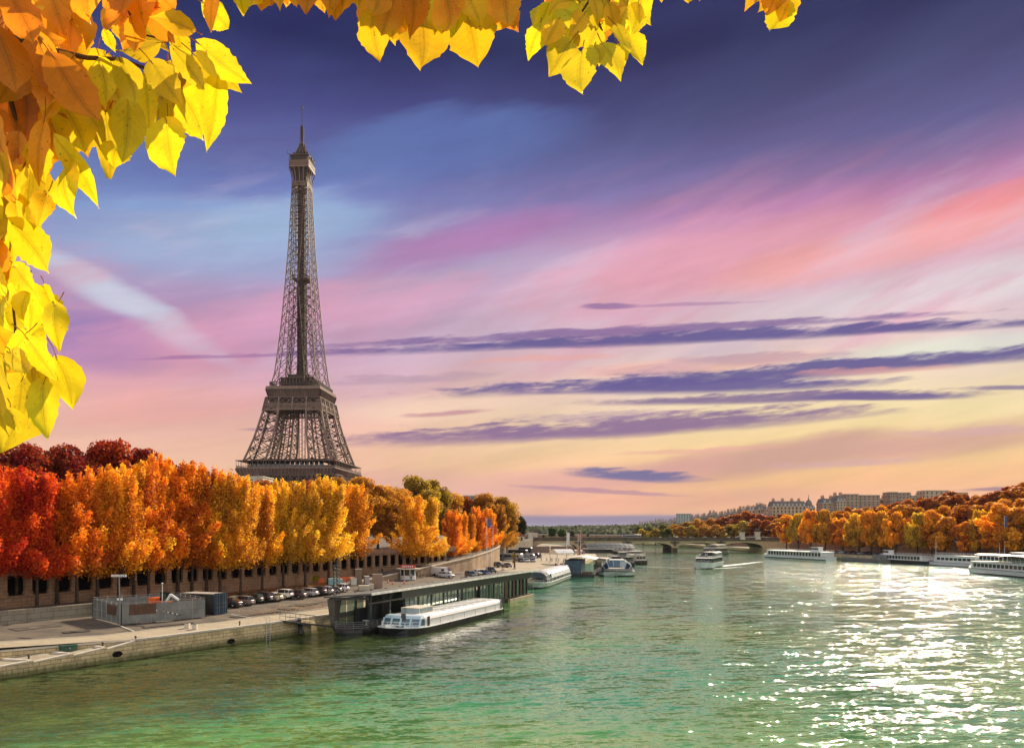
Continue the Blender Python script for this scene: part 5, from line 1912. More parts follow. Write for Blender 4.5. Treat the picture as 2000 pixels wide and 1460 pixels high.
def make_coach(label, name, L, W, H, color, van=False):
    t = thing(name, label, 'van' if van else 'coach')
    mb = MB()
    n0 = .35 if not van else .9
    st = [(-L / 2, W / 2 * .9, .45, H * .93), (-L / 2 + .15, W / 2, .35, H), (L / 2 - n0 * 1.6, W / 2, .35, H), (L / 2 - n0 * .6, W / 2 * .99, .35, H * (.97 if not van else .72)), (L / 2 - .05, W / 2 * .95, .40, H * (.80 if not van else .5)), (L / 2, W / 2 * .88, .5, H * (.6 if not van else .42))]
    mb.loft([rring(x, w, a, b, .22) for x, w, a, b in st])
    mb.build('body', M_PAINT, t, True)
    for sy in (-1, 1):
        mb = MB()
        n = max(2, int(L / 1.5)) if not van else 1
        x0, x1 = (-L / 2 + .5, L / 2 - 1.2) if not van else (L / 2 - 2.2, L / 2 - 1.3)
        for i in range(n):
            a, b = x0 + (x1 - x0) * i / n + .04, x0 + (x1 - x0) * (i + 1) / n - .04
            mb.box(((a + b) / 2, sy * (W / 2 + .004), H * .66), (b - a, .03, H * .30))
        mb.build('side_windows', M_GLASS, t)
    mb = MB()
    xw = L / 2 - n0 * .35
    mb.add([(xw - .25, -W * .44, H * .9), (xw - .25, W * .44, H * .9), (xw + .18, W * .43, H * .48), (xw + .18, -W * .43, H * .48)], [(0, 1, 2, 3)])
    mb.v = [(x + .07, y, z) for x, y, z in mb.v]
    mb.build('windscreen', M_GLASS, t)
    wm = MB()
    r = .48 if not van else .34
    wm.loft([[(q * math.cos(u), y, q * math.sin(u)) for u in np.linspace(0, 2 * math.pi, 15)[:-1]] for q, y in ((r * .5, -.14), (r, -.13), (r, .13), (r * .5, .14))])
    w0 = None
    for x in (-L / 2 + L * .22, L / 2 - L * .2):
        for y in (-W / 2 + .13, W / 2 - .13):
            w = wm.build('wheel', M_RUBBER, t, True) if w0 is None else link('wheel', w0, t)
            w0 = w.data
            w.location = (x, y, r)
    for y in (-.75, .75):
        mb = MB()
        mb.box((L / 2 - .05, y * W / 2.4, .75), (.14, .3, .18))
        mb.build('headlight', M_LAMPGLASS, t)
    paint(t, color + (1,))
    return t


c1 = make_coach('long black coach parked nearer the water beneath the clipped olive tree', 'coach', 12.5, 2.5, 3.4, (.018, .018, .022))
p = ground(1003, 1089)
c1.location, c1.rotation_euler = p + Vector((0, 3, 0)), (0, 0, -.42)
c1['group'] = 'parked coaches'
dup(c1, ground(1016, 1083) + Vector((0, 6, 0)), -.42, 'black coach standing behind the first coach, closer to the bridge', 'parked coaches')
c3 = dup(c1, ground(995, 1095) + Vector((0, 1, 0)), -.42, 'silver grey coach low in front of the long black coach', 'parked coaches', (.42, .44, .47, 1))
c3.scale = (.85, 1, .85)
v1 = make_coach('white panel van parked behind the silver grey car near the kiosk', 'panel_van', 5.2, 2.0, 2.3, (.74, .73, .70), True)
v1.location, v1.rotation_euler = ground(862, 1124), (0, 0, -.35)
dup(v1, ground(1036, 1091), -.5, 'silver van at the nose of the coaches facing the water', None, (.36, .38, .40, 1))
v3 = dup(v1, ground(1046, 1089), -.6, 'black van last in line at the nose of the coaches', None, (.03, .03, .035, 1))

# traffic on the bridge
bc = make_coach('long pale coach crossing the bridge on its near half', 'coach', 14.0, 2.6, 3.2, (.32, .30, .27))
bc.location, bc.rotation_euler = (82, BY + 6, 9.3), (0, 0, math.pi)
for i, (px, colr, nm) in enumerate(((1150, (.5, .5, .5), 'silver'), (1178, (.75, .75, .74), 'white'), (1290, (.78, .78, .76), 'white'), (1306, (.06, .06, .07), 'black'), (1322, (.70, .70, .70), 'pale grey'), (1336, (.25, .03, .03), 'red'), (1352, (.78, .78, .76), 'white'), (1374, (.20, .21, .23), 'grey'), (1396, (.76, .76, .74), 'white'), (1420, (.40, .42, .44), 'silver'), (1442, (.74, .73, .70), 'white'))):
    dup(CAR[('hatch', 'suv', 'sedan')[i % 3]], ((px - CX) / F * (BY + 3.5), BY + 3.5, 9.3), math.pi * (i % 2), '%s car on the bridge, %s of the cars from the near bank' % (nm, ORD[i]), 'cars crossing the bridge', colr + (1,))
# cars parked on the far quay
for i in range(12):
    Y = 425 - i * 4.2
    dup(CAR[('hatch', 'suv', 'sedan')[i % 3]], (ER(Y) + 7.0, Y, 2.7), math.pi + .15, '%s dark car from the bridge in the row parked on the far quay' % ORD[i], 'cars parked on the far quay', ((.03, .03, .035, 1), (.10, .11, .13, 1), (.5, .5, .5, 1), (.02, .03, .05, 1))[i % 4])
for i, (px, Y, c) in enumerate(((1648, 372, (.75, .75, .73)), (1775, 344, (.78, .78, .75)), (1782, 342, (.7, .6, .1)), (1890, 310, (.75, .75, .75)), (1915, 305, (.7, .7, .7)), (1832, 330, (.78, .76, .7)))):
    x = UR(Y) + 5
    dup(CAR['suv'], (x, Y, 9.55), 1.5, '%s pale car from the bridge glimpsed under the trees above the far wall' % ORD[i], 'cars on the far upper road', c + (1,))

# ================================================================== QUAY OBJECTS
# grey hoarding round a works compound
A, B, C = ground(181, 1206), ground(237, 1220), ground(401, 1205)
D = A + (C - B)
hd = thing('hoarding', 'grey sheet metal hoarding enclosing a works compound beside the container', 'hoarding', B)
hh = 2.55


def hoard(nm, p, q, n, brown=None):
    p, q = p - B, q - B
    pm, fm = MB(), MB()
    u = (q - p)
    for i in range(n):
        a, b = p + u * (i / n), p + u * ((i + 1) / n)
        e = u.normalized() * .03
        pm.beam(a + e + Vector((0, 0, hh * .27)), b - e + Vector((0, 0, hh * .27)), .05, hh * .48)
        pm.beam(a + e + Vector((0, 0, hh * .76)), b - e + Vector((0, 0, hh * .76)), .05, hh * .47)
    for i in range(n + 1):
        a = p + u * (i / n)
        fm.beam(a + Vector((0, 0, 0)), a + Vector((0, 0, hh + .25)), .08, .08)
    fm.beam(p + Vector((0, 0, hh + .2)), q + Vector((0, 0, hh + .2)), .05, .05)
    o = pm.build(nm, M_GREY, hd)
    fm.build('frame', plain('galvanised', (.36, .36, .34), .45, .5, .15), o)
    return o


for nm, p, q, n in (('panel_wall', A, B, 6), ('panel_wall', B, C, 6), ('panel_wall', C, D, 6), ('panel_wall', D, A, 6)):
    hoard(nm, p, q, n)
nB = (C - B).normalized()
out = Vector((nB.y, -nB.x, 0))
mb = MB()
mb.beam((nB * 1.0 + out * .06 + Vector((0, 0, 1.85))), (nB * 4.6 + out * .06 + Vector((0, 0, 1.85))), .05, 1.35)
mb.build('brown_board', M_BROWN, hd)
nA = (A - B).normalized()
outA = Vector((-nA.y, nA.x, 0))
if outA.y > 0:
    outA = -outA
mb = MB()
mb.beam((nA * 1.2 + outA * .06 + Vector((0, 0, 1.7))), (nA * 3.6 + outA * .06 + Vector((0, 0, 1.7))), .05, 1.3)
mb.build('brown_board', M_BROWN, hd)
# what stands in the compound
dg = thing('excavator', 'small orange excavator showing above the hoarding', 'excavator', (A + C) / 2 + Vector((1.5, 0, 0)), -.4)
mb = MB()
mb.span(-1.3, 1.3, -.8, .8, .75, 2.3)
mb.span(-1.5, -.2, -.85, .85, .9, 2.75)
mb.build('body', M_ORANGE, dg)
mb = MB()
mb.span(-.15, 1.0, -.1, .78, 2.31, 3.5)
mb.build('cab', M_GLASS, dg)
mb = MB()
for y in (-.8, .8):
    mb.loft([[(x, y - .22, z), (x, y + .22, z)][::1] + [(x, y + .22, z + .01), (x, y - .22, z + .01)] for x, z in ((-1.5, .3), (-1.2, .7), (1.2, .7), (1.5, .3))])
    mb.span(-1.3, 1.3, y - .2, y + .2, .0, .69)
mb.build('tracks', M_BLACK, dg)
mb = MB()
mb.beam((1.0, -.4, 1.8), (2.2, -.4, 3.3), .25, .3)
mb.beam((2.2, -.4, 3.3), (3.6, -.4, 2.6), .2, .25)
mb.build('arm', M_WHITE, dg)
# blue bins and small post boxes by the hoarding
bn = thing('wheeled_bin', 'blue grey cabinet with two small boxes standing against the brown board', 'cabinet', ground(259, 1216) + out * .35, math.atan2(nB.y, nB.x))
mb = MB()
mb.span(-.55, .55, -.35, .35, .05, 1.3)
mb.build('body', M_BLUE, bn)
mb = MB()
mb.prism([(-.6, -.4), (.6, -.4), (.6, .4), (-.6, .4)], 1.302, 1.42)
mb.build('lid', plain('slate_blue', (.10, .16, .24), .5), bn)
for x, z in ((-.4, 1.95), (.55, 1.75)):
    mb = MB()
    mb.beam((x, .1, 1.42), (x, .1, z - .2), .08)
    mb.span(x - .22, x + .22, -.12, .3, z - .22, z + .25)
    mb.build('small_box', plain('box_grey', (.40, .42, .44), .4), bn)
# barrier
bp = ground(303, 1213)
ba = thing('barrier', 'white barrier post with a striped arm in front of the hoarding', 'barrier', bp)
mb = MB()
mb.lathe([(.36, 0), (.36, .1), (.30, .12), (.30, 1.4), (.40, 1.45), (.40, 1.62), (.25, 1.75), (.01, 1.78)], 14)
mb.build('post', M_WHITE, ba)
arm_q = pix(352, 1200, bp.y + 2.2) - bp
mb = MB()
for i in range(10):
    a, b = Vector((.3, .1, 1.5)).lerp(arm_q, i / 10), Vector((.3, .1, 1.5)).lerp(arm_q, (i + 1) / 10)
    mb.beam(a, b, .11, .13, i % 2)
mb.build('arm', [M_WHITE, M_BLACK], ba)
# signpost
sg = thing('signpost', 'tall grey post with two white finger signs in front of the hoarding', 'signpost', ground(234, 1222))
mb = MB()
mb.tube([(0, 0, 0), (0, 0, .3), (0, 0, 3.2), (-.12, 0, 6.6)], [.11, .08, .075, .06], 10)
mb.build('post', M_GREY, sg)
for s_ in (-1, 1):
    mb = MB()
    mb.prism([(-.12 + s_ * .08, -.03), (-.12 + s_ * .95, -.03), (-.12 + s_ * .95, .03), (-.12 + s_ * .08, .03)], 6.28, 6.56)
    f = mb.build('finger_sign', M_WHITE, sg)
    mb = MB()
    for k in range(3):
        x = -.12 + s_ * (.22 + k * .24)
        mb.span(x - .08, x + .08, -.036, -.031, 6.36, 6.48)
    mb.build('lettering', M_RED if s_ < 0 else M_BLUE, f)
mb = MB()
mb.span(-.35, .35, -.02, .02, 3.3, 3.55)
mb.build('plate', M_WHITE, sg)
pl = thing('thin_pole', 'thin white pole rising beside the striped barrier arm', 'pole', ground(317, 1212))
mb = MB()
mb.tube([(0, 0, 0), (0, 0, 5.0)], [.06, .045], 8)
mb.build('shaft', M_WHITE, pl)
mb = MB()
mb.lathe([(.1, 0), (.16, .06), (.06, .16)], 10, (0, 0, 5.0))
mb.build('cap', M_WHITE, pl)
# bollards, mooring rings
for i, (px, py, lab) in enumerate(((366, 1226, 'squat grey stone block on the pavement, nearer the hoarding of the pair'), (381, 1228, 'squat grey stone block on the pavement, nearer the water of the pair'))):
    b = thing('stone_block', lab, 'stone block', ground(px, py))
    mb = MB()
    mb.loft([rring(-.28, .26, 0, .62, .06), rring(.28, .26, 0, .62, .06)])
    mb.build('block', M_PALE, b)
    mb = MB()
    mb.box((0, 0, .66), (.5, .46, .07))
    mb.build('cap', M_GREY, b)
for i, (px, py, lab) in enumerate(((76, 1283, 'small iron bollard at the lowest landing rim'), (144, 1272, 'small iron bollard at the second landing rim'), (207, 1262, 'small iron bollard at the third landing rim'), (266, 1251, 'small iron bollard where the landing meets the pavement'), (466, 1222, 'small iron bollard left of the quay ladder'))):
    Yb = (80, 83.5, 86.7, 90.2, 102.5)[i]
    b = thing('bollard', lab, 'bollard', (EL(Yb) - .7, Yb + (.3 if i < 3 else 0), top(Yb - .05) if i < 4 else 2.33), 0, 'iron bollards along the edge')
    mb = MB()
    mb.lathe([(.16, 0), (.14, .04), (.09, .1), (.085, .42), (.14, .48), (.15, .54), (.10, .62), (.01, .64)], 12)
    mb.build('post', M_DKGREY, b)
# ladder on the quay face
Yl_ = 105.5
lt = thing('ladder', 'pale metal ladder fixed to the quay face beside the gangway', 'ladder', (EL(Yl_) + .25, Yl_, 0), math.atan2(11, 5.7))
mb = MB()
for y in (-.35, .35):
    mb.tube([(y, 0, -.4), (y, 0, 2.35), (y, .05, 3.1), (y, .5, 3.15)], .045, 6)
mb.build('rails', plain('pale_steel', (.55, .55, .50), .4, .3), lt)
mb = MB()
for z in np.arange(-.2, 2.6, .3):
    mb.beam((-.35, 0, z), (.35, 0, z), .05)
mb.build('rungs', MATS['pale_steel'], lt)
# skip box on the landing
bx = thing('equipment_box', 'dark green box on the sloping landing', 'box', (EL(84.5) - 2.2, 85.2, 1.72), .9)
mb = MB()
mb.span(-.8, .8, -.4, .4, 0, .55)
mb.build('body', plain('dark_green', (.03, .09, .06), .6), bx)
mb = MB()
mb.span(-.85, .85, -.45, .45, .552, .64)
mb.build('lid', MATS['dark_green'], bx)
# mooring holes in the wall
for Yh_, lab in ((87.6, 'dark oval mooring recess in the quay wall below the upper landing'), (100.6, 'dark oval mooring recess in the quay wall left of the ladder')):
    m_ = MB()
    m_.lathe([(.01, -.12), (.52, -.10), (.62, -.02), (.56, .06), (.40, .05), (.01, -.03)], 16)
    o = m_.build('mooring_recess', M_VOID)
    o.rotation_euler = (math.radians(90), 0, math.radians(58))
    o.scale = (1, .55, 1)
    o.location = (EL(Yh_) + .13, Yh_ - .02, .95 if Yh_ < 90 else .55)
    tag(o, lab, 'mooring recess')

# container
c0 = ground(419, 1200)
ed = Vector((1.1, 2.7, 0)).normalized()
ld = Vector((-ed.y, ed.x, 0))
ct = thing('shipping_container', 'dark grey shipping container with blue doors beside the parked cars', 'container', c0, math.atan2(ld.y, ld.x))
# local: +x along the length (towards the bank), +y ... doors at x = 0
CL, CW, CH = 6.1, 2.45, 3.0
mb = MB()
sgn = -1
mb.span(0.06, CL, -CW if sgn < 0 else 0, 0 if sgn < 0 else CW, .15, CH - .06)
for i in range(22):
    x = .3 + i * (CL - .5) / 22
    mb.span(x, x + .12, .002, .05, .25, CH - .2)
mb.build('body', M_DKGREY, ct)
mb = MB()
mb.span(0, CL + .05, -CW - .05, .05, CH - .058, CH + .02)
mb.build('roof', plain('pale_roof', (.38, .34, .29), .7, 0, .2), ct)
for y0 in (-CW + .05, -CW / 2 + .02):
    mb = MB()
    mb.span(-.02, .055, y0, y0 + CW / 2 - .08, .18, CH - .08)
    for k in range(5):
        y = y0 + .1 + k * .24
        mb.span(-.06, -.021, y, y + .1, .3, CH - .2)
    dr = mb.build('door', M_BLUE, ct)
    mb = MB()
    for yy in (.3, .8):
        mb.tube([(-.1, y0 + yy, .2), (-.1, y0 + yy, CH - .12)], .03, 6)
        for z in (1.0, 1.6):
            mb.beam((-.1, y0 + yy - .2, z), (-.1, y0 + yy + .2, z), .05)
    mb.build('handle', M_GREY, dr)
mb = MB()
for z in (.0, CH - .1):
    mb.beam((0, -CW, z + .1), (0, 0, z + .1), .14, .16)
for y in (-CW, 0):
    mb.beam((0, y, .05), (0, y, CH), .14)
mb.build('frame', M_BLUE, ct)

# ticket kiosk
kp = ground(797, 1131)
kk = thing('ticket_kiosk', 'white octagonal ticket kiosk with a red sign on its roof', 'kiosk', kp)
oct_ = lambda r: [(r * math.cos(math.pi / 8 + k * math.pi / 4), r * math.sin(math.pi / 8 + k * math.pi / 4)) for k in range(8)]
mb = MB()
mb.prism(oct_(1.85), 0, 1.0)
for x, y in oct_(1.85):
    mb.beam((x * .98, y * .98, 1.0), (x * .98, y * .98, 2.5), .16)
mb.build('walls', M_WHITE, kk)
mb = MB()
mb.prism(oct_(1.7), 1.01, 2.5)
mb.build('windows', M_GLASS, kk)
mb = MB()
mb.prism(oct_(2.9), 2.5, 2.68)
mb.build('roof', M_PALE, kk)
mb = MB()
mb.loft([rring(-1.7, .3, 2.7, 3.5, .1), rring(1.7, .3, 2.7, 3.5, .1)])
sgn_ = mb.build('roof_sign', M_RED, kk)
mb = MB()
for k in range(6):
    mb.span(-1.3 + k * .45, -1.05 + k * .45, -.33, -.302, 2.95, 3.28)
mb.build('lettering', M_WHITE, sgn_)
# concrete blocks, brown boards, barriers between the cars and the kiosk
for i, (px, py, w, h, c, nm, lab) in enumerate(((700, 1142, 1.4, 3.4, (.20, .14, .10), 'board', 'tall brown panel standing before the low wall'), (737, 1148, 2.0, 2.9, (.30, .19, .14), 'board', 'broad rosy brown panel nearest the glass pavilion roof'),
        (690, 1142, 1.2, 1.5, (.62, .60, .55), 'concrete_block', 'white block left of the tall brown panel'), (716, 1140, 1.0, 1.7, (.40, .40, .40), 'concrete_block', 'grey block between the two brown panels'), (711, 1152, 2.1, .9, (.50, .44, .33), 'concrete_block', 'low beige block at the end of the parked row'), (724, 1150, 1.0, 1.0, (.52, .46, .36), 'concrete_block', 'small beige block beside the rosy brown panel'),
        (760, 1112, 1.6, 1.5, (.34, .20, .14), 'board', 'small brown panel near the ramp foot'))):
    t = thing(nm, lab, 'panel' if nm == 'board' else 'block', ground(px, py), .35)
    mb = MB()
    d_ = .25 if nm == 'board' else .8
    mb.loft([rring(-w / 2, d_, 0, h, .05), rring(w / 2, d_, 0, h, .05)])
    o = mb.build('panel' if nm == 'board' else 'block', M_MATTE, t)
    o.color = c + (1,)
    mb = MB()
    mb.span(-w / 2 - .05, w / 2 + .05, -d_ - .04, d_ + .04, h + .002, h + .08)
    mb.build('cap', M_PALE, t)
for i, px in enumerate((624, 668, 684)):
    t = thing('plastic_barrier', 'orange plastic barrier by the arcaded wall, %s from the left' % ORD[i], 'barrier', ground(px, (1138, 1136, 1135)[i]), .9, 'orange barriers')
    mb = MB()
    mb.loft([[(x, -.25, 0), (x, .25, 0), (x, .08, 1.1), (x, -.08, 1.1)] for x in (-1.1, 1.1)])
    mb.build('body', M_ORANGE, t)
    mb = MB()
    mb.span(-.9, .9, -.13, .13, .55, .75)
    mb.build('stripe', M_WHITE, t)
for i, (px, py) in enumerate(((768, 1140), (790, 1139), (758, 1137))):
    t = thing('traffic_cone', 'small red and white cone in front of the kiosk, %s from the left' % ORD[(1, 2, 0)[i]], 'cone', ground(px, py), 0, 'cones by the kiosk')
    mb = MB()
    mb.lathe([(.3, 0), (.3, .06), (.2, .07), (.05, .8), (.01, .82)], 12)
    mb.build('body', M_ORANGE, t)
    mb = MB()
    mb.lathe([(.155, .35), (.16, .36), (.125, .55), (.12, .56)], 12)
    mb.build('stripe', M_WHITE, t)
tb = thing('tarpaulin_stack', 'pale turquoise covered stack behind the white car', 'stack', ground(655, 1145), .3)
mb = MB()
mb.loft([rring(-1.4, .7, 0, 1.7, .2), rring(0, .75, 0, 1.85, .2), rring(1.4, .7, 0, 1.6, .2)])
o = mb.build('cover', M_MATTE, tb)
o.color = (.24, .42, .44, 1)
mb = MB()
mb.span(-1.5, 1.5, -.8, .8, 0, .15)
mb.build('pallet', M_BROWN, tb)


def bush(px, py, w, h, c, lab, seed):
    me, _ = crown_mesh('foliage', seed, 'round', h, w, .1, 900, .28, 14)
    t = thing('bush', lab, 'bush', ground(px, py))
    o = link('foliage', me, t)
    o.color = c + (1,)
    mb = MB()
    for k in range(6):
        a = k
        mb.tube([(0, 0, 0), (w * .3 * math.cos(a), w * .3 * math.sin(a), h * .6)], [.05, .02], 5)
    mb.build('stem', M_BARK, t)


bush(608, 1139, 2.0, 1.9, (.52, .42, .02), 'yellow bush against the foot of the arcaded wall', 91)
bush(915, 1098, 1.7, 2.2, (.07, .12, .02), 'dark green bush at the foot of the pale ramp wall', 92)
bush(1004, 1100, 1.4, 4.0, (.40, .33, .02), 'yellow green shrub by the ramp end', 93)
bush(632, 1105, 1.2, 2.6, (.50, .38, .02), 'yellow shrub climbing the arcaded wall behind the lattice mast', 94)


# lattice masts and flag poles
def lattice_mast(loc, h, w, lab, n):
    t = thing('lattice_mast', lab, 'mast', loc)
    mb = MB()
    for z in range(n):
        z0, z1 = h * z / n, h * (z + 1) / n
        P = [Vector((w * math.cos(a), w * math.sin(a), 0)) for a in (.4, 2.5, 4.6)]
        for k in range(3):
            k2 = (k + 1) % 3
            mb.beam(P[k] + Vector((0, 0, z0)), P[k] + Vector((0, 0, z1)), .07)
            mb.beam(P[k] + Vector((0, 0, z0)), P[k2] + Vector((0, 0, z1)), .045)
            mb.beam(P[k] + Vector((0, 0, z1)), P[k2] + Vector((0, 0, z1)), .045)
    mb.build('lattice', M_DKGREY, t)
    mb = MB()
    mb.box((0, 0, .1), (w * 3, w * 3, .2))
    mb.build('base', M_GREY, t)
    mb = MB()
    mb.box((0, 0, h + .1), (w * 1.6, w * 1.6, .2))
    mb.tube([(0, 0, h), (0, 0, h + 1.2)], .04, 6)
    mb.build('top', M_DKGREY, t)
    return t


lattice_mast(ground(645, 1190) + Vector((0.3, 4, 0)), 7.2, .28, 'thin dark lattice mast rising behind the corner of the glass pavilion', 12)
lattice_mast(ground(654, 1172), 6.0, .38, 'second shorter lattice mast before the last parked cars', 8)
lattice_mast(ground(1027 - 45, 1113), 8.0, .4, 'dark lattice signal post on the open quay near the coaches', 8)
sp_ = thing('signal_post', 'brown post with a box beside the lattice signal post', 'post', ground(1005, 1111))
mb = MB()
mb.span(-.28, .28, -.28, .28, 0, 5.2)
mb.build('post', M_BROWN, sp_)
mb = MB()
mb.span(-.45, .45, -.45, .45, 0, .5)
mb.build('base', M_PALE, sp_)


def flagpole(loc, h, fcol, lab, fh=2.6, fw=1.1):
    t = thing('flagpole', lab, 'flagpole', loc, 0, None)
    mb = MB()
    mb.tube([(0, 0, 0), (0, 0, h)], [.11, .05], 8)
    mb.build('pole', M_WHITE, t)
    mb = MB()
    mb.lathe([(.1, 0), (.12, .08), (.01, .16)], 8, (0, 0, h))
    mb.build('finial', M_PALE, t)
    mb = MB()
    N = 8
    V = []
    for i in range(N + 1):
        u = i / N
        V += [(.08 + fw * u, .18 * math.sin(u * 6), h - .15 - .12 * u), (.08 + fw * u * .9, .18 * math.sin(u * 6 + .6), h - .15 - fh)]
    mb.add(V, [(2 * i, 2 * i + 1, 2 * i + 3, 2 * i + 2) for i in range(N)])
    o = mb.build('flag', M_MATTE, t, True)
    o.color = fcol + (1,)


flagpole(ground(951, 1118), 15.5, (.10, .12, .30), 'tall pale pole with a blue and red flag in front of the orange tree', 2.6)
flagpole(ground(963, 1114), 13.5, (.62, .10, .03), 'slightly shorter pale pole with a red orange flag', 2.6)
flagpole(ground(1107, 1102), 12.0, (.62, .62, .60), 'pole with a long pale banner beside the waiting crowd', 4.5, 1.0)
flagpole(ground(1129, 1098), 11.5, (.45, .22, .19), 'pole with a faded pink banner, left of the pair by the boats', 3.0, .7)
flagpole(ground(1134, 1096), 12.0, (.42, .14, .11), 'pole with a red banner, right of the pair by the boats', 3.0, .7)
sgn2 = thing('sign_pillar', 'tall red orange sign pillar behind the dark floating restaurant', 'sign', ground(1133, 1090) + Vector((0, 6, 0)))
mb = MB()
mb.loft([rring(-.8, .3, .3, 5.5, .1), rring(.8, .3, .3, 5.5, .1)])
sgp = mb.build('panel', M_MATTE, sgn2)
sgp.color = (.40, .11, .05, 1)
mb = MB()
mb.span(-1.4, 1.4, -.5, .5, 0, .3)
mb.build('base', M_DKGREY, sgn2)
# far lamps on the bridge
for i, (px, h) in enumerate(((1112, 6.0), (1165, 7.0), (1213, 7.0), (1262, 6.5), (1330, 6), (1400, 6))):
    t = thing('street_lamp', 'dark street lamp on the bridge, %s from the near bank' % ORD[i], 'street lamp', ((px - CX) / F * (BY + 1.2), BY + 1.2, 9.3), 0, 'lamps on the bridge')
    mb = MB()
    mb.tube([(0, 0, 0), (0, 0, .8), (0, 0, h)], [.28, .14, .09], 8)
    mb.build('post', M_DKGREY, t)
    mb = MB()
    mb.lathe([(.1, h), (.34, h + .3), (.4, h + .75), (.1, h + 1.0), (.02, h + 1.2)], 8)
    mb.build('lantern', M_DKGREY, t)
# white tent roofs and brown boards by the crowd
for i, (px, py, w, h, lab) in enumerate(((1056, 1081, 8.5, 3.4, 'brown board wall by the crowd, nearer the coaches'), (1099, 1081, 12.0, 3.6, 'long brown board wall in front of the waiting crowd'))):
    t = thing('board_fence', lab, 'board fence', ground(px, py + 1) + Vector((0, 0, .6)), .05)
    mb = MB()
    mb.span(-w / 2, w / 2, -.06, .06, 0, h)
    mb.build('boards', plain('mauve_board', (.20, .13, .10), .7) if i == 0 else MATS['mauve_board'], t)
    mb = MB()
    for k in range(5):
        x = -w / 2 + w * k / 4
        mb.beam((x, .12, -.6), (x, .12, h), .14)
    mb.build('posts', M_DKGREY, t)
# houses by the near bridge end
def house(loc, w, d, h, rh, wallm, roofm, lab, rz=0.0, rows_=1, cols_=3):
    t = thing('house', lab, 'house', loc, rz)
    mb = MB()
    mb.span(-w / 2, w / 2, -d / 2, d / 2, 0, h)
    mb.build('wall', wallm, t)
    mb = MB()
    mb.loft([[(-w / 2 - .3, y, h), (w / 2 + .3, y, h), (w / 2 * .55, y * .55, h + rh), (-w / 2 * .55, y * .55, h + rh)] for y in (-d / 2 - .3, d / 2 + .3)])
    mb.build('roof', roofm, t)
    for r in range(rows_):
        for c in range(cols_):
            x = -w / 2 + w * (c + .5) / cols_
            z = h * (r + .5) / rows_
            mb = MB()
            mb.span(x - .5, x + .5, -d / 2 - .04, -d / 2 + .05, z - .8, z + .8)
            mb.build('window', M_GLASS, t)
    return t


M_REDROOF = plain('red_tiles', (.26, .085, .05), .8, 0, .25, 1.0)
M_SLATE = plain('slate_roof', (.17, .155, .15), .6, 0, .25, .5)
M_FACADE = stone('facade_stone', (.62, .46, .32), (.56, .41, .28), (.40, .30, .20), 2.0, .8, (.30, .22, .16), .5)
M_FACADE2 = stone('rosy_facade', (.50, .34, .25), (.45, .30, .22), (.30, .22, .17), 2.0, .8, (.24, .17, .13), .5)
house((2.0, 405, 9.5), 9, 7, 2.6, 2.0, M_PALE, M_REDROOF, 'low pavilion with a red tiled roof beside the dark evergreen')
house((0.0, 392, 6.4), 11, 6, 2.0, 1.2, M_PALE, M_SLATE, 'long low pale pavilion in front of the red roofed one', 0, 1, 4)

bush(972, 1090, 2.2, 5.5, (.10, .07, .02), 'dark hedge like shrub where the pale ramp wall ends', 95)
bush(985, 1086, 2.4, 6.0, (.07, .06, .02), 'taller dark shrub nearest the coaches', 96)

# ================================================================== BOATS AND PONTOONS
def hull_rings(L, B, zt, zk, bow=.28, stern=.06, n=22, rise=.5, flare=.12):
    """cross-sections of a hull, stern at -L/2, bow at +L/2"""
    R = []
    for i in range(n + 1):
        u = i / n
        x = -L / 2 + L * u
        if u > 1 - bow:
            f = math.sqrt(max(0.0, 1 - ((u - (1 - bow)) / bow) ** 2.2))
        elif u < stern:
            f = .78 + .22 * math.sin(u / stern * math.pi / 2)
        else:
            f = 1.0
        f = max(f, .02)
        z = zt + rise * max(0, (u - (1 - bow * 1.4)) / (bow * 1.4)) ** 2
        hw = B / 2 * f
        xk = x - (L * .03 if u > .97 else 0)
        R.append([(x, hw, z), (xk, hw * (1 - flare * .5), .0 + .02), (xk, hw * (1 - flare * 2.5), zk), (xk, -hw * (1 - flare * 2.5), zk), (xk, -hw * (1 - flare * .5), .02), (x, -hw, z)])
    return R


def hull_part(t, L, B, zt, zk, mat_hull, mat_deck, bow=.28, stern=.06, rise=.5, rim=None, nm='hull'):
    R = hull_rings(L, B, zt, zk, bow, stern, 22, rise)
    mb = MB()
    mb.loft(R, 0, True, False)
    h = mb.build(nm, mat_hull, t)
    mb = MB()
    V = []
    for r in R:
        V += [(r[0][0], r[0][1] * .98, r[0][2] - .03), (r[5][0], r[5][1] * .98, r[5][2] - .03)]
    mb.add(V, [(2 * i, 2 * i + 1, 2 * i + 3, 2 * i + 2) for i in range(len(R) - 1)])
    mb.build('deck', mat_deck, t)
    mb = MB()
    hb_ = min(.42, zt * .35)
    for k in (0, 5):
        V = []
        for r in R:
            a_, b_ = Vector(r[k]), Vector(r[1 if k == 0 else 4])
            q = (hb_ - b_.z) / max(.01, a_.z - b_.z)
            o_ = Vector((0, .02 if k == 0 else -.02, 0))
            V += [b_.lerp(a_, q) + o_, b_ + o_ - Vector((0, 0, .1))]
        mb.add(V, [(2 * i, 2 * i + 1, 2 * i + 3, 2 * i + 2) for i in range(len(R) - 1)])
    mb.build('boot_stripe', M_BLACK, t)
    if rim:
        mb = MB()
        for k in (0, 5):
            mb.tube([(r[k][0], r[k][1] * 1.01, r[k][2] + .02) for r in R], .09, 6)
        mb.build('rubbing_strake', rim, t)
    return h


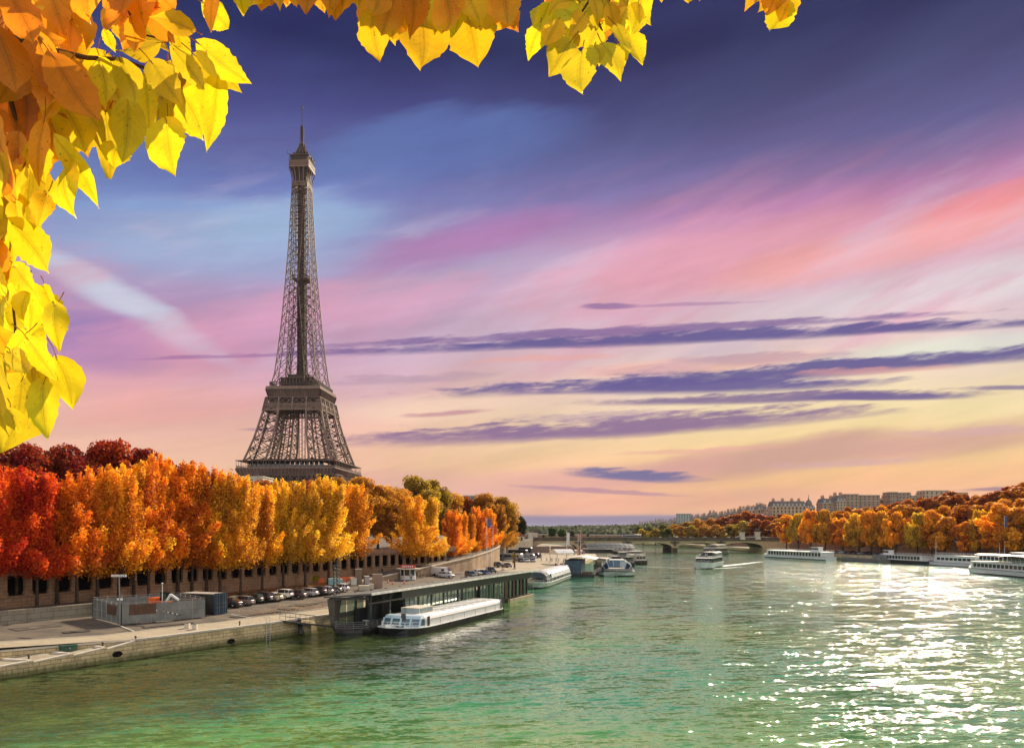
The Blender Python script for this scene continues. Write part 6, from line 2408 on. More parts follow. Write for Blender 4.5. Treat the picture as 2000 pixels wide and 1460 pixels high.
def railing(t, pts, h, mat, step=1.2, bars=2, nm='railing', r=.035):
    mb = MB()
    P = [Vector(p) for p in pts]
    for a, b in zip(P, P[1:]):
        n = max(1, int((b - a).length / step))
        for i in range(n + 1):
            q = a.lerp(b, i / n)
            mb.beam(q, q + Vector((0, 0, h)), r * 1.6)
        for k in range(bars):
            z = Vector((0, 0, h * (k + 1) / bars))
            mb.beam(a + z, b + z, r * 1.6)
    return mb.build(nm, mat, t)


# ---- the white covered boat beside the pavilion
bow_, ste_ = Vector((-17.6, 108.4, 0)), Vector((-4.3, 141.3, 0))
d_ = (bow_ - ste_)
BL = d_.length
wb = thing('tour_boat', 'long white covered tour boat with a black hull moored beside the glass pavilion', 'boat', (bow_ + ste_) / 2, math.atan2(d_.y, d_.x))
hull_part(wb, BL, 6.9, .95, -.5, M_BLACK, M_WHITE, .16, .04, .35, M_WHITE)
x0, x1 = -BL / 2 + 1.3, BL / 2 - 4.6
prof = lambda s: [(-3.15 * s, .93), (-3.15 * s, 1.95), (-2.95 * s, 2.35), (-2.5 * s, 2.58), (-1.2 * s, 2.66), (1.2 * s, 2.66), (2.5 * s, 2.58), (2.95 * s, 2.35), (3.15 * s, 1.95), (3.15 * s, .93)]
mb = MB()
mb.loft([[(x + (0 if z < 1.2 else -.15), y, z) for y, z in prof(s)] for x, s in ((x0, 1), (x0 + .5, 1), (x1 - 1.2, 1), (x1 - .4, .97))], 0, True)
mb.build('cabin', M_WHITE, wb, False)
mb = MB()                                            # seams of the roof
for x in np.arange(x0 + 2.5, x1 - 8, 2.6):
    mb.span(x, x + .07, -2.45, 2.45, 2.662, 2.70)
for y in (-1.25, 1.25):
    mb.span(x0 + 1, x1 - 3, y - .04, y + .04, 2.665, 2.70)
for s_ in (-1, 1):
    mb.span(x0 + .4, x1 - 2.5, s_ * 3.16 - .02, s_ * 3.16 + .02, 1.94, 2.0)
mb.build('roof_seams', M_GREY, wb)
# front of the wheelhouse with four panes
fr = MB()
fx = x1 - .45
bar = [-3.05, -1.6, 0, 1.6, 3.05]
P0 = lambda y, z: (fx + 1.0 * (1 - (y / 3.2) ** 2 * .35) + (1.0 - (z - 1.0) / 1.55) * .7, y, z)
for i in range(4):
    a, b = bar[i], bar[i + 1]
    fr.add([P0(a, .94), P0(b, .94), P0(b, 1.22), P0(a, 1.22)], [(0, 1, 2, 3)])
    fr.add([P0(a, 2.2), P0(b, 2.2), P0(b * .93, 2.62), P0(a * .93, 2.62)], [(0, 1, 2, 3)])
for y in bar:
    fr.beam(P0(y, 1.2), P0(y, 2.25), .26, .16)
fr.add([P0(-3.05 * .93, 2.62), P0(0, 2.62), P0(3.05 * .93, 2.62), (fx - .6, 2.8, 2.66), (fx - .6, -2.8, 2.66)], [(0, 1, 2, 3, 4)])
for s_ in (-1, 1):
    fr.add([P0(s_ * 3.05, .94), (fx - .3, s_ * 3.15, .94), (fx - .3, s_ * 3.15, 1.25), P0(s_ * 3.05, 1.25)], [(0, 1, 2, 3)])
    fr.add([P0(s_ * 3.05, 2.2), (fx - .3, s_ * 3.1, 2.2), (fx - .4, s_ * 2.9, 2.6), P0(s_ * 2.85, 2.62)], [(0, 1, 2, 3)])
fr.build('wheelhouse_front', M_PALEBLUE, wb)
for i in range(4):
    a, b = bar[i] + .1, bar[i + 1] - .1
    mb = MB()
    q = lambda y, z: (P0(y, z)[0] - .06, y, z)
    mb.add([q(a, 1.2), q(b, 1.2), q(b, 2.22), q(a, 2.22)], [(0, 1, 2, 3)])
    mb.build('windscreen_pane', M_BLUEGLASS, wb)
for s_ in (-1, 1):
    mb = MB()
    mb.add([(fx + .5, s_ * 3.06, 1.25), (fx - .3, s_ * 3.12, 1.25), (fx - .3, s_ * 3.08, 2.2), (fx + .2, s_ * 3.0, 2.2)], [(0, 1, 2, 3)])
    mb.build('side_pane', M_BLUEGLASS, wb)
mb = MB()
mb.box((fx - 1.3, 3.17, 1.7), (.75, .06, 1.5))
mb.build('side_door', M_BLACK, wb)
mb = MB()
mb.box((fx + 1.15, .35, 2.2), (.14, .7, 1.5))
mb.build('door_post', M_DKGREY, wb)
mb = MB()
mb.tube([(fx + .6, .3, 2.6), (fx + .6, .3, 5.2)], [.05, .03], 6)
mb.beam((fx + .6, -.5, 4.4), (fx + .6, 1.1, 4.4), .05)
mb.build('mast', M_DKGREY, wb)
hb = MB()
hb.span(fx - 6.4, fx - 2.2, -1.9, 1.1, 2.664, 3.35)
hb.build('roof_hatch', plain('hatch_glass', (.36, .44, .44), .15), wb)
hb = MB()
for x in (fx - 6.4, fx - 4.3, fx - 2.2):
    for y in (-1.9, 1.1):
        hb.beam((x, y, 2.66), (x, y, 3.42), .1)
for y in (-1.9, 1.1):
    hb.beam((fx - 6.4, y, 3.4), (fx - 2.2, y, 3.4), .1)
hb.span(fx - 6.5, fx - 2.1, -2.0, 1.2, 3.36, 3.46)
hb.build('hatch_frame', M_PALE, wb)
railing(wb, [(fx + 1.2, -3.0, 1.0), (fx + 3.4, -1.9, 1.12), (BL / 2 - .5, -.3, 1.3), (BL / 2 - .5, .3, 1.3), (fx + 3.4, 1.9, 1.12), (fx + 1.2, 3.0, 1.0)], .8, M_WHITE, 1.0)
mb = MB()
mb.tube([(fx + 2.2, .9, 1.1), (fx + 2.5, 1.1, 1.28), (fx + 2.7, .7, 1.1), (fx + 2.9, .2, 1.25), (fx + 2.4, .4, 1.12)], .12, 6)
mb.build('coiled_rope', M_BLACK, wb)
mb = MB()
mb.box((fx + 2.4, -1.2, 1.25), (1.1, .8, .35))
mb.build('deck_locker', M_WHITE, wb)
for s_ in (1,):
    mb = MB()
    mb.box((x0 - .1, 2.2, 1.7), (.3, 1.7, 1.7))
    mb.build('stern_panel', M_WHITE, wb)
    mb = MB()
    mb.box((x0 + .35, 3.18, 1.75), (.5, .05, 1.55))
    mb.build('blue_stripe', M_BLUE, wb)
    mb = MB()
    mb.box((x0 - .9, 3.1, 1.3), (.2, .2, 2.6))
    mb.build('mooring_post', M_BLACK, wb)
for x in (-9, -2, 5):
    mb = MB()
    mb.box((x, 3.5, .75), (.3, .14, .5))
    mb.build('fender', M_BLACK, wb)
for x in np.arange(x0 + 3, x1 - 3, 4.2):
    mb = MB()
    mb.box((x, 3.165, 1.45), (.035, .02, .98))
    mb.build('panel_joint', M_GREY, wb)

# ---- the floating glass pavilion
po, pe = Vector((-20.6, 110.5, 0)), Vector((4.2, 174.5, 0))
pd = (pe - po)
PL = pd.length
pav = thing('floating_pavilion', 'long floating glass pavilion with a flat overhanging roof and dark posts', 'pavilion', po, math.atan2(pd.y, pd.x))
PW = 6.4
mb = MB()
mb.loft([[(x, -.0 + a, -.6), (x, PW - a, -.6), (x, PW, .75), (x, 0, .75)] for x, a in ((0.3, .8), (3, .3), (PL - 3, .3), (PL + .5, .3))])
mb.build('pontoon', M_DKGREY, pav)
mb = MB()
mb.span(PL - 14, PL + 1.0, -.55, -.02, -.5, .6)
mb.build('outer_kerb', M_BEIGE, pav)
mb = MB()
mb.span(0, PL + .4, .05, PW - .05, .752, .9)
mb.build('floor', plain('dark_deck', (.09, .075, .06), .7, 0, .3), pav)
rf = MB()
zo, zi = 6.0, 5.3
rf.loft([[(x, -1.1, zo - .14), (x, PW + .6, zi - .14), (x, PW + .6, zi + .10), (x, -1.1, zo + .10)] for x in (-1.0, PL + 1.2)])
rf.build('roof', plain('zinc_roof', (.11, .108, .095), .75, 0, .3, .3), pav)
rf = MB()
rf.beam((-1.05, -1.16, zo), (PL + 1.25, -1.16, zo), .12, .34)
rf.build('roof_edge', plain('pale_edge', (.80, .78, .70), .4), pav)
rf = MB()
rf.span(9, PL - .5, -.35, -.2, 4.62, 5.70)
rf.build('fascia', M_TEALFRAME, pav)
rf = MB()
for x in np.arange(-.4, PL, 6.6):
    rf.beam((x, -.2, 5.3), (x, PW, 5.05), .25, .35)
rf.beam((-.5, -.3, 4.55), (PL, -.3, 4.55), .18, .22)
rf.beam((-.5, PW * .55, 5.2), (PL, PW * .55, 5.2), .2, .25)
rf.build('roof_beams', M_DKGREY, pav)
pm = MB()
pm.span(-.16, .16, -.16, .16, .9, 5.55)
pp = pm.build('post', M_TEALFRAME, pav)
first = True
for i, x in enumerate([.6, 6.0, 10.6, 15.2, 19.8, 24.4, 30.2, 32.0, 38.0, 40.0, 44.6, 47.0, 53.0, 55.4, 57.6, 59.8, 62.0, 64.2, 66.4]):
    for y in (0.12, PW - .3):
        o = pp if first else pp.copy()
        if not first:
            COL.objects.link(o)
            o.parent = pav
        first = False
        o.location = (x, y, 0)
# glazing along the water side
for a, b, opaque in ((10.8, 24.2, 0), (24.6, 30.0, 1), (30.4, 38.0, 1), (40.2, 53.0, 1)):
    mb = MB()
    mb.add([(a, .1, 1.0), (b, .1, 1.0), (b, .1, 4.6), (a, .1, 4.6)], [(0, 1, 2, 3)])
    pn = mb.build('glazing', M_TEALGLASS, pav)
    mb = MB()
    for x in np.arange(a, b + .01, (b - a) / max(1, round((b - a) / 1.5))):
        mb.beam((x, .06, 1.0), (x, .06, 4.6), .07)
    for z in (1.02, 2.1, 4.55):
        mb.beam((a, .06, z), (b, .06, z), .08)
    mb.build('mullions', M_DKGREY, pn)
for k, x in enumerate((54.2, 56.5, 58.7, 60.9, 63.1, 65.3)):
    mb = MB()
    mb.span(x - .75, x + .75, .18, .26, .92, 4.4)
    mb.build('door', M_TEALGLASS if k % 2 else plain('red_brown_door', (.14, .05, .03), .4) if 'red_brown_door' not in MATS else MATS['red_brown_door'], pav)
mb = MB()                                              # inner rooms
mb.span(14, 22, 5.0, 6.2, .92, 4.9)
mb.build('inner_room', M_BLACK, pav)
mb = MB()
mb.span(9.0, 11.2, 4.4, 6.2, .92, 5.0)
mb.build('inner_room', M_BLACK, pav)
mb = MB()
mb.span(4.6, 8.2, 4.4, 5.2, .92, 3.2)
mb.build('serving_counter', M_BLACK, pav)
for a in (1.0, 3.4, 5.8):
    mb = MB()
    mb.add([(a, PW - .5, 1.0), (a + 2.2, PW - .5, 1.0), (a + 2.2, PW - .5, 4.7), (a, PW - .5, 4.7)], [(0, 1, 2, 3)])
    mb.build('rear_glazing', M_TEALGLASS, pav)
mb = MB()
mb.span(6.4, 7.0, 3.0, 4.6, .92, 3.6)
mb.build('bar_panel', M_DKGREY, pav)
mb = MB()
mb.loft([[(.2, PW - .5, .9), (1.0, PW - .5, .9), (1.0, PW + .2, .9), (.2, PW + .2, .9)], [(-.6, PW - 1.0, 5.0), (1.2, PW - 1.0, 5.0), (1.2, PW + .3, 5.0), (-.6, PW + .3, 5.0)]])
mb.build('corner_cabin', plain('corner_board', (.105, .09, .07), .6), pav)
for x in (3.5, 12, 16.5, 21, 26, 31, 36, 41, 46, 51):            # tables inside
    mb = MB()
    mb.lathe([(.3, .9), (.05, .95), (.05, 1.6), (.6, 1.62), (.6, 1.68)], 10, (x, 2.6, 0))
    mb.build('dining_table', M_WHITE, pav)
railing(pav, [(-.3, PW - 1.2, .9), (-2.6, PW * .62, .9), (-2.9, PW * .35, .9), (-1.2, .3, .9), (1.0, -.1, .9), (10.4, -.1, .9)], 1.1, M_GREY, 1.1, 4)
mb = MB()
mb.prism([(.3, 0.05), (-1.2, .3), (-2.9, PW * .35), (-2.6, PW * .62), (-.3, PW - 1.2), (.3, PW - .1)], .5, .898)
mb.build('terrace', M_DKGREY, pav)
mb = MB()
mb.prism([(.3, 0.3), (-.8, .6), (-2.2, PW * .37), (-2.0, PW * .6), (-.1, PW - 1.4), (.3, PW - .4)], -.6, .498)
mb.build('terrace_float', M_BLACK, pav)
# gangway
ga, gb = Vector((EL(110) - 2.2, 109.2, 2.4)), Vector(po) + Vector((math.cos(math.atan2(pd.y, pd.x)) * .5 - math.sin(math.atan2(pd.y, pd.x)) * (PW + .2), math.sin(math.atan2(pd.y, pd.x)) * .5 + math.cos(math.atan2(pd.y, pd.x)) * (PW + .2), 1.0))
ga = ground(552, 1212)
gw = thing('gangway', 'dark railed gangway from the pavement down to the glass pavilion', 'gangway', ga)
gv = gb - ga
gs = Vector((-gv.y, gv.x, 0)).normalized() * .9
mb = MB()
mb.add([-gs + Vector((0, 0, .1)), gs + Vector((0, 0, .1)), gv + gs, gv - gs, -gs + Vector((0, 0, -.1)), gs + Vector((0, 0, -.1)), gv + gs - Vector((0, 0, .25)), gv - gs - Vector((0, 0, .25))], [(0, 1, 2, 3), (7, 6, 5, 4), (0, 3, 7, 4), (1, 5, 6, 2), (0, 4, 5, 1), (2, 6, 7, 3)])
mb.build('walkway', M_DKGREY, gw)
for s_ in (-1, 1):
    railing(gw, [gs * s_ + Vector((0, 0, .1)), gv + gs * s_], 1.15, M_GREY, 1.5, 2)
brk = thing('slipway_buttress', 'stone buttress with a dark slanting timber under the gangway', 'buttress', (EL(110.5), 110.5, 0), math.atan2(11, 5.7))
mb = MB()
mb.loft([[(x, -.1, -2), (x, -2.2, -2), (x, -.6, 2.0), (x, -.1, 2.0)] for x in (.5, 3.2)])
mb.build('masonry', M_QUAY, brk)
mb = MB()
mb.beam((-.2, -1.2, .2), (.3, -.4, 2.2), .45)
mb.build('timber', M_BLACK, brk)


def tour_boat(label, L, B, loc, rz, hullm, cabm, deckz=1.4, cab=(-.42, .30), cabz=2.7, nwin=12, roof=True, upper=None, wheel=None, name='tour_boat', winm=None, rim=None, winh=(.32, .80), bow=.24, canopy=None, group=None, wside=True, roofm=None):
    t = thing(name, label, 'boat', loc, rz, group)
    hull_part(t, L, B, deckz, -.5, hullm, M_GREY, bow, .06, .5, rim)
    a, b = L * cab[0], L * cab[1]
    w = B / 2 - .45
    mb = MB()
    mb.loft([[(x + sh, -w * s, deckz - .02), (x + sh, w * s, deckz - .02), (x, w * s * .97, deckz + cabz), (x, -w * s * .97, deckz + cabz)] for x, s, sh in ((a, .95, 0), (a + .4, 1, 0), (b - 1.2, 1, 0), (b, .86, .8))])
    mb.build('cabin', cabm, t)
    z0, z1 = deckz + cabz * winh[0], deckz + cabz * winh[1]
    for sy in (-1, 1):
        for i in range(nwin):
            xa, xb = a + .9 + (b - a - 2.6) * i / nwin, a + .9 + (b - a - 2.6) * (i + 1) / nwin
            g = (xb - xa) * (.12 if winm is None else .08)
            mb = MB()
            mb.box(((xa + xb) / 2, sy * (w * .99), (z0 + z1) / 2), (xb - xa - 2 * g, .1, z1 - z0))
            mb.build('window', winm or M_GLASS, t)
    for k in range(3):
        y = -w * .56 + k * w * .56
        mb = MB()
        xf = b + .8 * (1 - (winh[0] + winh[1]) / 2)
        mb.box((xf + .06, y, (z0 + z1) / 2), (.22, w * .46, (z1 - z0) * .9))
        mb.build('front_window', winm or M_GLASS, t)
    mb = MB()
    mb.loft([[(x, -w * s, deckz + cabz), (x, w * s, deckz + cabz), (x, w * s, deckz + cabz + .14), (x, -w * s, deckz + cabz + .14)] for x, s in ((a - .5, 1.0), (b - 1.2, 1.04), (b + .5, .9))])
    mb.build('roof', roofm or cabm, t)
    zr = deckz + cabz + .14
    if upper:
        ua, ub, uh = L * upper[0], L * upper[1], upper[2]
        mb = MB()
        for x in np.arange(ua, ub + .1, max(2.0, (ub - ua) / 8)):
            for y in (-w * .9, w * .9):
                mb.beam((x, y, zr), (x, y, zr + uh), .1)
        mb.build('canopy_posts', M_WHITE, t)
        mb = MB()
        mb.loft([[(x, -w * .98, zr + uh), (x, w * .98, zr + uh), (x, w * .6, zr + uh + .25), (x, -w * .6, zr + uh + .25)] for x in (ua - .5, ub + .5)])
        mb.build('canopy', upper[3] if len(upper) > 3 else M_WHITE, t)
    railing(t, [(a, -w * .96, zr), (b - 1, -w * .96, zr), (b - .2, 0, zr), (b - 1, w * .96, zr), (a, w * .96, zr)], .9, M_WHITE, 2.0, 2)
    if wheel:
        wx, wl, wh = L * wheel[0], wheel[1], wheel[2]
        zb = zr if (a < wx < b) else deckz
        mb = MB()
        mb.loft([[(x, -1.5, zb), (x, 1.5, zb), (x - .1, 1.35, zb + wh), (x - .1, -1.35, zb + wh)] for x in (wx - wl / 2, wx + wl / 2)])
        wh_ = mb.build('wheelhouse', cabm, t)
        mb = MB()
        mb.box((wx, 0, zb + wh * .64), (wl + .06, 2.94, wh * .42))
        mb.build('window', M_GLASS, wh_)
        mb = MB()
        mb.span(wx - wl / 2 - .3, wx + wl / 2 + .4, -1.7, 1.7, zb + wh, zb + wh + .12)
        mb.build('roof', M_WHITE, wh_)
    railing(t, [(b + 1.2, -B / 2 * .8, deckz), (L / 2 - 1.5, -B / 2 * .3, deckz + .4), (L / 2 - .4, 0, deckz + .5), (L / 2 - 1.5, B / 2 * .3, deckz + .4), (b + 1.2, B / 2 * .8, deckz)], .9, M_WHITE, 1.5, 2)
    return t


def between(p, q):
    """centre, heading and length of a boat whose bow is at p"""
    d = Vector(p) - Vector(q)
    return (Vector(p) + Vector(q)) / 2, math.atan2(d.y, d.x), d.length


# glass canopied boat behind the pavilion: white ribbed canopy with rounded shoulders
p, q = Vector((7.2, 196, 0)), Vector((17.6, 240, 0))
c_, a_, l_ = between(p, q)
gb_ = thing('glass_boat', 'white glass roofed boat moored behind the far end of the glass pavilion', 'boat', c_ + Vector((-2.0, 1.0, 0)), a_)
hull_part(gb_, l_, 6.6, 1.3, -.5, plain('grey_white_hull', (.42, .43, .40), .45, 0, .15), M_GREY, .2, .05, .4, M_WHITE)
mb, gl = MB(), MB()
ps = [(-2.95, 1.3), (-2.95, 2.3), (-2.6, 3.3), (-1.7, 4.0), (0, 4.25), (1.7, 4.0), (2.6, 3.3), (2.95, 2.3), (2.95, 1.3)]
xa, xb = -l_ / 2 + 1.5, l_ / 2 - 4.5
for x in np.arange(xa, xb, 2.1):
    P = [Vector((x, y, z)) for y, z in ps]
    for u, v in zip(P, P[1:]):
        mb.beam(u, v, .16)
for y, z in ps:
    mb.beam((xa, y, z), (xb, y, z), .12)
mb.build('canopy_ribs', M_WHITE, gb_)
gl.loft([[(x, y * .98, z * .985) for y, z in ps] for x in (xa, xa + (xb - xa) * .55)], 0, False, False)
gl.loft([[(x, y * .98, z * .985) for y, z in ps] for x in (xb - 5.5, xb, xb + 1.6)], 0, False, False)
gl.v = [(x, y * (.8 if x > xb + 1 else 1), z if x < xb + 1 else 1.3 + (z - 1.3) * .55) for x, y, z in gl.v]
gl.build('glass_canopy', seeglass('pale_green_glass', (.62, .78, .70), .35), gb_)
mb = MB()
mb.loft([[(x, y, z + .02) for y, z in ps[1:-1]] for x in (xa + (xb - xa) * .0 + .1, xb - 6.5)], 0, False, False)
mb.build('white_cover', M_WHITE, gb_)
mb = MB()
mb.box((xb - 5.9, 2.9, 2.4), (.7, .3, 2.2))
mb.build('side_door', M_BLACK, gb_)
mb = MB()
mb.lathe([(.9, 0), (.9, 2.2), (.6, 2.9), (.1, 3.1)], 12, (xa - .4, 1.6, 1.3))
mb.build('stern_cowl', M_WHITE, gb_)
railing(gb_, [(xb + 1.8, 2.5, 1.3), (l_ / 2 - 1, 1.2, 1.5), (l_ / 2 - .3, 0, 1.6), (l_ / 2 - 1, -1.2, 1.5), (xb + 1.8, -2.5, 1.3)], .8, M_WHITE, 1.0)
for k in range(5):
    mb = MB()
    mb.box((-6 + k * 3, 2.98, 1.9), (1.3, .08, .6))
    mb.build('window', M_GLASS, gb_)

# dark floating restaurant with an arched white roof
rp = pix(1141, 1126, 250)
rp.z = 0
fl = thing('floating_restaurant', 'dark blue floating restaurant with a pale arched roof on the near quay', 'floating restaurant', rp + Vector((0, 9, 0)), math.radians(80))
mb = MB()
mb.span(-11, 9, -5.0, 5.2, -.5, 1.0)
mb.build('pontoon', M_BLACK, fl)
mb = MB()
mb.span(-10.2, 8, -.6, 4.6, 1.002, 5.4)
mb.build('blue_hall', M_BLUE, fl)
mb = MB()
mb.loft([[(x, y, 5.4 + 1.15 * math.cos(y / 5.2 * 1.2)) for y in np.linspace(-.8, 5.0, 9)] + [(x, y, 5.25 + 1.15 * math.cos(y / 5.2 * 1.2)) for y in np.linspace(5.0, -.8, 9)] for x in (-11.2, 9)])
mb.build('arched_roof', M_PALE, fl)
mb = MB()
mb.loft([[(x, -5.4, 5.6), (x, -.9, 6.5), (x, -.9, 6.65), (x, -5.4, 5.75)] for x in (-11, 9)])
mb.build('side_roof', M_WHITE, fl)
mb = MB()
for x in (-10, -5, 0, 5):
    mb.beam((x, -4.8, 1), (x, -4.8, 5.7), .16)
mb.build('post', M_DKGREY, fl)
mb = MB()
mb.add([(-10, -4.7, 1.2), (-10, -.8, 1.2), (-10, -.8, 4.6), (-10, -4.7, 4.2)], [(0, 1, 2, 3)])
mb.build('glazing', M_TEALGLASS, fl)
railing(fl, [(-10.9, 5, 1), (-10.9, -4.9, 1), (8.5, -4.9, 1)], 1.1, M_GREY, 1.5, 2)
mb = MB()
for k in range(7):
    mb.box((-10.4, -4.2 + k * .5, 1.4), (.5, .4, .8))
mb.build('planter', plain('planter_brown', (.16, .07, .04), .8), fl)
tent = thing('white_tent', 'white shallow canopy roof behind the floating restaurant', 'tent', (18.5, 285, 2.6), .3)
mb = MB()
mb.loft([[(x, y, 4.2 + 1.4 * math.cos(y / 4 * 1.5)) for y in np.linspace(-4, 4, 9)] + [(x, y, 4.1 + 1.4 * math.cos(y / 4 * 1.5)) for y in np.linspace(4, -4, 9)] for x in (-3.5, 3.5)])
mb.build('roof', M_WHITE, tent)
mb = MB()
for x in (-3.3, 3.3):
    for y in (-3.8, 3.8):
        mb.beam((x, y, 0), (x, y, 4.2), .12)
mb.build('posts', M_GREY, tent)

# glass fronted boat facing the viewer
gf = thing('glass_boat', 'broad glass fronted boat facing the viewer beside the floating restaurant', 'boat', pix(1202, 1118, 252) * Vector((1, 1, 0)) + Vector((2.6, 17, 0)), math.radians(-97))
gf.scale = (1, 1.12, 1.08)
hull_part(gf, 38, 11.0, 1.2, -.5, plain('pale_hull', (.50, .52, .50), .4, 0, .1), M_GREY, .16, .05, .4, M_BLACK)
sec = lambda s, z: [(-4.9 * s, 1.2), (-4.4 * s, 3.0 * z), (-3.0 * s, 4.0 * z), (-1.2 * s, 4.7 * z), (1.2 * s, 4.7 * z), (3.0 * s, 4.0 * z), (4.4 * s, 3.0 * z), (4.9 * s, 1.2)]
st = [(-17, 1, 1), (-8, 1, 1), (0, 1, 1), (8, 1, 1), (11.5, .96, 1), (13.5, .78, .62)]
mb = MB()
gm = MB()
Rg = [[(x, y, max(1.2, z)) for y, z in sec(s, zz)] for x, s, zz in st]
gm.loft(Rg[:5], 0, False, False)
gm.build('glass_roof', seeglass('smoky_glass', (.30, .36, .34), .30), gf)
for x in np.arange(-17, 11.6, 2.6):
    P = [Vector((x, y, z)) for y, z in sec(1 if x < 9 else .97, 1)]
    for u, v in zip(P, P[1:]):
        mb.beam(u, v, .14)
for k in range(8):
    mb.beam(Rg[0][k], Rg[3][k], .14)
    mb.beam(Rg[3][k], Rg[4][k], .14)
    mb.beam(Rg[4][k], Rg[5][k], .2)
mb.build('frame', plain('grey_frame', (.42, .44, .42), .5, .2), gf)
names_ = (M_GLASS, M_GLASS, M_BLUEGLASS, M_BLUEGLASS, MATS['hatch_glass'], M_GLASS, M_GLASS)
for k in range(7):
    mb = MB()
    mb.add([Rg[4][k], Rg[4][k + 1], Rg[5][k + 1], Rg[5][k]], [(0, 1, 2, 3)])
    mb.build('front_pane', names_[k], gf)
mb = MB()
mb.span(4, 11.3, -2.2, 2.2, 4.72, 4.9)
mb.build('roof_hatch', M_WHITE, gf)
mb = MB()
mb.span(-2, 1, -1.4, 1.4, 4.75, 5.6)
mb.build('wheelhouse', M_BLACK, gf)
railing(gf, [(13.6, 4.6, 1.25), (16.5, 3.0, 1.4), (18.6, 0, 1.6), (16.5, -3.0, 1.4), (13.6, -4.6, 1.25)], .7, M_WHITE, 1.2, 2)

# crowded brown barge and curved glass hall further on
bb = tour_boat('brown open boat crowded with passengers near the bridge', 30, 8.0, pix(1222, 1090, 395) * Vector((1, 1, 0)) + Vector((2, 12, 0)), math.radians(-80), plain('brown_hull', (.075, .05, .035), .6), plain('brown_cabin', (.12, .08, .06), .6), 1.6, (-.45, .30), 2.5, 8, name='passenger_boat')
hl = thing('glass_hall', 'curved glass hall on the quay in front of the bridge', 'pavilion', (55, 440, 2.4), math.radians(8))
hl.scale = (.72, .8, .72)
mb, fm = MB(), MB()
pr = lambda x: [(x, y, 2.2 + 6.0 * math.cos(y / 14 * 1.45) * (1 - (x / 24) ** 2 * .35)) for y in np.linspace(-12, 12, 13)]
mb.loft([pr(x) for x in np.linspace(-19, 19, 11)], 0, False, False)
mb.build('glass_roof', plain('greyed_glazing', (.10, .115, .11), .35, 0, .3, .2), hl)
for x in np.linspace(-19, 19, 11):
    P = [Vector(v) for v in pr(x)]
    for u, v in zip(P, P[1:]):
        fm.beam(u, v, .28)
for k in range(0, 13, 2):
    P = [Vector(pr(x)[k]) for x in np.linspace(-19, 19, 11)]
    for u, v in zip(P, P[1:]):
        fm.beam(u, v, .22)
fm.build('frame', M_DKGREY, hl)
mb = MB()
mb.span(-18, 18, -10.5, 10.5, 0, 2.6)
mb.build('walls', M_DKGREY, hl)
mb = MB()
mb.span(-6, 7, -14.5, -10.6, 3.2, 3.5)
mb.build('awning', M_WHITE, hl)
tour_boat('low white boat half hidden between the curved glass hall and the brown boat', 26, 7, (66, 424, 0), math.radians(-83), M_BLACK, M_PALE, 1.3, (-.4, .3), 2.4, 8)
tour_boat('dark low boat behind the glass fronted boat', 30, 7, (47, 330, 0), math.radians(-84), M_BLACK, M_DKGREY, 1.3, (-.42, .3), 2.6, 9, wheel=(.05, 3, 1.8))

tour_boat('dark blue covered boat squeezed between the floating restaurant and the curved glass hall', 24, 6.5, (38, 305, 0), math.radians(-82), M_BLACK, M_BLUE, 1.4, (-.42, .3), 2.6, 8, roofm=M_PALE)
tour_boat('pale cabin boat moored outside the dark low boat', 24, 6.0, (57, 352, 0), math.radians(-83), MATS['brown_hull'], M_PALE, 1.4, (-.38, .28), 2.5, 8, wheel=(.1, 3, 1.6))
# boats in midstream
tb1 = tour_boat('white two decked tour boat coming towards the viewer in midstream', 31, 7.8, pix(1381, 1111, 300) * Vector((1, 1, 0)) + Vector((4.0, 14, 0)), math.radians(-115), plain('pale_bluegrey_hull', (.56, .60, .58), .4, 0, .08), M_DKGREY, 2.1, (-.45, .30), 1.9, 10, winh=(.05, .88), upper=(-.40, .02, 1.9, M_DKGREY), roofm=M_WHITE, rim=M_WHITE, bow=.30)
tb2 = tour_boat('dark tour boat behind the midstream boat close to the bridge', 34, 8.0, (126, 478, 0), math.radians(-125), plain('mauve_hull', (.20, .16, .15), .5), plain('mauve_cabin', (.26, .21, .20), .5), 1.8, (-.42, .32), 2.3, 10, upper=(-.3, .15, 2.0, M_PALE))
# far bank boats
tour_boat('long white tour boat with a dark window band, moored nearest the bridge', 55, 8.5, (154.5, 417, 0), math.radians(106.5), M_WHITE, M_WHITE, 1.6, (-.46, .40), 2.4, 18, winh=(.10, .86), wheel=(-.30, 6, 2.2), rim=M_GREY, bow=.16)
brg = thing('barge', 'low grey work barge between two white boats on the far bank', 'barge', (170.5, 372, 0), math.radians(107))
hull_part(brg, 28, 7, 1.5, -.5, plain('barge_grey', (.17, .15, .13), .7), M_DKGREY, .1, .05, .2, M_GREY)
railing(brg, [(-12, 2.9, 1.5), (12, 2.9, 1.5)], 1.0, M_GREY, 2.0, 2)
mb = MB()
mb.span(-12.5, -8, -2.2, 2.2, 1.5, 3.6)
mb.build('cabin', M_GREY, brg)
tour_boat('black hulled white tour boat with low canopy in the far bank row', 37, 7.5, (181.5, 355, 0), math.radians(101), M_BLACK, M_WHITE, 1.7, (-.40, .33), 1.9, 12, winh=(.2, .95), wheel=(.30, 3.5, 2.0), rim=M_WHITE)
tour_boat('white boat with a line of square dark windows', 42, 8, (188.5, 318, 0), math.radians(100), M_WHITE, M_WHITE, 1.5, (-.40, .36), 3.0, 12, winh=(.38, .72), rim=M_BLUE, bow=.2)
big = tour_boat('large white two decked boat nearest the viewer on the far bank', 46, 10, (167.5, 254, 0), math.radians(92), M_WHITE, M_WHITE, 1.8, (-.46, .40), 2.4, 18, winh=(.28, .80), upper=(-.42, .34, 2.4), wheel=(-.02, 5, 3.4), rim=M_DKGREY, bow=.18)
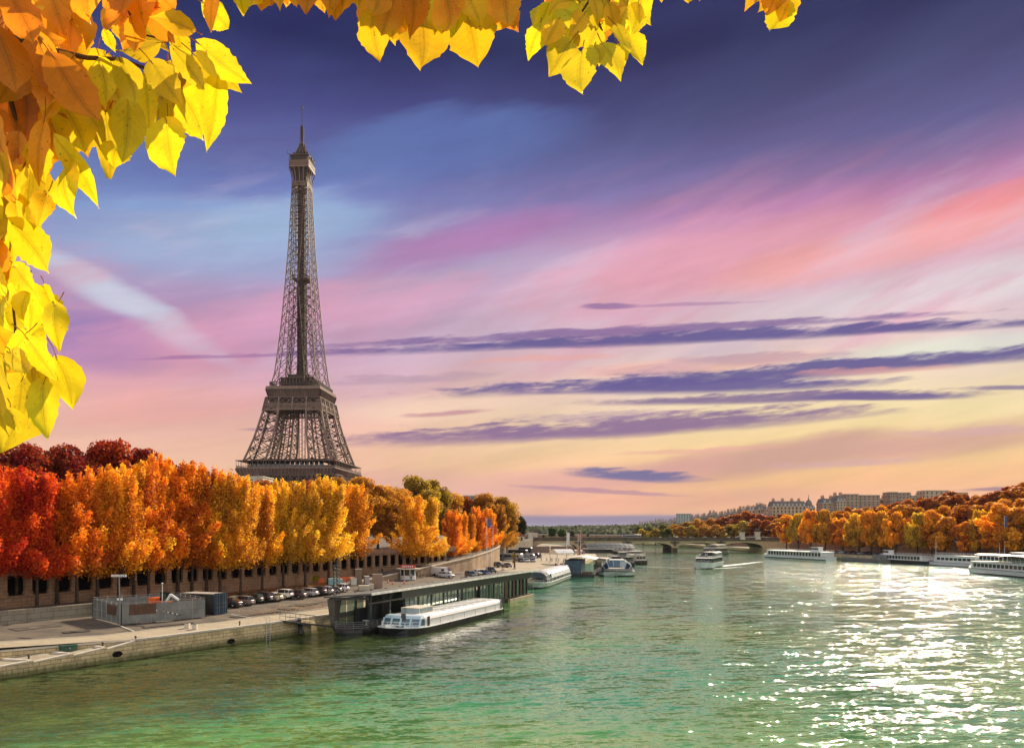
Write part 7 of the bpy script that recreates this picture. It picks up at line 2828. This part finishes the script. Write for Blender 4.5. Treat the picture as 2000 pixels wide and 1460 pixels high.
for i in range(16):
    mb = MB()
    xa = -46 * .42 + i * 46 * .72 / 16
    for sy in (-1, 1):
        mb.box((xa + 1, sy * 4.35, 5.5), (1.6, .06, 1.3))
    mb.build('upper_window', M_GLASS, big)
for i, (px, Y) in enumerate(((1952, bank_y(1952, 3)), (1962, bank_y(1962, 3)))):
    flagpole(Vector(((px - CX) / F * Y, Y, 2.6)), 18.5, (.07, .09, .26), 'blue banner pole behind the large white boat, %s of the pair' % ('left' if i == 0 else 'right'), 4.4, 1.3)
mt = thing('boat_mast', 'thin pale mast standing at the bow of the boat with square windows', 'mast', pix(1828, 1085, 336) * Vector((1, 1, 0)) + Vector((0, 0, 1.5)))
mb = MB()
mb.tube([(0, 0, 0), (0, 0, 9)], [.12, .06], 8)
mb.build('shaft', M_WHITE, mt)
mb = MB()
mb.beam((-1, 0, 6.5), (1, 0, 6.5), .08)
mb.build('crosstree', M_WHITE, mt)

# wash of the midstream boat
def foam_material():
    m, t, b = material('foam')
    b.inputs['Base Color'].default_value = (.80, .82, .76, 1)
    b.inputs['Roughness'].default_value = .8
    tr = t.nodes.new('ShaderNodeBsdfTransparent')
    mx = t.nodes.new('ShaderNodeMixShader')
    co = coords('UV')
    obj = coords('Object')
    sp2 = t.nodes.new('ShaderNodeSeparateXYZ')
    t.links.new(co.s, sp2.inputs[0])
    u, v = S(sp2.outputs[0]), S(sp2.outputs[1])
    n1 = noise(obj, .9, 5.0, .65)
    edge = (S.op('ABSOLUTE', v - .5) * 2.0)
    f = (n1 * 1.5 + .32 - edge * .75 - u * .55).step(.34, .62)
    t.links.new(f.s, mx.inputs[0])
    out = next(n for n in t.nodes if n.type == 'OUTPUT_MATERIAL')
    t.links.new(tr.outputs[0], mx.inputs[1])
    t.links.new(b.outputs[0], mx.inputs[2])
    t.links.new(mx.outputs[0], out.inputs['Surface'])
    return m


M_FOAM = foam_material()
mb = MB()
uvs = []


def wash(p, q, w0, w1, n=12):
    p, q = Vector(p), Vector(q)
    s_ = Vector((-(q - p).y, (q - p).x, 0)).normalized()
    for i in range(n):
        a, b = i / n, (i + 1) / n
        wa, wb_ = w0 + (w1 - w0) * a, w0 + (w1 - w0) * b
        A_, B_ = p.lerp(q, a), p.lerp(q, b)
        A_.y += math.sin(a * 9) * .6
        B_.y += math.sin(b * 9) * .6
        mb.add([A_ - s_ * wa, A_ + s_ * wa, B_ + s_ * wb_, B_ - s_ * wb_], [(0, 1, 2, 3)])
        uvs.extend([(a, 0), (a, 1), (b, 1), (b, 0)])


bc_ = tb1.location
wash((bc_.x - 5.5, bc_.y - 14.5, .06), (bc_.x + 16, bc_.y + 4, .06), .8, 3.2)
wash((bc_.x - 6, bc_.y - 15, .07), (bc_.x - 36, bc_.y + 22, .07), .4, 1.0)
wash((bc_.x + 4, bc_.y + 4, .05), (bc_.x + 42, bc_.y + 60, .05), 2.0, 6)
fo = mb.build('wash_foam', M_FOAM, None, False, False)
uv = fo.data.uv_layers.new(name='UVMap')
uv.data.foreach_set('uv', [c for p_ in uvs for c in p_])
tag(fo, 'white wash trailing from the bow of the midstream boat', 'foam', None, 'stuff')

# ================================================================== BUILDINGS ON THE HILL
def block(loc, w, d, h, rh, rz, wallm, label, floors, bays, chim=2, cupola=None, flat=False, name='apartment_building', group='buildings on the far hill'):
    t = thing(name, label, 'building', loc, rz, group)
    mb = MB()
    mb.span(-w / 2, w / 2, -d / 2, d / 2, -8, h)
    mb.build('wall', wallm, t)
    mb = MB()
    mb.span(-w / 2 - .35, w / 2 + .35, -d / 2 - .35, d / 2 + .35, h + .002, h + .45)
    if floors > 2:
        mb.span(-w / 2 - .25, w / 2 + .25, -d / 2 - .25, d / 2 + .25, h * .62, h * .62 + .3)
    mb.build('cornice', M_PALE, t)
    if not flat:
        mb = MB()
        mb.loft([[(-w / 2, -d / 2, h + .45), (w / 2, -d / 2, h + .45), (w / 2, d / 2, h + .45), (-w / 2, d / 2, h + .45)], [(-w / 2 + 1.2, -d / 2 + 1.2, h + rh), (w / 2 - 1.2, -d / 2 + 1.2, h + rh), (w / 2 - 1.2, d / 2 - 1.2, h + rh), (-w / 2 + 1.2, d / 2 - 1.2, h + rh)]])
        rf_ = mb.build('roof', M_SLATE, t)
        for k in range(chim):
            mb = MB()
            x = -w / 2 + w * (k + .5) / chim + ((k * 37) % 5 - 2) * .4
            mb.span(x - 1.2, x + 1.2, -.7, .7, h + rh * .6, h + rh + 2.2)
            for q in range(4):
                mb.lathe([(.22, 0), (.2, .8)], 6, (x - .9 + q * .6, 0, h + rh + 2.2))
            mb.build('chimney', M_FACADE2, rf_)
        for k in range(bays):
            x = -w / 2 + w * (k + .5) / bays
            mb = MB()
            mb.span(x - .6, x + .6, -d / 2 + .1, -d / 2 + 1.6, h + .6, h + min(rh, 2.4))
            mb.build('dormer', M_PALE, rf_)
    for f_ in range(floors):
        z = h * (f_ + .5) / floors
        for sx, n_, W_, D_ in (('f', bays, w, d),):
            for k in range(n_):
                x = -w / 2 + w * (k + .5) / n_
                mb = MB()
                mb.span(x - .65, x + .65, -d / 2 - .03, -d / 2 + .12, z - h / floors * .34, z + h / floors * .30)
                mb.build('window', M_GLASS, t)
    nb = max(1, int(bays * d / w))
    for f_ in range(floors):
        z = h * (f_ + .5) / floors
        for k in range(nb):
            y = -d / 2 + d * (k + .5) / nb
            mb = MB()
            mb.span(-w / 2 - .03, -w / 2 + .12, y - .65, y + .65, z - h / floors * .34, z + h / floors * .30)
            mb.build('window', M_GLASS, t)
    if cupola:
        x, y, r, ch = cupola
        mb = MB()
        mb.lathe([(r, h + .4), (r, h + ch * .3), (r * 1.1, h + ch * .32), (r * .95, h + ch * .5), (r * .6, h + ch * .68), (r * .18, h + ch * .8), (r * .1, h + ch), (.05, h + ch * 1.25)], 12, (x, y, 0))
        mb.build('cupola', M_SLATE, t)
    return t


def at_sky(px, py, Y):
    p = pix(px, py, Y)
    return p


def hill_block(px0, px1, py_top, Y, label, floors=4, rh=3.0, mat=None, **kw):
    x0, x1 = (px0 - CX) / F * Y, (px1 - CX) / F * Y
    ztop = EYE + (HY - py_top) / F * Y
    cx = (x0 + x1) / 2
    g = hz(cx, Y + 6) if cx > UR(Y) else 9
    hgt = max(9.0, ztop - g - rh)
    w = x1 - x0
    return block((cx, Y + 6, ztop - rh - hgt), w, 13, hgt, rh, kw.pop('rz', 0.0), mat or M_FACADE, label, floors, max(3, int(w / 3.4)), **kw)


hill_block(1508, 1574, 978, 700, 'broad pale apartment house with pavilion roof above the wood, left of the spired cupola', 5, 5.0, M_FACADE, chim=4)
hill_block(1576, 1592, 986, 730, 'narrow house with a slender spired cupola on the hill crest', 4, 3.0, M_FACADE, cupola=(0, 0, 3.2, 11))
hill_block(1606, 1636, 973, 640, 'rosy apartment house first of the tall group on the hill, left end', 6, 4.0, M_FACADE2, chim=2, cupola=(-4, -3, 1.8, 6))
hill_block(1634, 1652, 967, 635, 'pale gabled house second in the tall group on the hill', 6, 5.0, M_FACADE, chim=2)
hill_block(1652, 1676, 965, 640, 'modern mauve apartment block with flat roof, taller of two side by side', 6, 0, M_FACADE2, flat=True)
hill_block(1676, 1718, 967, 645, 'wide modern mauve apartment block with flat roof right of its taller neighbour', 6, 0, M_FACADE2, flat=True)
hill_block(1718, 1736, 972, 655, 'low pale building between the wide mauve block and the twin towers', 4, 1.5, M_FACADE)
hill_block(1738, 1752, 961, 640, 'left of two slim towers on the hill crest', 7, 0, M_FACADE2, flat=True)
hill_block(1754, 1776, 962, 645, 'right of two slim towers on the hill crest, wider', 6, 0, M_FACADE2, flat=True)
hill_block(1778, 1806, 967, 660, 'low long pale house right of the twin towers', 4, 2.0, M_FACADE)
hill_block(1806, 1852, 958, 650, 'rounded pale palace wing partly hidden by russet trees', 5, 0, M_FACADE, flat=True)
hill_block(1852, 1890, 962, 655, 'pale palace wing behind the russet trees at the right', 4, 0, M_FACADE, flat=True)
hill_block(1480, 1496, 987, 760, 'small house with dark mansard dome left of the broad pale house', 4, 4.0, M_FACADE, cupola=(0, 0, 3.5, 7))
hill_block(1496, 1510, 989, 745, 'plain pale house squeezed beside the broad pale apartment house', 4, 2.0, M_FACADE)
hill_block(1462, 1480, 991, 790, 'cream house with chimneys left of the mansard dome', 4, 2.5, M_FACADE)
hill_block(1324, 1350, 1003, 1150, 'pale green glass office block on the distant slope', 7, 0, plain('pale_green_facade', (.36, .42, .40), .4), flat=True, name='office_block', group=None)
g3 = random.Random(5)
for i, px in enumerate(range(1352, 1462, 12)):
    py = 1007 - (px - 1352) * .13 + g3.uniform(-2, 3)
    hill_block(px, px + g3.uniform(9, 14), py, 950 - (px - 1352) * 1.2, '%s small cream house from the left in the line above the wood' % ORD[i], 4, 2.5, (M_FACADE, M_PALE, M_FACADE2)[i % 3])
for i, px in enumerate(range(1250, 1330, 10)):
    py = 1020 - (px - 1250) * .09 + g3.uniform(-1.5, 1.5)
    hill_block(px, px + g3.uniform(7, 11), py, 1350, '%s grey house from the left in the farthest line of houses by the river' % ORD[i], 4, 2.5, (M_FACADE2, M_PALE)[i % 2])
# towers on the far plain and houses there
for i, (px, w, py, Y, lab) in enumerate(((1199, 7, 1029, 2300, 'blue grey tower block on the far plain, left of two'), (1212, 4, 1032, 2300, 'slimmer grey tower block on the far plain, right of two'))):
    x = (px - CX) / F * Y
    zt = EYE + (HY - py) / F * Y
    block((x, Y, 5), w / F * Y, 12, zt - 5, 1, 0, plain('bluegrey_facade', (.20, .25, .29), .5) if i == 0 else MATS['bluegrey_facade'], lab, 8, 3, flat=True, name='tower_block', group='tower blocks on the far plain')
# near bank: pale building behind the trees left of the tower, block behind the bronze trees
for px0, px1, py, Y, lab, mt_, fl_ in ((452, 512, 931, 330, 'grey white building glimpsed between the trees left of the tower foot', M_PALE, 7), (904, 932, 968, 420, 'blue grey block rising behind the bronze trees', MATS['bluegrey_facade'], 6)):
    x0, x1 = (px0 - CX) / F * Y, (px1 - CX) / F * Y
    block(((x0 + x1) / 2, Y + 8, 9.5), x1 - x0, 14, EYE + (HY - py) / F * Y - 9.5, 2, 0, mt_, lab, fl_, 4, flat=True, group=None)

# ================================================================== PEOPLE
def person_mesh(seed, pose):
    """one continuous figure grown from a skeleton; coloured by height into skin, hair, coat and trousers"""
    bm = bmesh.new()
    st = pose.get('stride', .0)
    ar = pose.get('arm', .0)
    J = [((0, 0, .95), .15), ((0, .0, 1.15), .15), ((0, .0, 1.38), .17), ((0, .0, 1.50), .065), ((0, .02, 1.62), .095), ((0, .03, 1.70), .085),
         ((.10, st * .3, .90), .105), ((.11, st * .95 + .02, .50), .075), ((.11, st * 1.5, .09), .05), ((.11, st * 1.5 + .15, .04), .045),
         ((-.10, -st * .3, .90), .105), ((-.11, -st * .85 + .02, .50), .075), ((-.11, -st * 1.7, .09), .05), ((-.11, -st * 1.7 + .15, .04), .045),
         ((.21, 0, 1.42), .075), ((.26, -.03 - st * .5, 1.13), .055), ((.25, .08 + ar * .2 - st * .5, .90 + ar * .25), .04), ((.24, .12 + ar * .3 - st * .5, .80 + ar * .35), .035),
         ((-.21, 0, 1.42), .075), ((-.26, -.03 + st * .5, 1.13), .055), ((-.25, .08 + st * .5, .90), .04), ((-.24, .12 + st * .5, .80), .035)]
    E = [(0, 1), (1, 2), (2, 3), (3, 4), (4, 5), (0, 6), (6, 7), (7, 8), (8, 9), (0, 10), (10, 11), (11, 12), (12, 13), (2, 14), (14, 15), (15, 16), (16, 17), (2, 18), (18, 19), (19, 20), (20, 21)]
    me = bpy.data.meshes.new('figure')
    me.from_pydata([j[0] for j in J], E, [])
    o = bpy.data.objects.new('figure', me)
    COL.objects.link(o)
    m = o.modifiers.new('skin', 'SKIN')
    sk = me.skin_vertices[0].data
    for i, j in enumerate(J):
        sk[i].radius = (j[1], j[1] * (.8 if i in (1, 2) else 1))
    sk[0].use_root = True
    s_ = o.modifiers.new('sub', 'SUBSURF')
    s_.levels = s_.render_levels = 1
    dgr = bpy.context.evaluated_depsgraph_get()
    out = bpy.data.meshes.new_from_object(o.evaluated_get(dgr))
    bpy.data.objects.remove(o)
    out.name = 'person'
    out.materials.clear()
    for mt_ in (M_MATTE, MATS.get('trousers') or plain('trousers', (.03, .032, .045), .8), MATS.get('skin') or plain('skin', (.55, .33, .22), .55), MATS.get('hair') or plain('hair', (.045, .028, .018), .6)):
        out.materials.append(mt_)
    for p in out.polygons:
        c = p.center
        p.use_smooth = True
        if c.z > 1.66 or (c.z > 1.56 and c.y < -.01):
            p.material_index = 3
        elif c.z > 1.49 or (abs(c.x) > .19 and c.z < .88 + ar * .2 and c.z > .7):
            p.material_index = 2
        elif c.z > .90:
            p.material_index = 0
        else:
            p.material_index = 1
    bm.free()
    return out


PEOPLE = [person_mesh(0, {'stride': .0}), person_mesh(1, {'stride': .22}), person_mesh(2, {'stride': .12, 'arm': .6}), person_mesh(3, {'stride': -.2})]
COATS = [((.02, .02, .025), 'black'), ((.05, .06, .12), 'navy'), ((.45, .43, .40), 'pale grey'), ((.30, .03, .03), 'red'), ((.14, .12, .10), 'brown'), ((.62, .60, .56), 'white'), ((.10, .13, .09), 'olive'), ((.20, .25, .36), 'blue')]


def person(loc, label, coat, pose=0, rz=0.0, group=None):
    o = link('person', PEOPLE[pose], None)
    o.location = loc
    o.rotation_euler = (0, 0, rz)
    o.color = coat + (1,)
    return tag(o, label, 'person', group)


person(Vector((AL(181) + 4.0, 181, rz_(181))), 'person in dark clothes walking up the foot of the ramp', (.03, .03, .035), 1, -.3)
person(ground(806, 1131), 'person in white standing right of the kiosk', (.62, .60, .56), 0, 1.0)
person(ground(814, 1128), 'person in black stooping by the bicycles beside the kiosk', (.02, .02, .025), 2, -1.0)
person(ground(803, 1133), 'person in grey waiting in front of the kiosk window', (.35, .35, .36), 0, .2)
g4 = random.Random(12)
spots = [(1057, 1095), (1068, 1096), (1075, 1096), (1078, 1097), (1086, 1096), (1091, 1097), (1085, 1108), (1088, 1107), (1095, 1109), (1098, 1108), (1102, 1106), (1106, 1108), (1110, 1106), (1101, 1100), (1114, 1100), (1104, 1097)]
for i, (px, py) in enumerate(spots):
    cc, nm = COATS[g4.randrange(len(COATS))]
    person(ground(px, py), '%s coated person, %s from the left among the walkers on the open quay' % (nm, ORD[sorted(spots).index((px, py))]), cc, g4.randrange(4), g4.uniform(0, 6.28), 'people walking on the open quay')
n = 0
for i in range(64):
    px = 1064 + i * 1.25 + g4.uniform(-1, 1)
    p = Vector(((px - CX) / F * 420, 396 + g4.uniform(0, 22), 0))
    p.x = (px - CX) / F * p.y
    row_ = i % 3
    p.z = gz(p.x, p.y) + .02
    cc, nm = COATS[g4.randrange(len(COATS))]
    person(p, 'standing person in the dense crowd waiting behind the brown boards', cc, g4.randrange(4), g4.uniform(0, 6.28), 'crowd behind the brown boards')
# passengers on the brown boat
for i in range(34):
    x, y = -12 + (i % 9) * 2.4 + g4.uniform(-.4, .4), -2.6 + (i // 9) * 1.6
    q = bb.matrix_basis @ Vector((x, y, 4.25))
    cc, nm = COATS[g4.randrange(len(COATS))]
    person(q, 'passenger standing on the roof deck of the crowded brown boat', cc, 0, g4.uniform(0, 6.28), 'passengers on the brown boat')
for i in range(22):
    x, y = -11 + (i % 8) * 2.2 + g4.uniform(-.4, .4), -2.4 + (i // 8) * 2.2
    q = tb1.matrix_basis @ Vector((x, y, 4.16))
    cc, nm = COATS[g4.randrange(len(COATS))]
    person(q, 'passenger on the upper deck of the midstream boat', cc, 0, g4.uniform(0, 6.28), 'passengers on the midstream boat')
for i in range(12):
    px = 1140 + i * 27 + g4.uniform(-8, 8)
    cc, nm = COATS[g4.randrange(len(COATS))]
    person(((px - CX) / F * (BY + 1.4), BY + 1.4, 9.3), '%s pedestrian from the near bank along the bridge parapet' % ORD[i], cc, g4.randrange(4), g4.choice((1.57, -1.57)), 'pedestrians on the bridge')
# bicycles by the kiosk
def bicycle(loc, rz, lab):
    t = thing('bicycle', lab, 'bicycle', loc, rz)
    for x in (-.52, .52):
        mb = MB()
        P = [(x + .34 * math.cos(a), 0, .34 + .34 * math.sin(a)) for a in np.linspace(0, 2 * math.pi, 17)]
        mb.tube(P, .025, 5)
        w = mb.build('wheel', M_RUBBER, t)
        mb = MB()
        for a in np.linspace(0, math.pi, 5)[:-1]:
            mb.beam((x - .33 * math.cos(a), 0, .34 - .33 * math.sin(a)), (x + .33 * math.cos(a), 0, .34 + .33 * math.sin(a)), .012)
        mb.build('spokes', M_RIM, w)
    mb = MB()
    for p, q in (((-.52, 0, .34), (-.05, 0, .32)), ((-.05, 0, .32), (-.2, 0, .85)), ((-.05, 0, .32), (.38, 0, .8)), ((-.18, 0, .78), (.38, 0, .8)), ((-.52, 0, .34), (-.18, 0, .78)), ((.52, 0, .34), (.36, 0, .95))):
        mb.beam(p, q, .04)
    mb.build('frame', M_RED if 'red' in lab else M_DKGREY, t)
    mb = MB()
    mb.box((-.2, 0, .9), (.26, .14, .06))
    mb.build('saddle', M_BLACK, t)
    mb = MB()
    mb.beam((.34, -.28, 1.0), (.34, .28, 1.0), .035)
    mb.build('handlebar', M_BLACK, t)


for i, (px, py, lab) in enumerate(((822, 1128, 'dark bicycle parked closest to the kiosk'), (829, 1127, 'dark bicycle in the middle of the parked three'), (837, 1126, 'red framed bicycle farthest from the kiosk'))):
    bicycle(ground(px, py), .5 + i * .2, lab)
# painted lines on the quay road
M_LINE = plain('road_paint', (.62, .58, .50), .7, 0, .2, 3.0)
mb = MB()
for (a, b) in (((450, 1199), (492, 1206)), ((236, 1222), (262, 1232)), ((56, 1226), (72, 1225))):
    p, q = ground(*a, .03), ground(*b, .03)
    d = (q - p).normalized()
    s_ = Vector((-d.y, d.x, 0)) * .09
    mb.quad(p - s_, q - s_, q + s_, p + s_)
structure(mb.build('road_markings', M_LINE))

# ================================================================== AIR
USE_HAZE = True
if USE_HAZE:
    mb = MB()
    mb.span(-5500, 5500, -250, 6800, -6, 345)
    hm = bpy.data.materials.new('haze_air')
    hm.use_nodes = True
    nt = hm.node_tree
    nt.nodes.remove(next(n for n in nt.nodes if n.type == 'BSDF_PRINCIPLED'))
    pv = nt.nodes.new('ShaderNodeVolumePrincipled')
    pv.inputs['Color'].default_value = (.70, .74, .90, 1)
    pv.inputs['Density'].default_value = .000028
    nt.links.new(pv.outputs[0], next(n for n in nt.nodes if n.type == 'OUTPUT_MATERIAL').inputs['Volume'])
    hzb = mb.build('haze', hm)
    tag(hzb, None, None, None, 'stuff')
